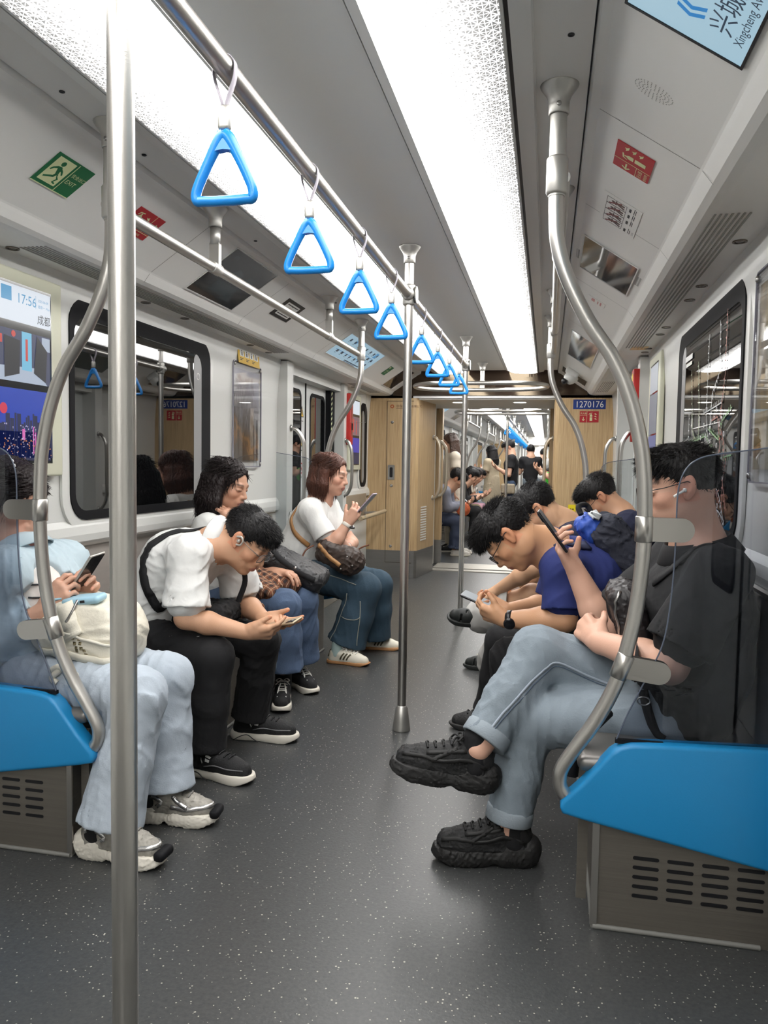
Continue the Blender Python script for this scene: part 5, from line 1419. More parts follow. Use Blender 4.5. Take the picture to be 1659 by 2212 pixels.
def strands(S, N, L, w0, flow, seed, jit=0.35, seg=4, curve=0.0, mask=None):
    """tapered hair locks rooted at the points S with normals N"""
    rs = np.random.RandomState(seed); V = []; Q = []
    for p, n in zip(S, N):
        d = nrm(flow(p, n) + rs.normal(size=3) * jit); l = L * rs.uniform(0.6, 1.15)
        b = nrm(np.cross(d, n)); q = p - n * 0.003; base = len(V); w = w0 * rs.uniform(0.7, 1.3)
        for j in range(seg + 1):
            t = j / seg; ww = w * (1 - t * 0.92)
            V += [q + b * ww, q + n * ww * 0.8, q - b * ww]
            d = nrm(d + V3((0, 0, -curve)) * 0.3 + rs.normal(size=3) * jit * 0.12)
            q = q + d * l / seg
        for j in range(seg):
            for a in range(3):
                e = (a + 1) % 3; o = base + j * 3
                Q.append((o + a, o + e, o + 3 + e, o + 3 + a))
    return np.array(V), np.array(Q)
def merge(parts):
    Vs = []; Qs = []; o = 0
    for V, Q in parts:
        Vs.append(V); Qs.append(Q + o); o += len(V)
    return np.concatenate(Vs), np.concatenate(Qs)
def surf_points(V, Q, count, seed, cond=None):
    rs = np.random.RandomState(seed)
    a = V[Q[:, 0]]; b = V[Q[:, 1]]; c = V[Q[:, 2]]
    n = np.cross(b - a, c - a); L = np.linalg.norm(n, axis=1); m = L > 1e-12
    if cond is not None: m &= cond((a + c) / 2)
    I = np.nonzero(m)[0]
    if len(I) == 0: return np.zeros((0, 3)), np.zeros((0, 3))
    pick = rs.choice(I, count, p=L[I] / L[I].sum())
    t = rs.uniform(0, 1, (count, 1))
    return a[pick] * t + c[pick] * (1 - t), n[pick] / L[pick][:, None]
def hair(parent, c, R, s, kind, material, seed=1, h=0.004, dens=1.0, length=0.0, floor_z=None):
    def W(x, y, z): return V3(c) + (R[0] * x + R[1] * y + R[2] * z) * s
    def loc(P): return (P - V3(c)) @ R.T / s
    m = 0.36 * s
    F = Field(V3(c) - m, V3(c) + m, h)
    F.ell(W(-0.016, 0, 0.036), V3((0.106, 0.085, 0.094)) * s, R, 0)
    if kind == 'short':
        F.ell(W(0.035, 0, 0.082), V3((0.072, 0.066, 0.044)) * s, R, 0.03 * s)
    # hairline: keep what lies above it
    X, Y, Z = np.meshgrid(F.ax[0], F.ax[1], F.ax[2], indexing='ij')
    q = loc(np.stack([X.ravel(), Y.ravel(), Z.ravel()], 1)); del X, Y, Z
    x, y, z = q[:, 0], q[:, 1], q[:, 2]
    if kind == 'short':
        zl = np.interp(x, [-0.12, -0.085, -0.05, -0.028, -0.012, 0.012, 0.022, 0.036, 0.05, 0.075, 0.1], [-0.068, -0.072, -0.055, -0.012, 0.030, 0.030, -0.012, -0.006, 0.042, 0.058, 0.064])
        zl = np.where(np.abs(y) < 0.05, np.where(x > 0.04, 0.060, zl), zl)
    else:
        zl = np.interp(x, [-0.12, -0.03, 0.0, 0.03, 0.05, 0.075, 0.1], [-0.11, -0.11, -0.06, -0.02, 0.02, 0.066, 0.075])
    d = ((zl - z) * 0.8 * s).reshape(F.D.shape).astype(np.float32)
    F.D = np.maximum(F.D, d)
    parts = []
    if kind in ('bob', 'wavy', 'long', 'tied'):
        Ln = {'bob': 0.125, 'wavy': 0.165, 'long': 0.34, 'tied': 0.06}[kind] + length
        # curtain of hair falling from the crown in world space
        for az in np.linspace(78, 282, 22):
            a = math.radians(az); rx, ry = 0.103 * s, 0.084 * s
            p0 = W(-0.014, 0, 0.10) + R[0] * math.cos(a) * rx * 0.72 + R[1] * math.sin(a) * ry * 0.72
            p1 = W(-0.016 + math.cos(a) * 0.100, math.sin(a) * 0.088, 0.01)
            down = V3((0, 0, -1)) * 0.55 - R[2] * 0.45
            out = R[0] * math.cos(a) * 0.10 + R[1] * math.sin(a) * 0.22
            w_ = 0.02 if kind != 'wavy' else 0.026
            p2 = p1 + nrm(down + out * (1.0 if kind == 'wavy' else 0.5)) * Ln * 0.55 * s; p3 = p2 + nrm(down - out * (0.2 if kind == 'wavy' else 0.7)) * Ln * 0.45 * s
            F.chain([p0, p1, p2, p3], [0.014 * s, w_ * s * 0.85, w_ * s, w_ * s * 0.55], 0.012 * s)
        # keep the face clear
        F.ell(W(0.115, 0, -0.02), V3((0.088, 0.075, 0.105)) * s, R, 0.008 * s, 'sub'); F.ell(W(0.09, 0, -0.06), V3((0.075, 0.072, 0.08)) * s, R, 0.008 * s, 'sub')
    if kind == 'tied':
        F.ell(W(-0.085, 0, 0.03), V3((0.03, 0.035, 0.04)) * s, R, 0.02)
    F.wrinkle(0.004 * s if kind == 'short' else 0.006 * s, 0.03 * s, seed, ridge=True)
    r = F.mesh()
    V, Q = r; parts.append(r)
    ql = loc(V)
    if kind == 'short':
        S, N = surf_points(V, Q, int(2600 * dens), seed, lambda P: loc(P)[:, 2] > 0.055); S2, N2 = surf_points(V, Q, int(1000 * dens), seed + 1, lambda P: (loc(P)[:, 2] > 0.02) & (loc(P)[:, 2] <= 0.06))
        def flow(p, n):
            l = loc(p[None])[0]
            f = R[0] * (0.75 if l[0] > -0.02 else -0.55) + R[2] * (-0.55 if l[2] < 0.09 else -0.02)
            return f * 0.9 + n * (0.07 if l[2] > 0.08 else 0.03)
        parts.append(strands(S, N, 0.027 * s, 0.0017 * s, flow, seed, 0.11)); parts.append(strands(S2, N2, 0.020 * s, 0.0015 * s, flow, seed + 2, 0.12))
        S, N = surf_points(V, Q, int(650 * dens), seed + 5, lambda P: loc(P)[:, 2] <= 0.03)
        parts.append(strands(S, N, 0.014 * s, 0.0013 * s, lambda p, n: -R[2] * 0.9 - R[0] * 0.3 + n * 0.03, seed + 3, 0.1))
        S, N = surf_points(V, Q, int(420 * dens), seed + 9, lambda P: (loc(P)[:, 0] > 0.05) & (loc(P)[:, 2] > 0.05) & (loc(P)[:, 2] < 0.105))
        parts.append(strands(S, N, 0.034 * s, 0.0019 * s, lambda p, n: R[0] * 0.5 - R[2] * 0.8 + n * 0.1, seed + 4, 0.18))
    else:
        S, N = surf_points(V, Q, int(2600 * dens), seed)
        amp = 0.13 if kind == 'wavy' else 0.05
        def flow(p, n):
            l = loc(p[None])[0]
            side = R[1] * (1 if l[1] > 0 else -1)
            if l[2] > 0.06: return side * 0.8 - R[2] * 0.35 - R[0] * 0.25 + n * 0.05
            return V3((0, 0, -1)) * 0.6 - R[2] * 0.4 + n * (0.10 if kind == 'wavy' else 0.02)
        parts.append(strands(S, N, (0.055 if kind != 'long' else 0.09) * s, 0.0019 * s, flow, seed, amp, 5))
    off = np.array(wpos(parent))
    V, Q = merge(parts)
    return link_mesh('hair', np_mesh('hair', V - off, Q, True), material, parent)

def glasses(parent, c, R, s, material, lens=True):
    def W(x, y, z): return Vector(V3(c) + (R[0] * x + R[1] * y + R[2] * z) * s)
    m = MB()
    for y in (-1, 1):
        o = [W(0.106, y * 0.034 + a, b - 0.004) for a, b in rrect(0.05, 0.036, 0.012, 4)]
        m.tube(o + [o[0]], 0.0016 * s, 6)
        m.tube([W(0.104, y * 0.058, 0.006), W(0.06, y * 0.074, 0.008), W(0.0, y * 0.0845, 0.016), W(-0.02, y * 0.086, 0.004)], 0.0015 * s, 6)
    m.tube([W(0.106, -0.01, 0.0), W(0.112, 0, 0.003), W(0.106, 0.01, 0.0)], 0.0015 * s, 6)
    g = obj('glasses', m, material, parent)
    if lens:
        l = MB()
        for y in (-1, 1):
            pts = [W(0.106, y * 0.034 + a, b - 0.004) for a, b in rrect(0.049, 0.035, 0.011, 4)]
            l.add(pts, [list(range(len(pts)))])
        obj('lens', l, M_plex, g, fixn=False)
    return g

# ------------------------------------------------------------------ shoes
M_sole_w = mat('sole_white', rgb(226, 220, 208), 0.55)
M_lace_w = mat('lace_white', rgb(236, 234, 228), 0.7)
def shoe(parent, heel, d, style, mats, up=(0, 0, 1), L=0.29, name='shoe', seed=1):
    """shoe from the heel point (floor level) along d"""
    d = nrm(d); up = V3(up); up = nrm(up - d * (up @ d)); l = np.cross(up, d)
    R = np.array([d, l, up]); h0 = V3(heel); k = L / 0.29
    def W(x, y, z): return h0 + d * x * k + l * y * k + up * z * k
    lo = np.min([W(a, b, e) for a in (-0.03, 0.32) for b in (-0.08, 0.08) for e in (-0.03, 0.19)], 0); hi = np.max([W(a, b, e) for a in (-0.03, 0.32) for b in (-0.08, 0.08) for e in (-0.03, 0.19)], 0)
    st = dict(chunky=(0.046, 0.042), flat=(0.036, 0.028), samba=(0.022, 0.02), croc=(0.03, 0.0), plain=(0.026, 0.022))[style][0]
    S = Field(lo, hi, 0.0035); U = Field(lo, hi, 0.0035)
    outline = [(0.03, 0, 0.036), (0.09, 0.002, 0.034), (0.16, 0.002, 0.039), (0.21, 0.0, 0.044), (0.25, -0.002, 0.038)]
    for (x, y, r) in outline: S.cone(W(x, y, st * 0.5), W(x + 0.001, y, st * 0.5), r * k, None, 0.05 * k, flat=None)
    for (a, b) in zip(outline[:-1], outline[1:]): S.cone(W(a[0], a[1], st * 0.5), W(b[0], b[1], st * 0.5), a[2] * k, b[2] * k, 0.01)
    toe = 0.016 if style == 'chunky' else 0.008
    # slab of the sole, rocker at the toe
    S.cut(W(0.14, 0, st * (1.0)), up, 0.5); S.cut(W(0.14, 0, 0.0), -up, 0.5)
    S.cut(W(0.235, 0, 0.0), nrm(-up + d * 0.35), 0.12)
    if style == 'chunky':
        S.cut(W(0.03, 0, 0.0), nrm(-up - d * 0.3), 0.06)
        S.cone(W(0.115, -0.08, -0.004), W(0.115, 0.08, -0.004), 0.013 * k, None, 0.01, op='sub')
        S.cone(W(0.02, 0, st * 1.05), W(0.07, 0, st * 1.1), 0.038 * k, 0.036 * k, 0.02)
        for xx in (0.055, 0.15, 0.2): S.cone(W(xx, -0.05, st * 0.75), W(xx + 0.02, 0.05, st * 0.75), 0.0, None, 0)
        S.wrinkle(0.004, 0.035, seed + 2)
    so = fobj('sole', S, mats[0], None)
    hgt = dict(chunky=0.115, flat=0.10, samba=0.095, croc=0.085, plain=0.10)[style]
    U.cone(W(0.038, 0, st + 0.012), W(0.045, 0, st + hgt * 0.42), 0.034 * k, 0.033 * k, 0.02)
    U.cone(W(0.06, 0, st + hgt * 0.42), W(0.115, 0, st + hgt * 0.38), 0.034 * k, 0.034 * k, 0.02)
    U.cone(W(0.115, 0, st + hgt * 0.36), W(0.20, 0, st + 0.016), 0.036 * k, 0.036 * k, 0.03)
    U.cone(W(0.20, 0, st + 0.01), W(0.243, -0.002, st + 0.006), 0.039 * k, 0.034 * k, 0.02)
    U.cone(W(0.05, 0, st), W(0.2, 0, st), 0.034 * k, 0.038 * k, 0.02)
    U.cut(W(0.14, 0, st * 0.9), -up, 0.5)
    if style != 'croc':
        U.cut(W(0.06, 0, st + hgt * 0.70), nrm(up - d * 0.18), 0.085)
        U.cone(W(0.06, 0, st + hgt * 0.9), W(0.078, 0, st + hgt * 0.5), 0.028 * k, 0.022 * k, 0.008, op='sub')
    else:
        U.cone(W(0.03, 0, st + 0.075), W(0.085, 0, st + 0.03), 0.034 * k, 0.03 * k, 0.008, op='sub')
        for a in range(7):
            p = W(0.15 + 0.028 * (a % 3), (-0.03, 0.0, 0.03)[a % 3] + (0.012 if a > 3 else 0), 0); q = p + up * 0.12
            U.cone(p, q, 0.006 * k, None, 0.002, op='sub')
    if style == 'chunky': U.wrinkle(0.004, 0.03, seed)
    up_o = fobj(name, U, mats[1], parent)
    off = wpos(parent)
    if so is not None:
        so.parent = up_o; so.location = -Vector(off)
    if style in ('chunky', 'flat', 'samba', 'plain'):
        m = MB()
        for j in range(5):
            x = 0.112 + j * 0.021; zt = st + hgt * 0.36 + 0.036 - (j * 0.021) * (hgt * 0.36 - 0.014) / 0.088
            a = U.snap(W(x, -0.022, zt), 0.002); b = U.snap(W(x + 0.006, 0.0, zt + 0.008), 0.004); c = U.snap(W(x, 0.022, zt), 0.002)
            m.tube([a, (a + b) / 2 + up * 0.003, b, (b + c) / 2 + up * 0.003, c], 0.0034 * k, 6)
        p = U.snap(W(0.108, 0, st + hgt * 0.36 + 0.04), 0.004)
        for sgn in (-1, 1):
            m.tube(catmull([p, p + l * sgn * 0.018 + up * 0.012, p + l * sgn * 0.034 + up * 0.004 + d * 0.01, p + l * sgn * 0.02 - up * 0.002 + d * 0.012], 4), 0.003 * k, 6)
            m.tube(catmull([p, p + l * sgn * 0.015 + d * 0.02 + up * 0.006, p + l * sgn * 0.036 + d * 0.03 - up * 0.012], 4), 0.003 * k, 6)
        obj('laces', m, mats[2], up_o)
    return up_o, U, W

# ------------------------------------------------------------------ a whole person
def person(P):
    """P: joints and options in world metres (already posed)"""
    g = P.get
    h = g('h', 0.003); hc = g('hc', 0.006); sc = g('sc', 1.07)
    t = thing('person', P['label'], 'person', P['pelvis'][:2] + (0,), g('group'))
    R = frame3(P['hf'], P['hu']); c = V3(P['head']); hs = g('hs', 1.07)
    pel, waist, chest, neck = (V3(P[k]) for k in ('pelvis', 'waist', 'chest', 'neck'))
    shL, shR = V3(P['shL']), V3(P['shR'])
    lat = nrm(shL - shR)
    J = {k: V3(P[k]) for k in ('elL', 'wrL', 'elR', 'wrR', 'hiL', 'knL', 'anL', 'hiR', 'knR', 'anR')}
    allp = [pel, chest, neck, c, shL, shR] + list(J.values())
    lo = np.min(allp, 0) - 0.27; hi = np.max(allp, 0) + 0.27; lo[2] = max(lo[2], 0.0 if not g('bare_legs') else 0.0)
    tips = []
    hm = g('arm', 1.0) * sc; tw = g('torso', 1.0) * sc; lw = g('leg', 1.0) * sc
    # body: one continuous skin
    F = Field(lo, hi, h)
    W = add_head(F, c, R, hs, g('female', False), g('jaw', 1.0))
    nb = c - R[2] * 0.06 * hs - R[0] * 0.02 * hs
    nr = g('neckr', 0.054)
    F.cone(nb, neck, nr * sc, (nr + 0.006) * sc, 0.035)
    F.cone(neck, chest, 0.07 * sc, 0.10 * sc, 0.05, flat=(lat, 1.2)); F.cone(chest, waist, 0.10 * tw, 0.095 * tw, 0.04, flat=(lat, 1.2)); F.cone(waist, pel, 0.095 * tw, 0.11 * tw, 0.04, flat=(lat, 1.2))
    F.cone(neck - (neck - chest) * 0.15, shL, 0.05 * sc, 0.045 * sc, 0.05); F.cone(neck - (neck - chest) * 0.15, shR, 0.05 * sc, 0.045 * sc, 0.05)
    for sd_, right in (('L', False), ('R', True)):
        sh = shL if sd_ == 'L' else shR; el = J['el' + sd_]; wr = J['wr' + sd_]
        F.cone(sh, el, 0.050 * hm, 0.040 * hm, 0.03); F.cone(el, el + (wr - el) * 0.35, 0.040 * hm, 0.041 * hm, 0.02); F.cone(el + (wr - el) * 0.35, wr, 0.041 * hm, 0.027 * hm, 0.02)
        H = g('hand' + sd_)
        if H: tips += add_hand(F, wr, right=right, s=g('hand_s', 1.04), **H)
        else: F.cone(wr, wr + nrm(wr - el) * 0.1, 0.027, 0.02, 0.01)
        hi_, kn, an = J['hi' + sd_], J['kn' + sd_], J['an' + sd_]
        F.cone(pel, hi_, 0.09 * sc, 0.08 * sc, 0.04); F.cone(hi_, kn, 0.07 * lw, 0.052 * lw, 0.03); F.cone(kn, kn + (an - kn) * 0.35, 0.05 * lw, 0.05 * lw, 0.03); F.cone(kn + (an - kn) * 0.35, an, 0.05 * lw, 0.034 * lw, 0.03)
    if g('extra_body'): g('extra_body')(F, W)
    colf = skin_colours(g('skin', (0.80, 0.63, 0.53)), W, R, c, hs, tips, g('lip', (0.66, 0.40, 0.37)))
    fobj('body', F, M_skin, t, colf)
    out = {'t': t, 'W': W, 'R': R, 'body': F}
    # shirt
    sh_ = P['shirt']
    S = Field(lo, hi, hc); b = sh_.get('loose', 0.0)
    dep = sh_.get('wide', 1.28)
    S.cone(chest, waist, (0.118 + b) * tw, (0.115 + b) * tw, 0.05, flat=(lat, dep)); S.cone(waist, pel, (0.115 + b) * tw, (0.118 + b) * tw, 0.05, flat=(lat, dep))
    S.cone(chest, neck - (neck - chest) * 0.25, (0.118 + b) * tw, 0.072 * sc, 0.06, flat=(lat, 1.2))
    for e in sh_.get('blobs', ()): S.ell(e[0], e[1], None, 0.06)
    sleeve = sh_.get('sleeve', 0.6); sr = sh_.get('sr', 0.066) * hm
    for sd_ in 'LR':
        sh0 = shL if sd_ == 'L' else shR; el = J['el' + sd_]; wr = J['wr' + sd_]
        S.cone(neck - (neck - chest) * 0.2, sh0, 0.058 * sc, 0.066 * sc, 0.05)
        S.cone(sh0, chest, 0.066 * sc, 0.1 * sc, 0.05)
        if sleeve <= 1:
            e = sh0 + (el - sh0) * (sleeve + 0.12); cutp = sh0 + (el - sh0) * sleeve
            S.cone(sh0, e, min(sr, 0.066 * hm), sr * 1.02, 0.03)
        else:
            e = el + (wr - el) * (sleeve - 1.0); cutp = e
            S.cone(sh0, el, sr, sr * 0.86, 0.03); S.cone(el, e + nrm(wr - el) * 0.06, sr * 0.86, sr * 0.72, 0.03)
    for sd_ in 'LR':
        sh0 = shL if sd_ == 'L' else shR; el = J['el' + sd_]; wr = J['wr' + sd_]
        if sleeve <= 1:
            cutp = sh0 + (el - sh0) * sleeve; n = nrm(el - sh0)
        else:
            cutp = el + (wr - el) * (sleeve - 1.0); n = nrm(wr - el)
        sub = sh_.get('cut_rad', 0.105)
        # trim only the sleeve: keep the torso out of reach of the cut
        gsl = S._sl(cutp - sub, cutp + sub)
        s, x, y, z = gsl
        dd = (x - cutp[0]) * n[0] + (y - cutp[1]) * n[1] + (z - cutp[2]) * n[2]
        rad = np.sqrt(np.maximum((x - cutp[0]) ** 2 + (y - cutp[1]) ** 2 + (z - cutp[2]) ** 2 - dd ** 2, 0))
        A = S.D[s]; S.D[s] = np.where((rad < sr + 0.025) & (dd < sub), np.maximum(A, dd.astype(np.float32)), A)
        S.cone(cutp - n * 0.012, cutp + n * 0.05, (sr if sleeve <= 1 else sr * 0.72) - 0.015, None, 0.0, op='sub')
        if sleeve <= 1: S.cone(sh0, cutp - n * 0.03, min(sr, 0.062 * hm), sr * 0.84, 0.0)
    hd = nrm(pel - waist)
    S.cut(pel + hd * sh_.get('hem', 0.05), hd, 0.25)
    # neck opening
    S.cone(neck + nrm(nb - neck) * (0.05 if sh_.get('collar') == 'shirt' else 0.03), nb, (nr + 0.010) * sc, (nr + 0.02) * sc, 0.008, op='sub')
    S.wrinkle(sh_.get('fold', 0.008) * 0.6, sh_.get('wl', 0.12) * 1.35, g('seed', 1), (1, 1, 1.9)); S.wrinkle(sh_.get('fold', 0.008) * 0.14, 0.07, g('seed', 1) + 3, (1, 1, 1.7))
    for e in sh_.get('subs', ()): S.ell(e[0], e[1], None, 0.01, 'sub')
    sm_ = fobj(sh_.get('name', 'shirt'), S, sh_['mat'], t)
    na = nrm(nb - neck); r0 = (nr + 0.013) * sc; kind = sh_.get('collar')
    if kind:
        b0 = neck + na * (0.004 if kind == 'rib' else 0.0); r0 *= (1.0 if kind == 'rib' else 1.08)
        pr = [(r0 + 0.012, -0.012), (r0 + 0.004, 0.004), (r0 + 0.001, 0.012), (r0 - 0.004, 0.010), (r0 - 0.002, -0.01)] if kind == 'rib' else [(r0 + 0.012, -0.014), (r0 + 0.002, 0.018), (r0 + 0.004, 0.036), (r0 + 0.009, 0.038), (r0 + 0.020, 0.022), (r0 + 0.040, -0.016), (r0 + 0.037, -0.020), (r0 + 0.016, 0.016), (r0 + 0.010, 0.010)]
        obj('collar', MB().lathe(pr, b0, tuple(na), 28), sh_['mat'], t)
    out['shirt'] = sm_; out['S'] = S
    # trousers
    tr = P.get('trousers')
    if tr:
        T = Field(lo, hi, hc); k_ = 0.04
        T.cone(pel, (J['hiL'] + J['hiR']) / 2, 0.115 * tw, 0.105 * tw, 0.04, flat=(lat, 1.3))
        r = [x * lw for x in tr['r']]       # hip, knee, calf, hem
        for sd_ in 'LR':
            hi_, kn, an = J['hi' + sd_], J['kn' + sd_], J['an' + sd_]
            T.cone(hi_, kn, r[0], r[1], k_); T.cone(kn, kn + (an - kn) * 0.5, r[1] * 0.99, r[2], 0.025)
            T.cone(kn + (an - kn) * 0.5, an, r[2], r[3], 0.025); T.cone(an, an + nrm(an - kn) * 0.06, r[3], r[3], 0.02)
        T.wrinkle(tr.get('fold', 0.010) * 0.6, tr.get('wl', 0.11) * 1.35, g('seed', 1) + 11, (1.2, 1, 2.2)); T.wrinkle(tr.get('fold', 0.010) * 0.14, 0.07, g('seed', 1) + 17, (1.2, 1, 1.8))
        for sd_ in 'LR':
            kn, an = J['kn' + sd_], J['an' + sd_]; n = nrm(an - kn); e = an + n * tr.get('drop', 0.0)
            if tr.get('short'):
                hi_ = J['hi' + sd_]; n = nrm(kn - hi_); e = kn - n * 0.04
            gsl = T._sl(e - 0.16, e + 0.16)
            if gsl is not None:
                s, x, y, z = gsl
                dd = (x - e[0]) * n[0] + (y - e[1]) * n[1] + (z - e[2]) * n[2]
                rad = np.sqrt(np.maximum((x - e[0]) ** 2 + (y - e[1]) ** 2 + (z - e[2]) ** 2 - dd ** 2, 0))
                A = T.D[s]; T.D[s] = np.where((rad < r[3] + 0.03), np.maximum(A, dd.astype(np.float32)), A)
                T.cone(e - n * 0.02, e + n * 0.05, r[3] - 0.010, None, 0.0, op='sub')
        out['trousers'] = fobj('trousers' if not tr.get('short') else 'shorts', T, tr['mat'], t); out['T'] = T
    return out
# ================================================================== the passengers
M_hair = mat('hair_black', rgb(22, 20, 21), 0.5, spec=0.28, bump=(110, 0.5), stretch=(1, 1, 0.15))
M_hair_soft = mat('hair_brown_black', rgb(32, 23, 23), 0.5, spec=0.32, bump=(110, 0.6), stretch=(1, 1, 0.12))
M_hair_brown = mat('hair_chestnut', rgb(84, 50, 38), 0.48, spec=0.4, noise=(26, 0.4), bump=(110, 0.6), stretch=(1, 1, 0.10))
M_denim_pale = mat('denim_pale_blue', rgb(174, 184, 195), 0.85, noise=(9, 0.08), bump=(220, 0.12), fold=(6, 0.14))
M_denim_mid = mat('denim_mid_blue', rgb(76, 94, 122), 0.85, noise=(10, 0.18), bump=(220, 0.18), fold=(7, 0.14))
M_denim_teal = mat('denim_teal', rgb(46, 68, 84), 0.85, noise=(8, 0.22), bump=(220, 0.18), fold=(6, 0.14))
M_denim_wash = mat('denim_washed', rgb(130, 141, 150), 0.85, noise=(5, 0.22), bump=(200, 0.16), fold=(6, 0.14))
M_stitch = mat('denim_stitch', rgb(112, 128, 148), 0.8)
M_stitch_tan = mat('stitch_tan', rgb(150, 150, 140), 0.8)
M_black_cloth = mat('black_trousers_cloth', rgb(19, 19, 22), 0.85, bump=(120, 0.08), fold=(6, 0.14))
M_black_shirt = mat('black_shirt_cloth', rgb(22, 22, 25), 0.85, fold=(5, 0.14))
M_white_shirt = mat('white_shirt_cloth', rgb(226, 226, 224), 0.75, bump=(90, 0.06), fold=(5, 0.14))
M_white_tee = mat('white_tee_cloth', rgb(232, 232, 229), 0.8, bump=(150, 0.06), fold=(5, 0.14))
M_jacket = mat('pale_blue_shirt_cloth', rgb(186, 204, 213), 0.75, bump=(110, 0.06), fold=(5, 0.14))
M_navy = mat('navy_tee_cloth', rgb(36, 48, 108), 0.85, bump=(160, 0.04), fold=(5, 0.14))
M_navy2 = mat('dark_navy_tee_cloth', rgb(34, 38, 64), 0.85, bump=(160, 0.04), fold=(5, 0.14))
M_phone = mat('phone_black', rgb(22, 22, 26), 0.25)
M_phone_s = mat('phone_silver', rgb(190, 184, 176), 0.3, 0.5)
M_phone_l = mat('phone_lilac', rgb(176, 160, 176), 0.3)
M_lcd_on = emis('phone_screen_lit', rgb(206, 214, 220), 0.55)
G_left = 'passengers seated on the left bench'; G_right = 'passengers seated on the right bench'

def phone(label, c, ex, ey, body, w=0.076, hgt=0.158, screen_on=True, lens=True):
    """phone: ex across, ey along, screen facing ex x ey"""
    t = thing('phone', label, 'phone', c)
    m = frame_mtx(c, ex, ey)
    obj('body', MB().rbox((w, hgt, 0.009), m, 0.004, 3), body, t)
    q = m.to_3x3(); n = q @ Vector((0, 0, 1))
    obj('screen', MB().prism(rrect(w - 0.005, hgt - 0.006, 0.008, 3), Vector(c) + n * 0.0046, q.col[0], q.col[1], n * 0.0004), M_lcd_on if screen_on else M_phone, t)
    if lens:
        l = MB()
        l.rbox((0.03, 0.034, 0.003), m @ Matrix.Translation((-w / 2 + 0.022, hgt / 2 - 0.024, -0.0055)), 0.001, 2)
        cl = obj('camera_bump', l, M_phone, t)
        for dy in (0.008, -0.008):
            obj('camera_lens', MB().lathe([(0.006, 0), (0.006, 0.002), (0.004, 0.0022)], m @ Vector((-w / 2 + 0.022, hgt / 2 - 0.024 + dy, -0.007)), tuple(-n), 12), M_screw, cl)
    return t
def seam(F, pts, parent, name='seam', w=0.006, mt=None, off=0.0012):
    m = ribbon(F, pts, w, 0.0014, off, 5)
    return obj(name, m, mt or M_stitch, parent)
CURL = lambda a, b, c: ((a, b, c),) * 4

# 1 -- woman in the pale blue shirt, left corner
w1 = person(dict(label='woman in pale blue open shirt and wide pale jeans behind the left bowed pole', group=G_left,
    pelvis=(-1.12, 2.36, 0.53), waist=(-1.125, 2.36, 0.66), chest=(-1.12, 2.36, 0.80), neck=(-1.165, 2.36, 0.93), head=(-1.18, 2.36, 1.10), hf=(0.84, -0.12, -0.52), hu=(0.52, 0, 0.85), female=True,
    shR=(-1.10, 2.20, 0.87), shL=(-1.10, 2.53, 0.87), elR=(-1.15, 2.165, 0.62), wrR=(-0.972, 2.235, 0.752), elL=(-1.05, 2.54, 0.64), wrL=(-0.945, 2.40, 0.765),
    hiR=(-1.06, 2.26, 0.51), hiL=(-1.06, 2.46, 0.51), knR=(-0.615, 2.20, 0.50), knL=(-0.645, 2.44, 0.49), anR=(-0.675, 2.13, 0.11), anL=(-0.63, 2.40, 0.12),
    handR=dict(d=(0.55, 0.25, 0.75), n=(0.35, 0.75, 0.3), curl=((25, 50, 25), (30, 55, 30), (35, 60, 30), (40, 60, 30)), thumb=(0.75, 0.45, 0.45)),
    handL=dict(d=(0.55, -0.3, 0.75), n=(0.3, -0.8, 0.2), curl=CURL(30, 50, 30), thumb=(0.75, 0.45, 0.45)), skin=(0.80, 0.62, 0.53), seed=3,
    shirt=dict(mat=M_jacket, sleeve=1.84, sr=0.066, loose=0.012, hem=0.06, fold=0.012, name='overshirt', collar='shirt', subs=(((-0.985, 2.30, 0.80), (0.075, 0.07, 0.16)),)), trousers=dict(mat=M_denim_pale, r=(0.092, 0.083, 0.082, 0.094), drop=0.0, fold=0.012), torso=0.95, arm=0.95))
hair(w1['t'], (-1.18, 2.36, 1.10), w1['R'], 1.08, 'tied', M_hair_soft, 4, length=0.0)
# white striped top showing in the open front
I = Field((-1.25, 2.15, 0.5), (-0.8, 2.6, 1.02), 0.006)
I.cone((-1.11, 2.34, 0.79), (-1.10, 2.34, 0.64), 0.118, 0.12, 0.03, flat=((0, 1, 0), 0.9)); I.cone((-1.115, 2.35, 0.80), (-1.14, 2.36, 0.885), 0.115, 0.075, 0.03, flat=((0, 1, 0), 0.9))
I.wrinkle(0.005, 0.1, 5)
top = fobj('striped_top', I, mat('cream_top', rgb(232, 226, 220), 0.8), w1['t'])
for z in (0.835, 0.785, 0.735, 0.685):
    seam(I, [(-1.03, 2.22, z), (-0.98, 2.28, z - 0.004), (-0.97, 2.34, z - 0.006), (-0.99, 2.42, z)], top, 'stripe', 0.006, M_ink, 0.003)
M_mesh = mat('shoe_grey_mesh', rgb(150, 146, 138), 0.55, 0.15, noise=(60, 0.25))
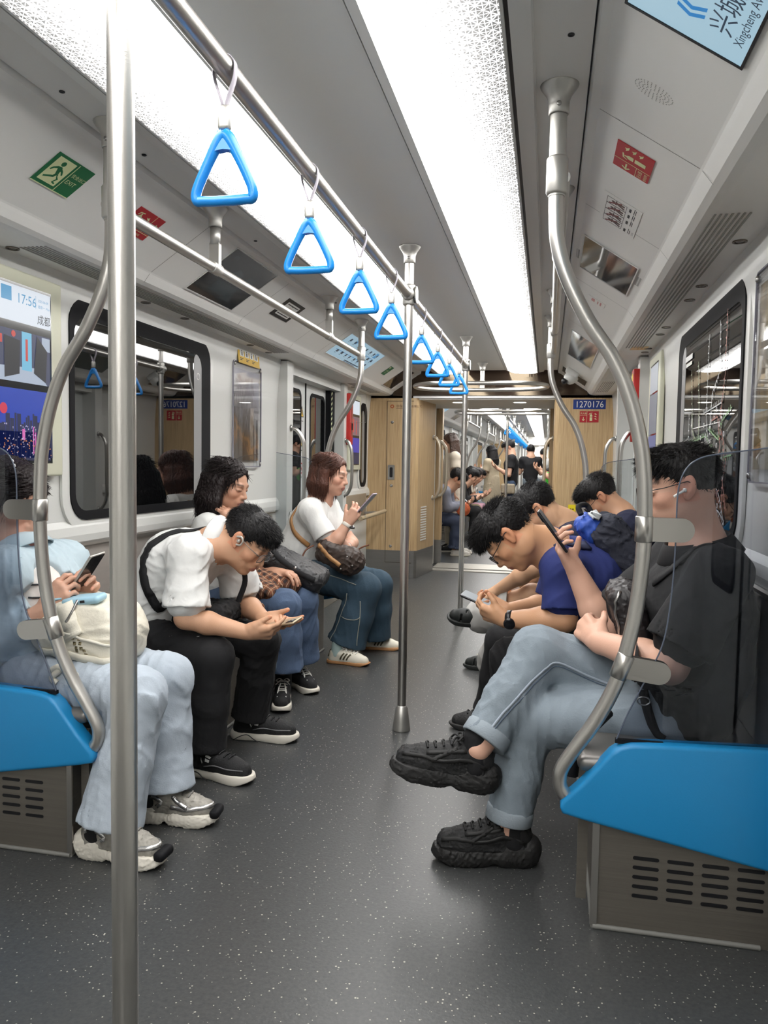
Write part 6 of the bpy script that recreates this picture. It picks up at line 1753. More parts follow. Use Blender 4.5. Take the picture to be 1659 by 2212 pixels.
for (a, d, nm) in (((-0.775, 2.125, 0.0), (0.995, -0.06, 0), 1), ((-0.735, 2.375, 0.0), (0.99, 0.12, 0), 2)):
    sh, U, W = shoe(w1['t'], a, d, 'chunky', (M_sole_w, M_mesh, mat('lace_grey', rgb(120, 118, 114), 0.7)), L=0.30, seed=nm)
    M_silver = mat('shoe_silver', rgb(206, 204, 202), 0.25, 0.85)
    m = MB()
    for sgn in (-1, 1):
        for pts in ([(0.29, 0.0, 0.075), (0.26, sgn * 0.035, 0.075), (0.2, sgn * 0.05, 0.066), (0.14, sgn * 0.05, 0.07)], [(0.03, sgn * 0.04, 0.09), (0.07, sgn * 0.05, 0.105), (0.11, sgn * 0.05, 0.085), (0.09, sgn * 0.05, 0.065)], [(0.15, sgn * 0.045, 0.11), (0.17, sgn * 0.05, 0.085), (0.2, sgn * 0.05, 0.07)]):
            r = ribbon(U, [W(*p) for p in pts], 0.014, 0.002, 0.001, 4); m.add(r.v, r.f, 0, True)
    obj('silver_overlay', m, M_silver, sh)
    obj('toe_bumper', MB().rbox((0.035, 0.075, 0.03), frame_mtx(W(0.285, 0, 0.045), d, np.cross((0, 0, 1), d)), 0.012, 3), M_rubber, sh)
    K = Field(np.array(W(0.06, 0, 0.13)) - 0.12, np.array(W(0.06, 0, 0.13)) + 0.12, 0.005); K.cone(W(0.06, 0, 0.08), W(0.065, 0, 0.17), 0.043, 0.042, 0.01)
    fobj('sock', K, M_black_cloth, sh)
phone('silver phone held upright by the woman in pale blue', (-0.872, 2.32, 0.872), (0.1, 0.95, 0.1), (0.62, -0.02, 0.78), M_phone_s, screen_on=False)

# white studded backpack on her lap
B = Field((-1.1, 2.1, 0.45), (-0.55, 2.62, 0.86), 0.005)
Rb = frame3((0.94, 0, -0.16), (0.16, 0, 0.94))
B.box((-0.865, 2.33, 0.665), (0.34, 0.25, 0.17), Rb, 0.06, 0.03); B.box((-0.84, 2.33, 0.735), (0.24, 0.22, 0.09), Rb, 0.04, 0.03); B.wrinkle(0.004, 0.13, 2)
M_cream_l = mat('cream_leather', rgb(226, 220, 204), 0.5, bump=(140, 0.15))
bp = thing('backpack', 'cream studded leather backpack on the lap of the woman in pale blue', 'bag', (-0.865, 2.33, 0.58))
fobj('body', B, M_cream_l, bp)
obj('piping', ribbon(B, [(-1.02, 2.20, 0.745), (-0.92, 2.19, 0.70), (-0.80, 2.19, 0.665), (-0.70, 2.20, 0.65)], 0.008, 0.005, 0.002), mat('cream_piping', rgb(236, 230, 216), 0.45), bp)
obj('pocket', ribbon(B, [(-0.90, 2.22, 0.775), (-0.87, 2.205, 0.72), (-0.845, 2.195, 0.67)], 0.07, 0.006, 0.001), M_cream_l, bp)
obj('zip', ribbon(B, [(-0.855, 2.25, 0.79), (-0.852, 2.22, 0.765), (-0.862, 2.205, 0.74), (-0.872, 2.20, 0.72)], 0.006, 0.006, 0.007), M_screw, bp)
obj('carry_strap', ribbon(B, [(-0.98, 2.20, 0.60), (-0.88, 2.18, 0.60), (-0.78, 2.18, 0.59), (-0.70, 2.19, 0.585)], 0.028, 0.006, 0.003), M_cream_l, bp)
m = MB()
for i in range(2):
    for j in range(7):
        p = B.snap((-0.865 + i * 0.022 + j * 0.006, 2.19, 0.695 - j * 0.014), 0.0); g_ = B.grad(p)
        u = Vector(g_); a = Vector(np.cross(g_, (0, 0, 1))).normalized(); b = u.cross(a)
        q = Vector(p); m.add([q + a * 0.006 + b * 0.006, q - a * 0.006 + b * 0.006, q - a * 0.006 - b * 0.006, q + a * 0.006 - b * 0.006, q + u * 0.006], [(0, 1, 4), (1, 2, 4), (2, 3, 4), (3, 0, 4)])
obj('studs', m, mat('stud_bronze', rgb(150, 138, 110), 0.25, 1.0), bp)
m = MB(); cpt = [(-0.90, 2.17, 0.57), (-0.86, 2.155, 0.585), (-0.82, 2.16, 0.565), (-0.79, 2.17, 0.545)]
m.tube(catmull(cpt, 5), 0.012, 8); m.tube(catmull([(-0.86, 2.155, 0.58), (-0.89, 2.15, 0.55), (-0.87, 2.15, 0.535)], 5), 0.010, 8)
obj('knotted_strap', m, M_cream_l, bp)
pb = thing('power_bank', 'small pale blue gadget resting on the cream backpack', 'gadget', (-0.855, 2.30, 0.765))
obj('body', MB().rbox((0.13, 0.075, 0.026), frame_mtx((-0.85, 2.27, 0.785), (0.97, 0.1, 0.12), (0, 1, 0.1)), 0.012, 4), mat('gadget_blue', rgb(160, 198, 216), 0.4), pb)
obj('sockets', MB().rbox((0.016, 0.004, 0.008), frame_mtx((-0.835, 2.2335, 0.784), (0.97, 0.1, 0.12), (0, 1, 0.1)), 0.001, 2), M_ink, pb)
obj('cable', MB().tube(catmull([(-0.91, 2.235, 0.79), (-0.95, 2.22, 0.785), (-0.955, 2.26, 0.79), (-0.91, 2.28, 0.80)], 6), 0.004, 8), bpy.data.materials['gadget_blue'], pb)

# 2 -- man in the white short-sleeved shirt
th = math.radians(40); hfl = (math.cos(th), -0.10, -math.sin(th)); hul = (math.sin(th), 0, math.cos(th))
c2 = (-0.57, 2.99, 0.928)
m2 = person(dict(label='man in white short-sleeved shirt and black trousers leaning low over his phone', group=G_left,
    pelvis=(-1.02, 3.0, 0.54), waist=(-0.985, 3.0, 0.68), chest=(-0.875, 3.0, 0.815), neck=(-0.70, 3.0, 0.905), head=c2, hf=hfl, hu=hul,
    shR=(-0.745, 2.81, 0.875), shL=(-0.72, 3.18, 0.865), elR=(-0.73, 2.76, 0.635), wrR=(-0.50, 2.83, 0.575), elL=(-0.67, 3.20, 0.625), wrL=(-0.50, 3.02, 0.588),
    hiR=(-1.0, 2.90, 0.51), hiL=(-1.0, 3.12, 0.51), knR=(-0.635, 2.80, 0.475), knL=(-0.585, 3.20, 0.455), anR=(-0.665, 2.79, 0.10), anL=(-0.645, 3.22, 0.09),
    handR=dict(d=(0.96, 0.18, 0.06), n=(-0.1, 0.72, 0.62), curl=((18, 25, 12), (35, 45, 20), (40, 55, 25), (42, 55, 28)), thumb=(0.9, 0.35, 0.35), tcurl=10),
    handL=dict(d=(0.98, -0.16, -0.06), n=(-0.05, -0.45, 0.88), curl=((6, 14, 10), (8, 18, 12), (12, 24, 14), (16, 28, 16)), thumb=(0.9, 0.2, 0.45), tcurl=10), skin=(0.80, 0.62, 0.50), seed=8,
    shirt=dict(mat=M_white_shirt, sleeve=0.84, sr=0.092, loose=0.014, hem=0.04, fold=0.010, wl=0.11, wide=1.25, collar='shirt'), trousers=dict(mat=M_black_cloth, r=(0.092, 0.078, 0.074, 0.078), drop=-0.01, fold=0.009)))
hair(m2['t'], c2, m2['R'], 1.02, 'short', M_hair, 6, h=0.0035, dens=1.5)
gl2 = glasses(m2['t'], c2, m2['R'], 1.07, mat('thin_silver_rim', rgb(130, 124, 120), 0.3, 0.8))
W = m2['W']
ear = W(0.006, -0.088, 0.0)
eb = obj('earbud', MB().tube(catmull([ear + V3((0.0, -0.006, 0.018)), ear + V3((0.02, -0.007, 0.016)), ear + V3((0.026, -0.008, 0.0)), ear + V3((0.014, -0.008, -0.016)), ear + V3((-0.004, -0.006, -0.014))], 5), 0.0042, 8), M_phone_s, m2['t'])
obj('bead', MB().lathe([(0.001, 0.006), (0.007, 0.004), (0.009, -0.002), (0.006, -0.008)], ear + V3((0.004, 0.0, 0.0)), (0, -1, 0), 14), M_phone_s, eb)
# collar and strap
S = m2['S']
sl = thing('shoulder_strap', 'black sling bag worn across the back of the man in the white shirt', 'bag', (-0.9, 2.9, 0.6))
obj('strap', ribbon(S, [(-0.70, 3.06, 0.985), (-0.80, 2.97, 0.985), (-0.875, 2.90, 0.955), (-0.925, 2.85, 0.90), (-0.945, 2.83, 0.83), (-0.93, 2.82, 0.74), (-0.89, 2.815, 0.66), (-0.86, 2.82, 0.60)], 0.036, 0.004, 0.003, 8), M_black_cloth, sl)
Bg = Field((-0.95, 2.78, 0.5), (-0.45, 3.25, 0.8), 0.006); Bg.box((-0.76, 3.02, 0.605), (0.24, 0.24, 0.10), None, 0.04, 0.02); Bg.wrinkle(0.008, 0.08, 4)
fobj('pouch', Bg, M_black_cloth, sl)
obj('front_strap', MB().tube(catmull([(-0.60, 3.0, 0.835), (-0.59, 3.02, 0.75), (-0.62, 3.02, 0.66)], 5), 0.012, 8), M_black_cloth, sl)
phone('slim gold phone held flat by the man in the white shirt', (-0.395, 2.935, 0.598), (0.2, 0.93, 0.15), (0.92, -0.2, 0.26), mat('phone_gold', rgb(196, 176, 148), 0.35, 0.5), screen_on=False)
for (a, d) in (((-0.745, 2.80, 0.0), (0.985, -0.16, 0)), ((-0.725, 3.215, 0.0), (0.995, 0.06, 0))):
    sh, U, W_ = shoe(m2['t'], a, d, 'flat', (M_sole_w, mat('shoe_black_suede', rgb(24, 24, 26), 0.75, bump=(150, 0.2)), mat('lace_black', rgb(24, 24, 26), 0.7)), L=0.31)
    m = ribbon(U, [W_(0.10, -0.05, 0.05), W_(0.15, -0.055, 0.062), W_(0.20, -0.055, 0.06), W_(0.26, -0.03, 0.055)], 0.004, 0.002, 0.0015, 4)
    obj('grey_piping', m, mat('piping_grey', rgb(120, 120, 122), 0.6), sh)
    m = MB()
    for (pts) in ([(0.085, 0.108), (0.105, 0.112), (0.10, 0.075), (0.092, 0.06), (0.085, 0.075)], [(0.107, 0.106), (0.135, 0.096), (0.13, 0.086), (0.107, 0.092)], [(0.108, 0.086), (0.128, 0.08), (0.125, 0.07), (0.107, 0.072)]):
        q = [U.snap(W_(x, -0.05, z), 0.0016) for x, z in pts]; m.add(q, [list(range(len(q)))])
    obj('white_emblem', m, M_white, sh, fixn=False)
    ST = Field(np.array(W_(0.15, 0, 0.03)) - 0.2, np.array(W_(0.15, 0, 0.03)) + 0.2, 0.006)
    m = MB().tube(catmull([W_(0.02, -0.053, 0.008), W_(0.06, -0.057, 0.03), (W_(0.085, -0.058, 0.034)), W_(0.11, -0.058, 0.018), W_(0.13, -0.058, 0.008)], 5), 0.002, 6)
    obj('sole_line', m, M_ink, sh)

# 3 -- dark haired woman, hand at her throat
th = math.radians(17); c3 = (-1.0, 3.79, 1.125)
w3 = person(dict(label='woman with wavy shoulder-length black hair, hand on her throat, denim jeans', group=G_left, h=0.0035,
    pelvis=(-1.06, 3.85, 0.53), waist=(-1.09, 3.83, 0.67), chest=(-1.07, 3.81, 0.82), neck=(-1.075, 3.80, 0.955), head=c3, hf=(math.cos(th), -0.12, -math.sin(th)), hu=(math.sin(th), 0, math.cos(th)), female=True,
    shR=(-1.04, 3.63, 0.905), shL=(-1.06, 3.98, 0.91), elR=(-0.80, 3.62, 0.74), wrR=(-0.90, 3.675, 0.93), elL=(-0.93, 4.0, 0.68), wrL=(-0.76, 3.88, 0.66),
    hiR=(-1.02, 3.75, 0.52), hiL=(-1.02, 3.95, 0.52), knR=(-0.655, 3.70, 0.515), knL=(-0.645, 3.96, 0.50), anR=(-0.665, 3.72, 0.19), anL=(-0.67, 4.02, 0.17),
    handR=dict(d=(-0.62, 0.08, 0.62), n=(-0.55, 0.35, -0.5), curl=((15, 25, 15), (18, 28, 15), (20, 30, 15), (25, 30, 15)), thumb=(0.6, 0.7, 0.0)),
    handL=dict(d=(0.9, -0.3, 0), n=(0, 0, -1), curl=CURL(25, 30, 20)), skin=(0.78, 0.60, 0.50), seed=12, torso=0.95, arm=0.92,
    shirt=dict(mat=M_white_tee, sleeve=0.75, sr=0.072, loose=0.008, hem=0.04, fold=0.008, collar='rib'), trousers=dict(mat=M_denim_mid, r=(0.090, 0.083, 0.088, 0.096), drop=0.0, fold=0.010)))
hair(w3['t'], c3, w3['R'], 1.10, 'wavy', M_hair_soft, 9, dens=1.5)
T = w3['T']
for kx, ky in (('knR', 3.62), ('knL', 3.88)):
    seam(T, [(-0.70, ky, 0.50), (-0.66, ky - 0.01, 0.42), (-0.66, ky - 0.005, 0.32), (-0.665, ky, 0.20)], w3['trousers'])
M_canvas = mat('canvas_black', rgb(28, 28, 30), 0.8, bump=(200, 0.2))
for (a, d) in (((-0.70, 3.84, 0.0), (0.28, -0.96, 0.0)), ((-0.76, 4.10, 0.0), (0.62, -0.55, 0.0))):
    sh, U, W_ = shoe(w3['t'], a, d, 'flat', (M_sole_w, M_canvas, M_lace_w), L=0.29)
    K = Field(np.array(W_(0.06, 0, 0.13)) - 0.14, np.array(W_(0.06, 0, 0.13)) + 0.14, 0.005); K.cone(W_(0.06, 0, 0.08), W_(0.055, 0, 0.19), 0.042, 0.044, 0.01)
    fobj('sock', K, M_black_cloth, sh)
    m = MB()
    for sg in (-1, 1):
        m.tube(catmull([W_(0.15, 0.01 * sg, 0.118), W_(0.19, 0.018 * sg, 0.10), W_(0.215, 0.022 * sg, 0.075), W_(0.235, 0.02 * sg, 0.072)], 4), 0.004, 6)
    obj('loose_laces', m, M_lace_w, sh)
# plaid jacket and black bag on her lap
def plaid():
    m = bpy.data.materials.new('rust_plaid'); m.use_nodes = True
    nt = m.node_tree; N = nt.nodes; L = nt.links; b = N['Principled BSDF']; b.inputs['Roughness'].default_value = 0.85
    tc = N.new('ShaderNodeTexCoord'); mp = N.new('ShaderNodeMapping'); mp.inputs['Rotation'].default_value = (0.15, 0.5, 0.2); L.new(tc.outputs['Object'], mp.inputs[0])
    sp = N.new('ShaderNodeSeparateXYZ'); L.new(mp.outputs[0], sp.inputs[0])
    def mth(op, a, c=0.0):
        n = N.new('ShaderNodeMath'); n.operation = op
        for i, v in enumerate((a, c)):
            if isinstance(v, (int, float)): n.inputs[i].default_value = v
            else: L.new(v, n.inputs[i])
        return n.outputs[0]
    def band(o, per, lo, hi):
        f = mth('FRACT', mth('DIVIDE', o, per)); return mth('MULTIPLY', mth('GREATER_THAN', f, lo), mth('LESS_THAN', f, hi))
    yz = mth('ADD', sp.outputs['Y'], mth('MULTIPLY', sp.outputs['Z'], 0.0)); xz = mth('ADD', sp.outputs['X'], mth('MULTIPLY', sp.outputs['Z'], -0.9))
    dark = mth('ADD', band(yz, 0.046, 0.0, 0.42), band(xz, 0.046, 0.0, 0.42)); light = mth('MAXIMUM', band(yz, 0.046, 0.64, 0.73), band(xz, 0.046, 0.64, 0.73))
    mx = N.new('ShaderNodeMix'); mx.data_type = 'RGBA'; L.new(mth('MULTIPLY', dark, 0.5), mx.inputs[0]); mx.inputs[6].default_value = rgb(122, 74, 48); mx.inputs[7].default_value = rgb(38, 27, 26)
    m2_ = N.new('ShaderNodeMix'); m2_.data_type = 'RGBA'; L.new(mth('MULTIPLY', light, 0.6), m2_.inputs[0]); L.new(mx.outputs[2], m2_.inputs[6]); m2_.inputs[7].default_value = rgb(190, 160, 130)
    L.new(m2_.outputs[2], b.inputs['Base Color']); return m
J = Field((-1.05, 3.5, 0.38), (-0.5, 4.2, 0.80), 0.006)
J.cone((-0.92, 3.72, 0.62), (-0.72, 3.69, 0.585), 0.075, 0.045, 0.04, flat=((0, 1, 0), 1.6)); J.cone((-0.90, 3.62, 0.60), (-0.80, 3.585, 0.50), 0.055, 0.05, 0.04); J.cone((-0.80, 3.585, 0.52), (-0.755, 3.58, 0.47), 0.045, 0.03, 0.03, flat=((1, 0, 0), 2.0))
J.cone((-0.90, 3.8, 0.65), (-0.66, 3.86, 0.60), 0.055, 0.04, 0.04, flat=((0, 1, 0), 1.6)); J.wrinkle(0.012, 0.09, 21); J.wrinkle(0.003, 0.04, 22)
jk = thing('plaid_jacket', 'rust brown plaid jacket bundled on the lap of the dark-haired woman', 'jacket', (-0.82, 3.72, 0.6))
fobj('body', J, plaid(), jk)
K = Field((-0.95, 3.75, 0.5), (-0.40, 4.35, 0.86), 0.006)
K.box((-0.70, 4.03, 0.665), (0.36, 0.28, 0.11), frame3((0.88, 0.1, -0.42), (0.42, 0, 0.88)), 0.045, 0.03); K.wrinkle(0.007, 0.06, 8)
kb = thing('black_bag', 'black padded bag slanting across the lap between the two women', 'bag', (-0.70, 4.03, 0.60))
M_nylon = mat('black_nylon', rgb(30, 30, 33), 0.5, bump=(45, 0.3))
fobj('body', K, M_nylon, kb)
obj('strap', ribbon(K, [(-0.84, 3.93, 0.77), (-0.74, 3.90, 0.72), (-0.64, 3.90, 0.66), (-0.56, 3.92, 0.62)], 0.03, 0.005, 0.002), M_black_cloth, kb)
p = K.snap((-0.66, 3.89, 0.69), 0.002); obj('snap_button', MB().lathe([(0.009, 0), (0.009, 0.003), (0.005, 0.005)], p, tuple(K.grad(p)), 14), M_screw, kb)

# 4 -- woman with the chestnut bob
th = math.radians(11); c4 = (-0.725, 4.79, 1.175)
w4 = person(dict(label='woman with chestnut bob, white tee and teal jeans looking at a lilac phone', group=G_left, h=0.0035,
    pelvis=(-0.95, 4.8, 0.56), waist=(-0.93, 4.8, 0.69), chest=(-0.845, 4.8, 0.86), neck=(-0.80, 4.8, 1.0), head=c4, hf=(math.cos(th), -0.10, -math.sin(th)), hu=(math.sin(th), 0, math.cos(th)), female=True,
    shR=(-0.81, 4.62, 0.945), shL=(-0.80, 4.97, 0.95), elR=(-0.655, 4.585, 0.73), wrR=(-0.565, 4.625, 0.875), elL=(-0.62, 4.95, 0.72), wrL=(-0.585, 4.67, 0.715),
    hiR=(-0.92, 4.71, 0.54), hiL=(-0.92, 4.90, 0.54), knR=(-0.465, 4.69, 0.46), knL=(-0.44, 4.93, 0.45), anR=(-0.575, 4.67, 0.11), anL=(-0.48, 4.99, 0.10),
    handR=dict(d=(0.50, 0.1, 0.82), n=(-0.25, 0.80, 0.25), curl=((30, 40, 20), (34, 45, 25), (38, 50, 25), (42, 55, 25)), thumb=(0.7, 0.5, 0.35)),
    handL=dict(d=(-0.9, -0.22, 0.32), n=(0.15, 0.9, 0.2), curl=((8, 12, 8), (10, 14, 10), (12, 18, 10), (15, 20, 12)), thumb=(0.55, 0.8, 0.1)), skin=(0.82, 0.64, 0.55), seed=16, torso=1.02, arm=0.95,
    shirt=dict(mat=M_white_tee, sleeve=0.72, sr=0.074, loose=0.010, hem=0.045, fold=0.008, collar='rib'), trousers=dict(mat=M_denim_teal, r=(0.098, 0.095, 0.105, 0.112), drop=0.0, fold=0.009)))
hair(w4['t'], c4, w4['R'], 1.10, 'bob', M_hair_brown, 14, dens=1.5)
T = w4['T']
for pts in ([(-0.80, 4.60, 0.60), (-0.68, 4.59, 0.56), (-0.58, 4.585, 0.53), (-0.50, 4.585, 0.50)], [(-0.56, 4.585, 0.44), (-0.60, 4.575, 0.34), (-0.645, 4.57, 0.22), (-0.67, 4.575, 0.13)], [(-0.47, 4.585, 0.40), (-0.465, 4.57, 0.32), (-0.47, 4.565, 0.2), (-0.475, 4.57, 0.12)], [(-0.60, 4.575, 0.30), (-0.55, 4.565, 0.285), (-0.49, 4.565, 0.285), (-0.465, 4.57, 0.30)]):
    seam(T, pts, w4['trousers'], 'topstitch', 0.005, M_stitch_tan)
M_gum = mat('gum_sole', rgb(176, 128, 84), 0.55)
for (a, d, k_) in (((-0.675, 4.60, 0.0), (0.99, -0.10, 0), 1), ((-0.56, 5.0, 0.0), (0.98, 0.12, 0), 0)):
    sh, U, W_ = shoe(w4['t'], a, d, 'samba', (M_gum, mat('shoe_cream', rgb(222, 216, 200), 0.5), M_lace_w), L=0.28)
    m = MB()
    for j in range(3):
        x = 0.105 + j * 0.022
        r_ = ribbon(U, [W_(x - 0.008, -0.045, 0.034), W_(x + 0.006, -0.045, 0.06), W_(x + 0.02, -0.038, 0.078)], 0.009, 0.002, 0.001, 3); m.add(r_.v, r_.f, 0, True)
    r_ = ribbon(U, [W_(0.008, -0.02, 0.045), W_(0.006, -0.012, 0.07), W_(0.01, 0.0, 0.085)], 0.03, 0.002, 0.001, 3); m.add(r_.v, r_.f, 0, True)
    obj('dark_stripes', m, mat('shoe_olive', rgb(78, 72, 50), 0.6), sh)
    K = Field(np.array(W_(0.06, 0, 0.11)) - 0.12, np.array(W_(0.06, 0, 0.11)) + 0.12, 0.005); K.cone(W_(0.06, 0, 0.06), W_(0.068, 0, 0.14), 0.038, 0.037, 0.01)
    fobj('sock', K, mat('sock_mint', rgb(176, 198, 196), 0.85), sh)
wr = V3((-0.565, 4.625, 0.875)); axw = nrm(wr - V3((-0.655, 4.585, 0.73)))
wt = obj('wristwatch', MB().lathe([(0.031, -0.011), (0.033, -0.009), (0.033, 0.009), (0.031, 0.011)], wr - axw * 0.012, tuple(axw), 20), mat('watch_strap_cream', rgb(222, 216, 206), 0.5), w4['t'])
obj('watch_face', MB().rbox((0.034, 0.012, 0.038), frame_mtx(wr - axw * 0.012 + V3((0.030, -0.006, -0.012)), (0.5, 0.8, 0), axw), 0.005, 2), M_phone, wt)
wl = V3((-0.585, 4.67, 0.715)); axl = nrm(wl - V3((-0.62, 4.95, 0.72)))
obj('bracelet', MB().lathe([(0.032, -0.008), (0.034, 0), (0.032, 0.008)], wl - axl * 0.02, tuple(axl), 18), mat('bracelet_white', rgb(226, 220, 212), 0.5), w4['t'])
obj('bracelet', MB().lathe([(0.031, -0.004), (0.033, 0), (0.031, 0.004)], wl - axl * 0.042, tuple(axl), 18), mat('bracelet_brown', rgb(150, 96, 70), 0.5), w4['t'])
phone('lilac phone held up by the woman with the chestnut bob', (-0.452, 4.655, 1.005), (0.1, 1, 0), (0.66, -0.06, 0.75), M_phone_l, screen_on=False)
Bg = Field((-0.9, 4.4, 0.5), (-0.38, 4.85, 0.9), 0.005)
Bg.box((-0.62, 4.585, 0.675), (0.27, 0.13, 0.15), frame3((0.90, 0, -0.36), (0.36, 0, 0.90)), 0.045, 0.02); Bg.ell((-0.54, 4.585, 0.645), (0.10, 0.075, 0.085), None, 0.04); Bg.wrinkle(0.008, 0.09, 6)
sb = thing('shoulder_bag', 'dark brown slouchy shoulder bag with tan strap on the lap of the bobbed woman', 'bag', (-0.62, 4.585, 0.60))
fobj('body', Bg, mat('dark_brown_canvas', rgb(62, 50, 44), 0.5, noise=(40, 0.35)), sb)
M_tan = mat('tan_leather', rgb(188, 140, 92), 0.5)
obj('strap', ribbon(w4['S'], [(-0.90, 4.68, 0.99), (-0.955, 4.65, 0.92), (-0.93, 4.63, 0.84), (-0.87, 4.62, 0.77), (-0.80, 4.62, 0.71)], 0.03, 0.004, 0.003, 7), M_tan, sb)
obj('strap_end', ribbon(Bg, [(-0.745, 4.52, 0.76), (-0.70, 4.51, 0.72), (-0.65, 4.51, 0.67), (-0.58, 4.51, 0.625)], 0.026, 0.005, 0.002), M_tan, sb)
for pp in ((-0.535, 4.50, 0.68), (-0.50, 4.50, 0.62), (-0.58, 4.50, 0.60)):
    p = Bg.snap(pp, 0.001); obj('stud', MB().lathe([(0.006, 0), (0.006, 0.003), (0.003, 0.005)], p, tuple(Bg.grad(p)), 10), M_screw, sb)
obj('tassel_cord', MB().tube(catmull([(-0.755, 4.53, 0.74), (-0.80, 4.51, 0.71), (-0.825, 4.50, 0.65), (-0.83, 4.50, 0.615)], 5), 0.005, 8), mat('cord_brown', rgb(120, 78, 60), 0.6), sb)
obj('tassel_cord', MB().tube(catmull([(-0.50, 4.60, 0.71), (-0.46, 4.59, 0.735), (-0.42, 4.585, 0.75)], 5), 0.005, 8), bpy.data.materials['cord_brown'], sb)

# 5 -- big man in the black shirt, right foreground
th = math.radians(11); c5 = (1.035, 2.49, 1.193)
m5 = person(dict(label='man in black shirt and washed jeans, legs crossed, behind the right glass pane', group=G_right, h=0.003,
    pelvis=(1.06, 2.5, 0.53), waist=(1.095, 2.5, 0.67), chest=(1.095, 2.5, 0.83), neck=(1.10, 2.5, 1.0), head=c5, hf=(-math.cos(th), -0.10, -math.sin(th)), hu=(-math.sin(th), 0, math.cos(th)), hs=1.09, neckr=0.064, jaw=1.08,
    shL=(1.115, 2.27, 0.955), shR=(1.09, 2.73, 0.965), elL=(0.985, 2.235, 0.70), wrL=(0.805, 2.40, 0.72), elR=(0.845, 2.70, 0.695), wrR=(0.742, 2.70, 0.895),
    hiL=(1.02, 2.40, 0.50), hiR=(1.02, 2.60, 0.53), knR=(0.625, 2.475, 0.655), anR=(0.455, 2.31, 0.385), knL=(0.60, 2.42, 0.455), anL=(0.545, 2.385, 0.11),
    handR=dict(d=(-0.56, -0.10, 0.80), n=(0.80, -0.12, 0.58), curl=((26, 40, 25), (28, 46, 28), (32, 50, 30), (36, 52, 30)), thumb=(0.55, 0.30, 0.80), tcurl=25, spread=3),
    handL=dict(d=(-0.45, 0.75, 0.35), n=(0.45, 0.3, -0.3), curl=CURL(50, 60, 40), thumb=(0.7, 0.5, 0.4)), hand_s=1.1, arm=1.14, torso=1.16, leg=1.04, skin=(0.85, 0.67, 0.58), seed=23,
    shirt=dict(mat=M_black_shirt, sleeve=0.80, sr=0.082, loose=0.014, hem=0.06, fold=0.008, wl=0.12, wide=1.3, collar='shirt'), trousers=dict(mat=M_denim_wash, r=(0.090, 0.078, 0.068, 0.062), drop=-0.035, fold=0.012, wl=0.09)))
hair(m5['t'], c5, m5['R'], 1.025, 'short', M_hair, 26, h=0.0035, dens=1.6)
glasses(m5['t'], c5, m5['R'], 1.09, M_ink)
W = m5['W']; e = W(0.012, 0.090, -0.006)
eb = obj('earbud', MB().rbox((0.012, 0.012, 0.013), Matrix.Translation(Vector(e)), 0.005, 3), M_white, m5['t'])
obj('stem', MB().tube([Vector(e), Vector(e) + Vector((-0.022, -0.004, -0.014)), Vector(e) + Vector((-0.03, -0.005, -0.02))], 0.0038, 10), M_white, eb)
S = m5['S']
T = m5['T']
seam(T, [(0.88, 2.43, 0.58), (0.78, 2.42, 0.605), (0.69, 2.40, 0.645), (0.64, 2.39, 0.625), (0.545, 2.32, 0.525), (0.465, 2.245, 0.43)], m5['trousers'], 'side_seam', 0.007, mat('seam_pale', rgb(160, 170, 182), 0.8), 0.002)
seam(T, [(0.88, 2.43, 0.572), (0.78, 2.42, 0.596), (0.69, 2.40, 0.634), (0.645, 2.39, 0.615), (0.552, 2.32, 0.518), (0.472, 2.245, 0.423)], m5['trousers'], 'side_seam', 0.003, mat('seam_dark', rgb(84, 98, 116), 0.8), 0.002)
M_denim_cuff = mat('denim_cuff', rgb(146, 156, 164), 0.85, bump=(200, 0.2))
for an, kn in (((0.455, 2.31, 0.385), (0.625, 2.475, 0.655)), ((0.545, 2.385, 0.11), (0.60, 2.42, 0.455))):
    a_ = nrm(V3(an) - V3(kn)); pz = V3(an) - a_ * 0.05
    obj('turned_cuff', MB().lathe([(0.060, -0.020), (0.070, -0.024), (0.0735, -0.018), (0.074, 0.018), (0.070, 0.022), (0.060, 0.020)], pz, tuple(a_), 26), M_denim_cuff, m5['t'])
M_shoe_b = mat('shoe_black_mesh', rgb(30, 30, 31), 0.7, bump=(120, 0.3)); M_sole_b = mat('sole_black', rgb(26, 25, 25), 0.6, bump=(60, 0.2)); M_lace_b = mat('lace_black_round', rgb(22, 22, 23), 0.7)
for i_, (a, d, up) in enumerate((((0.50, 2.325, 0.245), (-0.955, -0.13, 0.16), (0.22, 0.05, 1)), ((0.635, 2.40, 0.0), (-0.985, -0.12, 0), (0, 0, 1)))):
    sh, U, W_ = shoe(m5['t'], a, d, 'chunky', (M_sole_b, M_shoe_b, M_lace_b), up=up, L=0.325, seed=i_ + 3)
    m = MB()
    for sgn in (-1, 1):
        for pts in ([(0.27, sgn * 0.03, 0.075), (0.21, sgn * 0.052, 0.085), (0.15, sgn * 0.055, 0.075), (0.09, sgn * 0.055, 0.09), (0.03, sgn * 0.04, 0.075)], [(0.20, sgn * 0.045, 0.10), (0.14, sgn * 0.05, 0.11), (0.09, sgn * 0.05, 0.12)], [(0.12, sgn * 0.05, 0.13), (0.15, sgn * 0.05, 0.10), (0.18, sgn * 0.05, 0.075)]):
            r_ = ribbon(U, [W_(*p) for p in pts], 0.012, 0.0035, 0.001, 4); m.add(r_.v, r_.f, 0, True)
    obj('overlay', m, M_sole_b, sh)
    K = Field(np.array(W_(0.06, 0, 0.12)) - 0.12, np.array(W_(0.06, 0, 0.12)) + 0.12, 0.005); K.cone(W_(0.06, 0, 0.07), W_(0.068, 0, 0.145), 0.046, 0.042, 0.01)
    fobj('sock', K, M_black_cloth, sh)
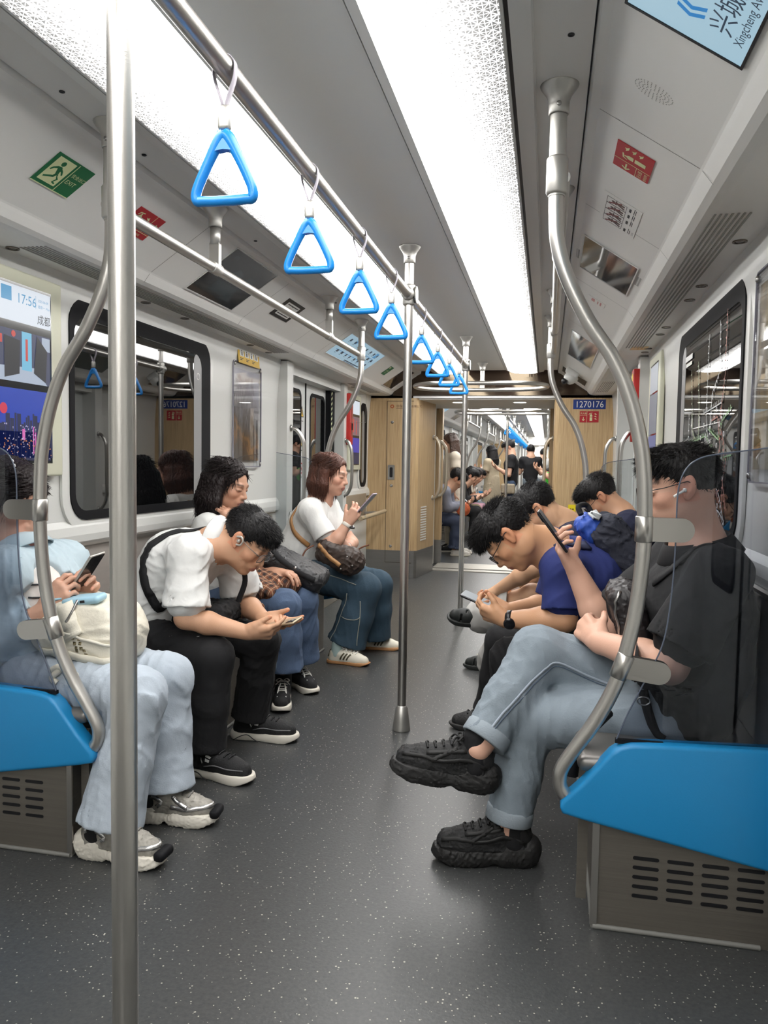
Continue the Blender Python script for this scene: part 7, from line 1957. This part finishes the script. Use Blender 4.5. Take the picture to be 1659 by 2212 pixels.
phone('black phone tilted in the raised hand of the man in the black shirt', (0.662, 2.665, 1.032), (0.06, 0.99, 0.06), (-0.60, 0.02, 0.80), M_phone, screen_on=False, w=0.079, hgt=0.168)
Bg = Field((0.68, 2.25, 0.62), (1.1, 2.75, 1.0), 0.005); Bg.box((0.895, 2.47, 0.80), (0.10, 0.26, 0.20), frame3((0.94, 0, 0.3), (-0.3, 0, 0.94)), 0.04, 0.02); Bg.wrinkle(0.006, 0.06, 9)
cb = thing('crossbody_bag', 'black leather crossbody bag hugged by the man in the black shirt', 'bag', (0.895, 2.47, 0.72))
fobj('body', Bg, mat('black_leather', rgb(34, 30, 32), 0.5, bump=(70, 0.15)), cb)
obj('zip', ribbon(Bg, [(0.86, 2.36, 0.88), (0.84, 2.345, 0.80), (0.85, 2.36, 0.72)], 0.008, 0.004, 0.001), M_screw, cb)
obj('strap', ribbon(S, [(0.965, 2.42, 0.90), (1.0, 2.38, 0.97), (1.06, 2.34, 1.02), (1.12, 2.34, 1.04)], 0.032, 0.004, 0.004, 6), M_black_cloth, cb)
bt = thing('hanging_strap', 'black webbing strap hanging off the seat below the crossed legs', 'strap', (0.80, 2.2, 0.5))
m = MB(); P_ = catmull([(0.93, 2.33, 0.60), (0.945, 2.315, 0.54), (0.965, 2.31, 0.49), (0.99, 2.31, 0.47)], 5); m.tube(P_, 0.014, 8)
obj('webbing', m, M_black_cloth, bt)
m = MB(); P_ = catmull([(0.83, 2.26, 0.55), (0.765, 2.20, 0.50), (0.735, 2.185, 0.45), (0.725, 2.18, 0.385)], 5); m.tube(P_, [0.016 + 0.006 * i / len(P_) for i in range(len(P_))], 8)
obj('webbing_end', m, M_black_cloth, bt)
obj('ring_buckle', MB().tube([(0.93 + 0.018 * math.cos(a), 2.305, 0.575 + 0.012 * math.sin(a)) for a in np.linspace(0, 2 * PI, 17)], 0.0025, 6), M_screw, bt)

# 6 -- man in the royal navy tee bent over his phone
th = math.radians(60); c6 = (0.50, 2.98, 0.985)
m6 = person(dict(label='man in royal navy tee with black glasses and watch bent low over his phone', group=G_right, h=0.003,
    pelvis=(0.96, 3.2, 0.53), waist=(0.915, 3.18, 0.68), chest=(0.795, 3.12, 0.82), neck=(0.645, 3.05, 0.935), head=c6, hf=(-math.cos(th), -0.06, -math.sin(th)), hu=(-math.sin(th), 0, math.cos(th)),
    shL=(0.705, 2.93, 0.865), shR=(0.72, 3.30, 0.87), elL=(0.715, 2.90, 0.685), wrL=(0.495, 2.945, 0.662), elR=(0.68, 3.34, 0.66), wrR=(0.49, 3.12, 0.662),
    hiL=(0.93, 3.10, 0.51), hiR=(0.93, 3.32, 0.51), knL=(0.52, 3.08, 0.48), knR=(0.47, 3.45, 0.46), anL=(0.50, 3.20, 0.10), anR=(0.415, 3.56, 0.10),
    handL=dict(d=(-0.92, 0.25, 0.25), n=(0.1, 0.75, 0.6), curl=((30, 45, 25), (35, 50, 25), (42, 55, 28), (45, 58, 28)), thumb=(0.7, 0.55, 0.4)),
    handR=dict(d=(-0.95, -0.2, 0.15), n=(0.1, -0.6, 0.75), curl=CURL(35, 50, 25), thumb=(0.8, 0.4, 0.4)), skin=(0.80, 0.61, 0.47), seed=31, arm=1.06, torso=1.08, neckr=0.058,
    shirt=dict(mat=M_navy, sleeve=0.80, sr=0.076, loose=0.008, hem=0.05, fold=0.008, wl=0.12, collar='rib'), trousers=dict(mat=M_black_cloth, r=(0.092, 0.08, 0.075, 0.078), drop=-0.01, fold=0.009)))
hair(m6['t'], c6, m6['R'], 1.05, 'short', M_hair, 35, h=0.0035, dens=1.6)
glasses(m6['t'], c6, m6['R'], 1.07, M_ink)
for (a, d) in (((0.585, 3.21, 0.0), (-0.98, 0.05, 0)), ((0.50, 3.58, 0.0), (-0.97, 0.10, 0))):
    shoe(m6['t'], a, d, 'plain', (M_sole_b, M_shoe_b, M_lace_b), L=0.29)
wl = V3((0.495, 2.945, 0.662)); axl = nrm(wl - V3((0.715, 2.90, 0.685)))
wt = obj('wristwatch', MB().lathe([(0.033, -0.012), (0.036, -0.010), (0.036, 0.010), (0.033, 0.012)], wl - axl * 0.02, tuple(axl), 22), mat('watch_steel_black', rgb(48, 48, 50), 0.3, 0.8), m6['t'])
obj('watch_case', MB().lathe([(0.022, 0), (0.023, 0.004), (0.021, 0.011), (0.017, 0.012)], wl - axl * 0.02 + V3((0, -0.030, -0.008)), (0.0, -0.95, -0.25), 20), M_phone, wt)
phone('black cased phone with white screen held by the man in royal navy', (0.395, 3.02, 0.716), (0.15, 0.95, 0.1), (-0.92, 0.1, 0.34), M_phone, screen_on=True)
# backpack on his back
Rk = frame3((0.76, 0.05, 0.64), (-0.64, 0, 0.76))
K = Field((0.55, 2.85, 0.5), (1.3, 3.6, 1.25), 0.006)
K.box((0.945, 3.17, 0.905), (0.15, 0.34, 0.36), Rk, 0.055, 0.03); K.box((1.0, 3.17, 0.88), (0.12, 0.26, 0.22), Rk, 0.04, 0.03); K.wrinkle(0.009, 0.12, 5); K.wrinkle(0.004, 0.05, 6)
bk = thing('backpack', 'dark denim backpack with blue top worn by the man in royal navy', 'bag', (0.95, 3.17, 0.75))
fobj('body', K, mat('dark_denim_pack', rgb(40, 43, 56), 0.8, noise=(10, 0.2), bump=(200, 0.2)), bk)
K2 = Field((0.55, 2.85, 0.7), (1.1, 3.55, 1.25), 0.006); K2.box((0.815, 3.17, 1.005), (0.10, 0.30, 0.12), Rk, 0.04, 0.02); K2.wrinkle(0.012, 0.07, 9)
fobj('top_flap', K2, mat('pack_blue', rgb(38, 76, 168), 0.6), bk)
obj('white_piping', ribbon(K2, [(0.80, 3.02, 1.07), (0.84, 3.06, 1.09), (0.88, 3.14, 1.09), (0.90, 3.24, 1.07), (0.90, 3.30, 1.05)], 0.045, 0.006, 0.002, 6), mat('pack_white', rgb(206, 210, 214), 0.6), bk)
obj('carry_loop', MB().tube(catmull([(0.77, 3.06, 1.065), (0.76, 3.08, 1.095), (0.79, 3.12, 1.10), (0.81, 3.12, 1.075)], 6), 0.011, 8), M_black_cloth, bk)
obj('shoulder_strap', ribbon(m6['S'], [(0.80, 3.0, 0.96), (0.74, 2.97, 0.96), (0.68, 2.965, 0.92), (0.66, 2.98, 0.86)], 0.05, 0.008, 0.003, 6), mat('pack_strap_navy', rgb(44, 48, 74), 0.7), bk)

# 7 -- youth in dark tee and grey shorts behind him
th = math.radians(54); c7 = (0.595, 4.02, 1.03)
m7 = person(dict(label='youth in pale shorts and black clogs, half hidden by the royal navy tee', group=G_right, h=0.004, bare_legs=True,
    pelvis=(1.0, 4.2, 0.53), waist=(0.97, 4.17, 0.67), chest=(0.86, 4.10, 0.83), neck=(0.725, 4.05, 0.955), head=c7, hf=(-math.cos(th), -0.06, -math.sin(th)), hu=(-math.sin(th), 0, math.cos(th)),
    shL=(0.77, 3.92, 0.885), shR=(0.79, 4.28, 0.885), elL=(0.585, 3.92, 0.735), wrL=(0.405, 4.05, 0.60), elR=(0.63, 4.3, 0.68), wrR=(0.44, 4.15, 0.58),
    hiL=(0.97, 4.10, 0.51), hiR=(0.97, 4.31, 0.51), knL=(0.58, 4.02, 0.585), anL=(0.36, 4.16, 0.455), knR=(0.53, 4.44, 0.49), anR=(0.36, 4.66, 0.09),
    handL=dict(d=(-0.75, 0.3, -0.5), n=(0.4, 0.3, -0.7), curl=CURL(20, 25, 15)), handR=dict(d=(-0.8, -0.2, -0.4), n=(0.3, 0.1, -0.8), curl=CURL(20, 25, 15)), skin=(0.82, 0.65, 0.52), seed=41,
    shirt=dict(mat=M_navy2, sleeve=0.6, sr=0.074, loose=0.008, hem=0.05, collar='rib'), trousers=dict(mat=mat('pale_grey_shorts', rgb(190, 188, 184), 0.8), r=(0.092, 0.09, 0.09, 0.092), short=True)))
hair(m7['t'], c7, m7['R'], 1.05, 'short', M_hair, 45, h=0.004, dens=1.2)
glasses(m7['t'], c7, m7['R'], 1.07, M_ink, lens=False)
M_clog = mat('clog_black', rgb(30, 33, 32), 0.6)
shoe(m7['t'], (0.40, 4.17, 0.375), (-0.93, 0.0, 0.10), 'croc', (M_clog, M_clog, M_clog), up=(0.1, -0.5, 0.85), L=0.28, name='clog')
cl, U, W_ = shoe(m7['t'], (0.43, 4.66, 0.0), (-0.97, 0.14, 0), 'croc', (M_clog, M_clog, M_clog), L=0.27, name='clog')
p = U.snap(W_(0.19, -0.01, 0.09), 0.002); obj('charm', MB().lathe([(0.012, 0), (0.012, 0.005), (0.006, 0.008)], p, tuple(U.grad(p)), 10), M_cream, cl)

# 8 -- far youth in dark navy
th = math.radians(48); c8 = (0.945, 4.70, 1.075)
m8 = person(dict(label='youth in dark navy tee with thin glasses, farthest on the right bench', group=G_right, h=0.004,
    pelvis=(1.06, 4.7, 0.53), waist=(1.11, 4.7, 0.67), chest=(1.12, 4.7, 0.83), neck=(1.065, 4.7, 0.975), head=c8, hf=(-math.cos(th), -0.06, -math.sin(th)), hu=(-math.sin(th), 0, math.cos(th)),
    shL=(1.10, 4.51, 0.93), shR=(1.10, 4.89, 0.93), elL=(0.98, 4.46, 0.70), wrL=(0.78, 4.58, 0.63), elR=(0.98, 4.93, 0.70), wrR=(0.78, 4.82, 0.63),
    hiL=(1.02, 4.60, 0.51), hiR=(1.02, 4.80, 0.51), knL=(0.60, 4.58, 0.49), knR=(0.60, 4.84, 0.49), anL=(0.60, 4.58, 0.10), anR=(0.60, 4.86, 0.10),
    handL=dict(d=(-0.8, 0.3, -0.2), n=(0.1, 0, -1), curl=CURL(20, 25, 15)), handR=dict(d=(-0.8, -0.3, -0.2), n=(0.1, 0, -1), curl=CURL(20, 25, 15)), skin=(0.80, 0.62, 0.50), seed=51,
    shirt=dict(mat=M_navy2, sleeve=0.7, sr=0.074, loose=0.008, hem=0.05, collar='rib'), trousers=dict(mat=M_black_cloth, r=(0.09, 0.078, 0.072, 0.075))))
hair(m8['t'], c8, m8['R'], 1.05, 'short', M_hair, 55, h=0.004, dens=1.2)
glasses(m8['t'], c8, m8['R'], 1.07, mat('thin_dark_rim', rgb(60, 52, 50), 0.3, 0.7))
for a in ((0.68, 4.58, 0.0), (0.68, 4.86, 0.0)): shoe(m8['t'], a, (-1, 0.05, 0), 'plain', (M_sole_w, M_shoe_b, M_lace_b), L=0.28)
# ================================================================== passage walls and the next cars
for s, side in ((-1, 'left'), (1, 'right')):
    m = MB()
    for k in range(8):
        y = 8.96 + k * 0.07
        a, b = sorted((s * (0.715 + 0.012 * (k % 2)), s * 0.80)); m.box((a, y, 0.02), (b, y + 0.07, 1.95))
    struct(f'wall_passage_{side}', m, M_wall, f'pale folded {side} wall of the passage between the cars', 'wall')
    if s > 0: continue
    m = MB(); n = 60
    for k in range(n):
        z = 0.08 + k * 0.031
        m.add([(s * 0.653, 8.952, z), (s * 0.653, 8.966, z + 0.014), (s * 0.653, 8.966, z + 0.03), (s * 0.653, 8.952, z + 0.016)], [(0, 1, 2, 3)])
    t = thing('edge_rope', f'twisted cream edge rope along the {side} passage wall', 'edge trim', (s * 0.656, 8.96, 0.08))
    obj('rope', MB().tube([(s * 0.666, 8.958, 0.08), (s * 0.666, 8.958, 1.93)], 0.011, 8), M_ink, t)
    obj('stripe', m, M_glow, t, fixn=False)
for s, side in ((-1, 'left'), (1, 'right')):
    t = thing('end_partition', f'oak end partition of the next car, {side} edge of the passage', 'partition', (s * 0.70, 9.6, 0))
    a, b = sorted((s * 0.655, s * 1.30))
    obj('body', MB().box((a, 9.60, 0.30), (b, 9.72, 1.985)), M_wood, t)
    obj('plinth', MB().box((a, 9.598, 0.0), (b, 9.722, 0.30)), bpy.data.materials['plinth_steel'], t)
struct('ceiling_header_next_car', MB().box((-1.3, 9.60, 1.955), (1.3, 9.70, 2.3)), M_ceil, 'ceiling header where the next car begins', 'ceiling')
car_shell(9.70, 27.0, 'next car', False)
car_shell(28.2, 40.0, 'third car', False)
struct('floor_gap', MB().box((-0.76, 26.9, -0.06), (0.76, 28.3, -0.002)), M_floor, 'dark floor of the far passage', 'floor')
DOORS2 = (11.6, 15.9, 20.2, 24.5)
for s, side in ((-1, 'left'), (1, 'right')):
    m = MB(); ys_ = [9.7]
    for d in DOORS2: ys_ += [d - 0.73, d + 0.73]
    ys_ += [27.0]
    for i in range(0, len(ys_), 2): wall_section(s, ys_[i], ys_[i + 1], m)
    for d in DOORS2:
        for (ya, yb) in ((d - 0.75, d - 0.66), (d + 0.66, d + 0.75)):
            a, b = sorted((s * 1.215, s * 1.40)); m.box((a, ya, 0), (b, yb, 1.975))
        a, b = sorted((s * 1.345, s * 1.40)); m.box((a, d - 0.68, 0.0), (b, d + 0.68, 1.95))
        a, b = sorted((s * 1.25, s * 1.42)); m.box((a, d - 0.7, 1.905), (b, d + 0.7, 1.99))
    wall_section(s, 28.2, 40.0, m)
    struct(f'wall_{side}_next_car', m, M_wall, f'white {side} side wall of the cars further on', 'wall')
    n = 0
    for i, (ya, yb) in enumerate(zip([10.0, 12.9, 17.2, 21.5], [10.7, 14.6, 18.9, 23.2])):
        window(10 + i * 2 + (s > 0), s, ya, yb, 0.99, 1.9, f'dark window in the next car, {side} side, ' + ['first', 'second', 'third', 'fourth'][i] + ' from the passage', False)
    for i, d in enumerate(DOORS2):
        t = thing(f'door_{10 + i * 2 + (s > 0)}', f'sliding door windows in the next car, {side} side, ' + ['first', 'second', 'third', 'fourth'][i] + ' doorway from the passage', 'door', (s * 1.345, d, 0)); t['kind'] = 'structure'
        for dy in (-0.32, 0.32):
            obj('pane', MB().prism(rrect(0.42, 1.05, 0.06), (s * 1.344, d + dy, 1.3), (0, 1, 0), (0, 0, 1), (-s * 0.004, 0, 0)), M_pane, t)
        obj('seam_seal', MB().box((min(s * 1.335, s * 1.346), d - 0.012, 0.01), (max(s * 1.335, s * 1.346), d + 0.012, 1.9)), M_rubber, t)
    struct(f'wall_end_{side}_next_car', MB().box((min(s * 0.66, s * 1.36), 27.0, 0), (max(s * 0.66, s * 1.36), 28.2, 2.3)), M_wood, f'oak end wall at the far end of the next car, {side} side', 'wall')
struct('ceiling_far_passage', MB().box((-0.7, 26.95, 1.95), (0.7, 28.25, 2.3)), M_ceil, 'low ceiling of the far passage', 'ceiling')
struct('wall_far_end', MB().box((-1.36, 40, 0), (1.36, 40.1, 2.3)), M_wall, 'wall at the very far end of the train', 'wall')
struct('wall_back', MB().box((-1.36, -2.7, 0), (1.36, -2.6, 2.3)), M_wall, 'end wall behind the camera', 'wall')

# poles, rail and straps of the next car
G2 = 'grab poles of the next car'
p2_ = centre_pole(0.0, 12.45, 'first aisle grab pole of the next car', G2)
for k in range(1, 6):
    dup(p2_, (0, 2.48 * k, 0), ['second', 'third', 'fourth', 'fifth', 'sixth'][k - 1] + ' aisle grab pole of the next car, counted from the passage')
t = thing('strap_rail', 'overhead strap rail running down the next car', 'handrail', (0, 12.4, 2.015))
obj('tube', MB().tube([(0, 12.4, 2.015), (0, 25.0, 2.015)], PR, 12), M_steel, t)
k = 0; y = 12.75
while y < 24.8:
    if min(abs(y - (12.45 + 2.48 * j)) for j in range(6)) > 0.12:
        dup(s0, (0, y - ys[0], 0), 'blue hand strap in the dense row hanging in the next car', 'blue hand straps of the next car'); k += 1
    y += 0.41
t = thing('ring_rail', 'oval steel ring handrail just inside the next car', 'handrail', (0.02, 10.6, 1.98))
ring = rrect(1.30, 0.62, 0.30, 9, 0.02, 10.75); P = [(x, y, 1.975) for x, y in ring]; P.append(P[0])
obj('tube', MB().tube(P, 0.019, 12), M_steel, t)
m = MB(); flange(m, 0.0, 10.44); m.tube([(0, 10.44, 2.2), (0, 10.44, 2.04)], 0.02, 12); m.prism(rrect(0.045, 0.11, 0.012), (0, 10.428, 2.02), (1, 0, 0), (0, 0, 1), (0, 0.024, 0))
obj('hanger_post', m, M_cast, t)
for s, side in ((-1, 'left'), (1, 'right')):
    for i, y in enumerate((12.45, 14.9, 16.8, 19.2, 21.1, 23.5)):
        curved_pole(s, y, f'bowed grab pole in the next car, {side} side, ' + ['first', 'second', 'third', 'fourth', 'fifth', 'sixth'][i] + ' from the passage', 'bowed grab poles of the next car', True, False)
    for i, (ya, yb) in enumerate(((12.45, 14.9), (16.8, 19.2), (21.1, 23.5))):
        t = thing('side_rail', f'overhead handrail in the next car, {side} side, ' + ['first', 'second', 'third'][i] + ' row', 'handrail', (s * 0.64, ya, 2.0))
        obj('tube', MB().tube([(s * 0.655, ya, 1.96), (s * 0.655, yb, 1.96)], PR * 0.95, 12), M_steel, t)
        for yy in (ya + 0.6, yb - 0.6):
            m = MB(); flange(m, s * 0.655, yy); m.tube([(s * 0.655, yy, 2.2), (s * 0.655, yy, 1.96)], 0.021, 10); obj('hanger_post', m, M_cast, t)
    for i, (ya, yb) in enumerate(((9.78, 10.80), (12.45, 14.9), (16.8, 19.2), (21.1, 23.5))):
        seat_row(s, ya, yb, f'seat bench in the next car, {side} side, ' + ['first', 'second', 'third', 'fourth'][i] + ' from the passage', (i > 0, i > 0))
t = screen('route_display', 'pale blue route display in the left cove of the next car', 'screen', -1, 11.5, 0.49, 1.0, 0.235, M_trim, M_route, [('route_lines', M_routedeep, route_deep)])
screen('ceiling_screen', 'dark screen in the left cove of the next car', 'screen', -1, 13.4, 0.495, 0.515, 0.30, M_trim, M_darkscreen, [])
bow_handle(-1.215, 12.35, 0.75, 1.5, (0.10, 0, 0), 'bow grab handle beside the first left doorway of the next car')

# people further on --------------------------------------------------------
def stand(label, x, y, ang, k, hairkind, hair_m, shirt_m, leg_m, tip=20, arm='phone', skirt=None, sleeve=0.6, female=False, seed=60, hs=1.03, dens=0.35, hl=0.0, legr=(0.085, 0.066, 0.06, 0.06)):
    f = V3((math.cos(ang), math.sin(ang), 0)); l = V3((-f[1], f[0], 0)); o = V3((x, y, 0))
    Q = lambda a, b, z: tuple(o + f * a * k + l * b * k + V3((0, 0, z * k)))
    th = math.radians(tip); hf = f * math.cos(th) - V3((0, 0, math.sin(th))); hu = f * math.sin(th) + V3((0, 0, math.cos(th)))
    hd = Q(0.045, 0, 1.585)
    if arm == 'phone': ar = dict(elL=Q(0.05, 0.24, 1.08), wrL=Q(0.27, 0.10, 1.20), elR=Q(0.05, -0.24, 1.08), wrR=Q(0.27, -0.10, 1.20))
    else: ar = dict(elL=Q(0.0, 0.25, 1.10), wrL=Q(0.04, 0.26, 0.85), elR=Q(0.0, -0.25, 1.10), wrR=Q(0.04, -0.26, 0.85))
    hnd = dict(d=tuple(f * 0.7 + V3((0, 0, 0.5))) if arm == 'phone' else (0, 0, -1), n=tuple(V3((0, 0, 1)) - f * 0.3) if arm == 'phone' else tuple(-l * 0.1 - f * 0.1 + l), curl=CURL(25, 35, 20))
    p = person(dict(label=label, group='passengers in the next car', h=0.0075, hc=0.011, pelvis=Q(0, 0, 0.95), waist=Q(0.01, 0, 1.10), chest=Q(0.0, 0, 1.28), neck=Q(-0.005, 0, 1.455), head=hd, hf=tuple(hf), hu=tuple(hu), female=female, hs=hs * k,
        shL=Q(0, 0.18, 1.38), shR=Q(0, -0.18, 1.38), hiL=Q(0, 0.085, 0.92), hiR=Q(0, -0.085, 0.92), knL=Q(0.02, 0.09, 0.50), knR=Q(0.02, -0.09, 0.50), anL=Q(0, 0.10, 0.10), anR=Q(0, -0.10, 0.10),
        handL=hnd, handR=hnd, seed=seed, shirt=dict(mat=shirt_m, sleeve=sleeve, sr=0.07, loose=0.01, hem=0.08, fold=0.006), trousers=dict(mat=leg_m, r=legr, fold=0.005), sc=1.0 * k, **ar))
    hair(p['t'], hd, p['R'], hs * k * 1.05, hairkind, hair_m, seed, h=0.006, dens=dens, length=hl)
    for b in (0.10, -0.10): shoe(p['t'], Q(-0.06, b, 0), tuple(f), 'plain', (M_sole_w, M_shoe_b, M_lace_w), L=0.27)
    if skirt is not None:
        K = Field(np.array(Q(0, 0, 0.7)) - 0.5, np.array(Q(0, 0, 0.7)) + 0.5, 0.010); K.cone(Q(0, 0, 1.05), Q(0, 0, 0.42), 0.14, 0.20, 0.02, flat=(l, 1.15)); K.cut(Q(0, 0, 0.45), (0, 0, -1), 0.4); K.wrinkle(0.01, 0.09, seed)
        fobj('skirt', K, skirt, p['t'])
    return p
def sit(label, s, y, head, tip, hairkind, hair_m, shirt_m, leg_m, shoe_m, seed=70, sleeve=0.7, lean=0.12, female=False, hs=1.05, dens=0.35, kx=0.55):
    X = lambda v: s * v
    th = math.radians(tip); hf = (-s * math.cos(th), -0.05, -math.sin(th)); hu = (-s * math.sin(th), 0, math.cos(th))
    nx = abs(head[0]) + 0.10 * math.sin(th) + 0.03; nz = head[1] - 0.12
    sl = -s
    a = dict(pelvis=(X(1.03), y, 0.53), waist=(X(1.03 - lean * 0.2), y, 0.67), chest=(X((1.03 + nx) / 2 + 0.02), y, 0.82), neck=(X(nx), y, nz), head=(X(abs(head[0])), y, head[1]), hf=hf, hu=hu)
    yl = y + 0.17 * (1 if s < 0 else -1); yr = y - 0.17 * (1 if s < 0 else -1)
    a.update(shL=(X(nx + 0.05), yl, nz - 0.06), shR=(X(nx + 0.05), yr, nz - 0.06), elL=(X(nx), yl, 0.66), elR=(X(nx), yr, 0.66), wrL=(X(nx - 0.22), y + (yl - y) * 0.45, 0.70), wrR=(X(nx - 0.22), y + (yr - y) * 0.45, 0.70),
        hiL=(X(1.0), y + (yl - y) * 0.6, 0.51), hiR=(X(1.0), y + (yr - y) * 0.6, 0.51), knL=(X(kx), y + (yl - y) * 0.75, 0.48), knR=(X(kx), y + (yr - y) * 0.75, 0.48), anL=(X(kx + 0.03), y + (yl - y) * 0.75, 0.1), anR=(X(kx + 0.03), y + (yr - y) * 0.75, 0.1))
    hnd = dict(d=(-s * 0.8, 0, 0.4), n=(s * 0.2, 0, 0.9), curl=CURL(30, 40, 20))
    p = person(dict(label=label, group='passengers in the next car', h=0.0075, hc=0.011, handL=hnd, handR=hnd, female=female, hs=hs, seed=seed, shirt=dict(mat=shirt_m, sleeve=sleeve, sr=0.072, loose=0.012, hem=0.05, fold=0.007), trousers=dict(mat=leg_m, r=(0.09, 0.078, 0.075, 0.078), fold=0.006), **a))
    hair(p['t'], a['head'], p['R'], hs * 1.05, hairkind, hair_m, seed, h=0.006, dens=dens)
    for k_ in 'LR':
        an = a['an' + k_]; shoe(p['t'], (an[0] + s * 0.05, an[1], 0), (-s, 0.05, 0), 'plain', shoe_m, L=0.28)
    return p
M_creamtop = mat('cream_top_cloth', rgb(216, 206, 190), 0.8); M_greyshirt = mat('grey_blue_shirt_cloth', rgb(140, 144, 160), 0.8); M_navyjean = mat('navy_jeans', rgb(62, 72, 96), 0.85, noise=(8, 0.12))
M_beige = mat('beige_dress_cloth', rgb(190, 176, 150), 0.8); M_pink = mat('pink_cloth', rgb(206, 160, 176), 0.8); M_khaki = mat('khaki_cloth', rgb(150, 134, 104), 0.85); M_hair_long = mat('hair_long_brown', rgb(66, 46, 36), 0.42, noise=(10, 0.3))
whites = (M_sole_w, mat('shoe_white', rgb(222, 218, 210), 0.6), M_lace_w); blacks = (M_sole_b, M_shoe_b, M_lace_b)
sit('seated man in grey-blue shirt and navy jeans just inside the next car', -1, 10.62, (-0.575, 1.055), 40, 'short', M_hair, M_greyshirt, M_navyjean, whites, 71, 1.85)
phone('phone held by the seated man in the grey-blue shirt', (-0.46, 10.55, 0.78), (0.1, 1, 0), (-0.6, 0, 0.6), M_phone, screen_on=True, lens=False)
ob = thing('orange_bag', 'crumpled orange snack bag on the knees of the man in grey-blue', 'bag', (-0.48, 10.5, 0.66))
K = Field((-0.65, 10.3, 0.5), (-0.3, 10.75, 0.85), 0.008); K.ell((-0.47, 10.5, 0.645), (0.10, 0.06, 0.10), None, 0.02); K.wrinkle(0.014, 0.06, 3); fobj('body', K, mat('orange_foil', rgb(214, 110, 70), 0.4), ob)
stand('standing woman with very long brown hair and cream top just inside the next car', -0.70, 11.05, math.radians(200), 0.985, 'long', M_hair_long, M_creamtop, mat('cream_trousers', rgb(206, 196, 176), 0.85), 14, 'down', skirt=M_creamtop, female=True, seed=72, hl=0.06)
sit('seated passenger in black with white sneakers behind the man in grey-blue', -1, 12.85, (-0.60, 1.06), 30, 'short', M_hair, M_black_shirt, M_black_cloth, whites, 73, 1.8, kx=0.50)
sit('seated passenger in black cap-dark hair holding a phone, middle of the row', -1, 13.35, (-0.62, 1.08), 28, 'bob', M_hair, M_black_shirt, M_khaki, whites, 74, 0.7, female=True)
sit('seated woman in pink trousers in the next car', -1, 13.85, (-0.60, 1.06), 30, 'bob', M_hair_soft, M_creamtop, M_pink, whites, 75, 0.6, female=True, kx=0.50)
sit('seated passenger in pale jeans at the end of that row', -1, 14.4, (-0.62, 1.06), 30, 'short', M_hair, M_white_tee, M_denim_wash, whites, 76, 0.6)
stand('standing woman with long black hair and beige dress in the next car', -0.42, 15.3, math.radians(150), 0.95, 'long', M_hair, M_beige, M_beige, 20, 'phone', skirt=M_beige, female=True, seed=77, hl=0.0)
stand('standing man in black tee looking at his phone in the next car', -0.02, 14.6, math.radians(185), 1.0, 'short', M_hair, M_black_shirt, M_denim_mid, 30, 'phone', seed=78)
bg = thing('beige_bag', 'beige messenger bag at the hip of the standing man in black', 'bag', (-0.06, 14.3, 0.8))
K = Field((-0.35, 14.1, 0.5), (0.25, 14.55, 1.15), 0.008); K.box((-0.06, 14.36, 0.82), (0.26, 0.09, 0.19), None, 0.035, 0.01); K.wrinkle(0.008, 0.08, 3); fobj('body', K, mat('beige_canvas', rgb(162, 150, 128), 0.8), bg)
stand('standing passenger seen from behind in black top and jeans, farther down the next car', 0.27, 17.6, math.radians(100), 1.0, 'short', M_hair, M_black_shirt, M_denim_wash, 20, 'phone', seed=79)
stand('distant standing passenger in a white shirt', 0.52, 21.5, math.radians(90), 1.0, 'short', M_hair, M_white_shirt, M_denim_wash, 15, 'phone', seed=80)
sit('seated passenger in black on the right side of the next car', 1, 13.2, (0.70, 1.10), 25, 'short', M_hair, M_black_shirt, M_black_cloth, blacks, 81, 1.8, kx=0.56)
stand('standing passenger in black at the right edge of the passage opening', 0.80, 12.3, math.radians(170), 0.98, 'short', M_hair, M_black_shirt, M_black_cloth, 25, 'phone', seed=82)
gb = thing('green_bag', 'bright green plastic bag at the right edge of the passage opening', 'bag', (0.64, 12.2, 1.0))
K = Field((0.45, 12.0, 0.85), (0.85, 12.4, 1.3), 0.008); K.ell((0.66, 12.2, 1.05), (0.075, 0.06, 0.11), None, 0.02); K.wrinkle(0.012, 0.07, 5); fobj('body', K, mat('green_film', rgb(70, 214, 60), 0.4), gb)
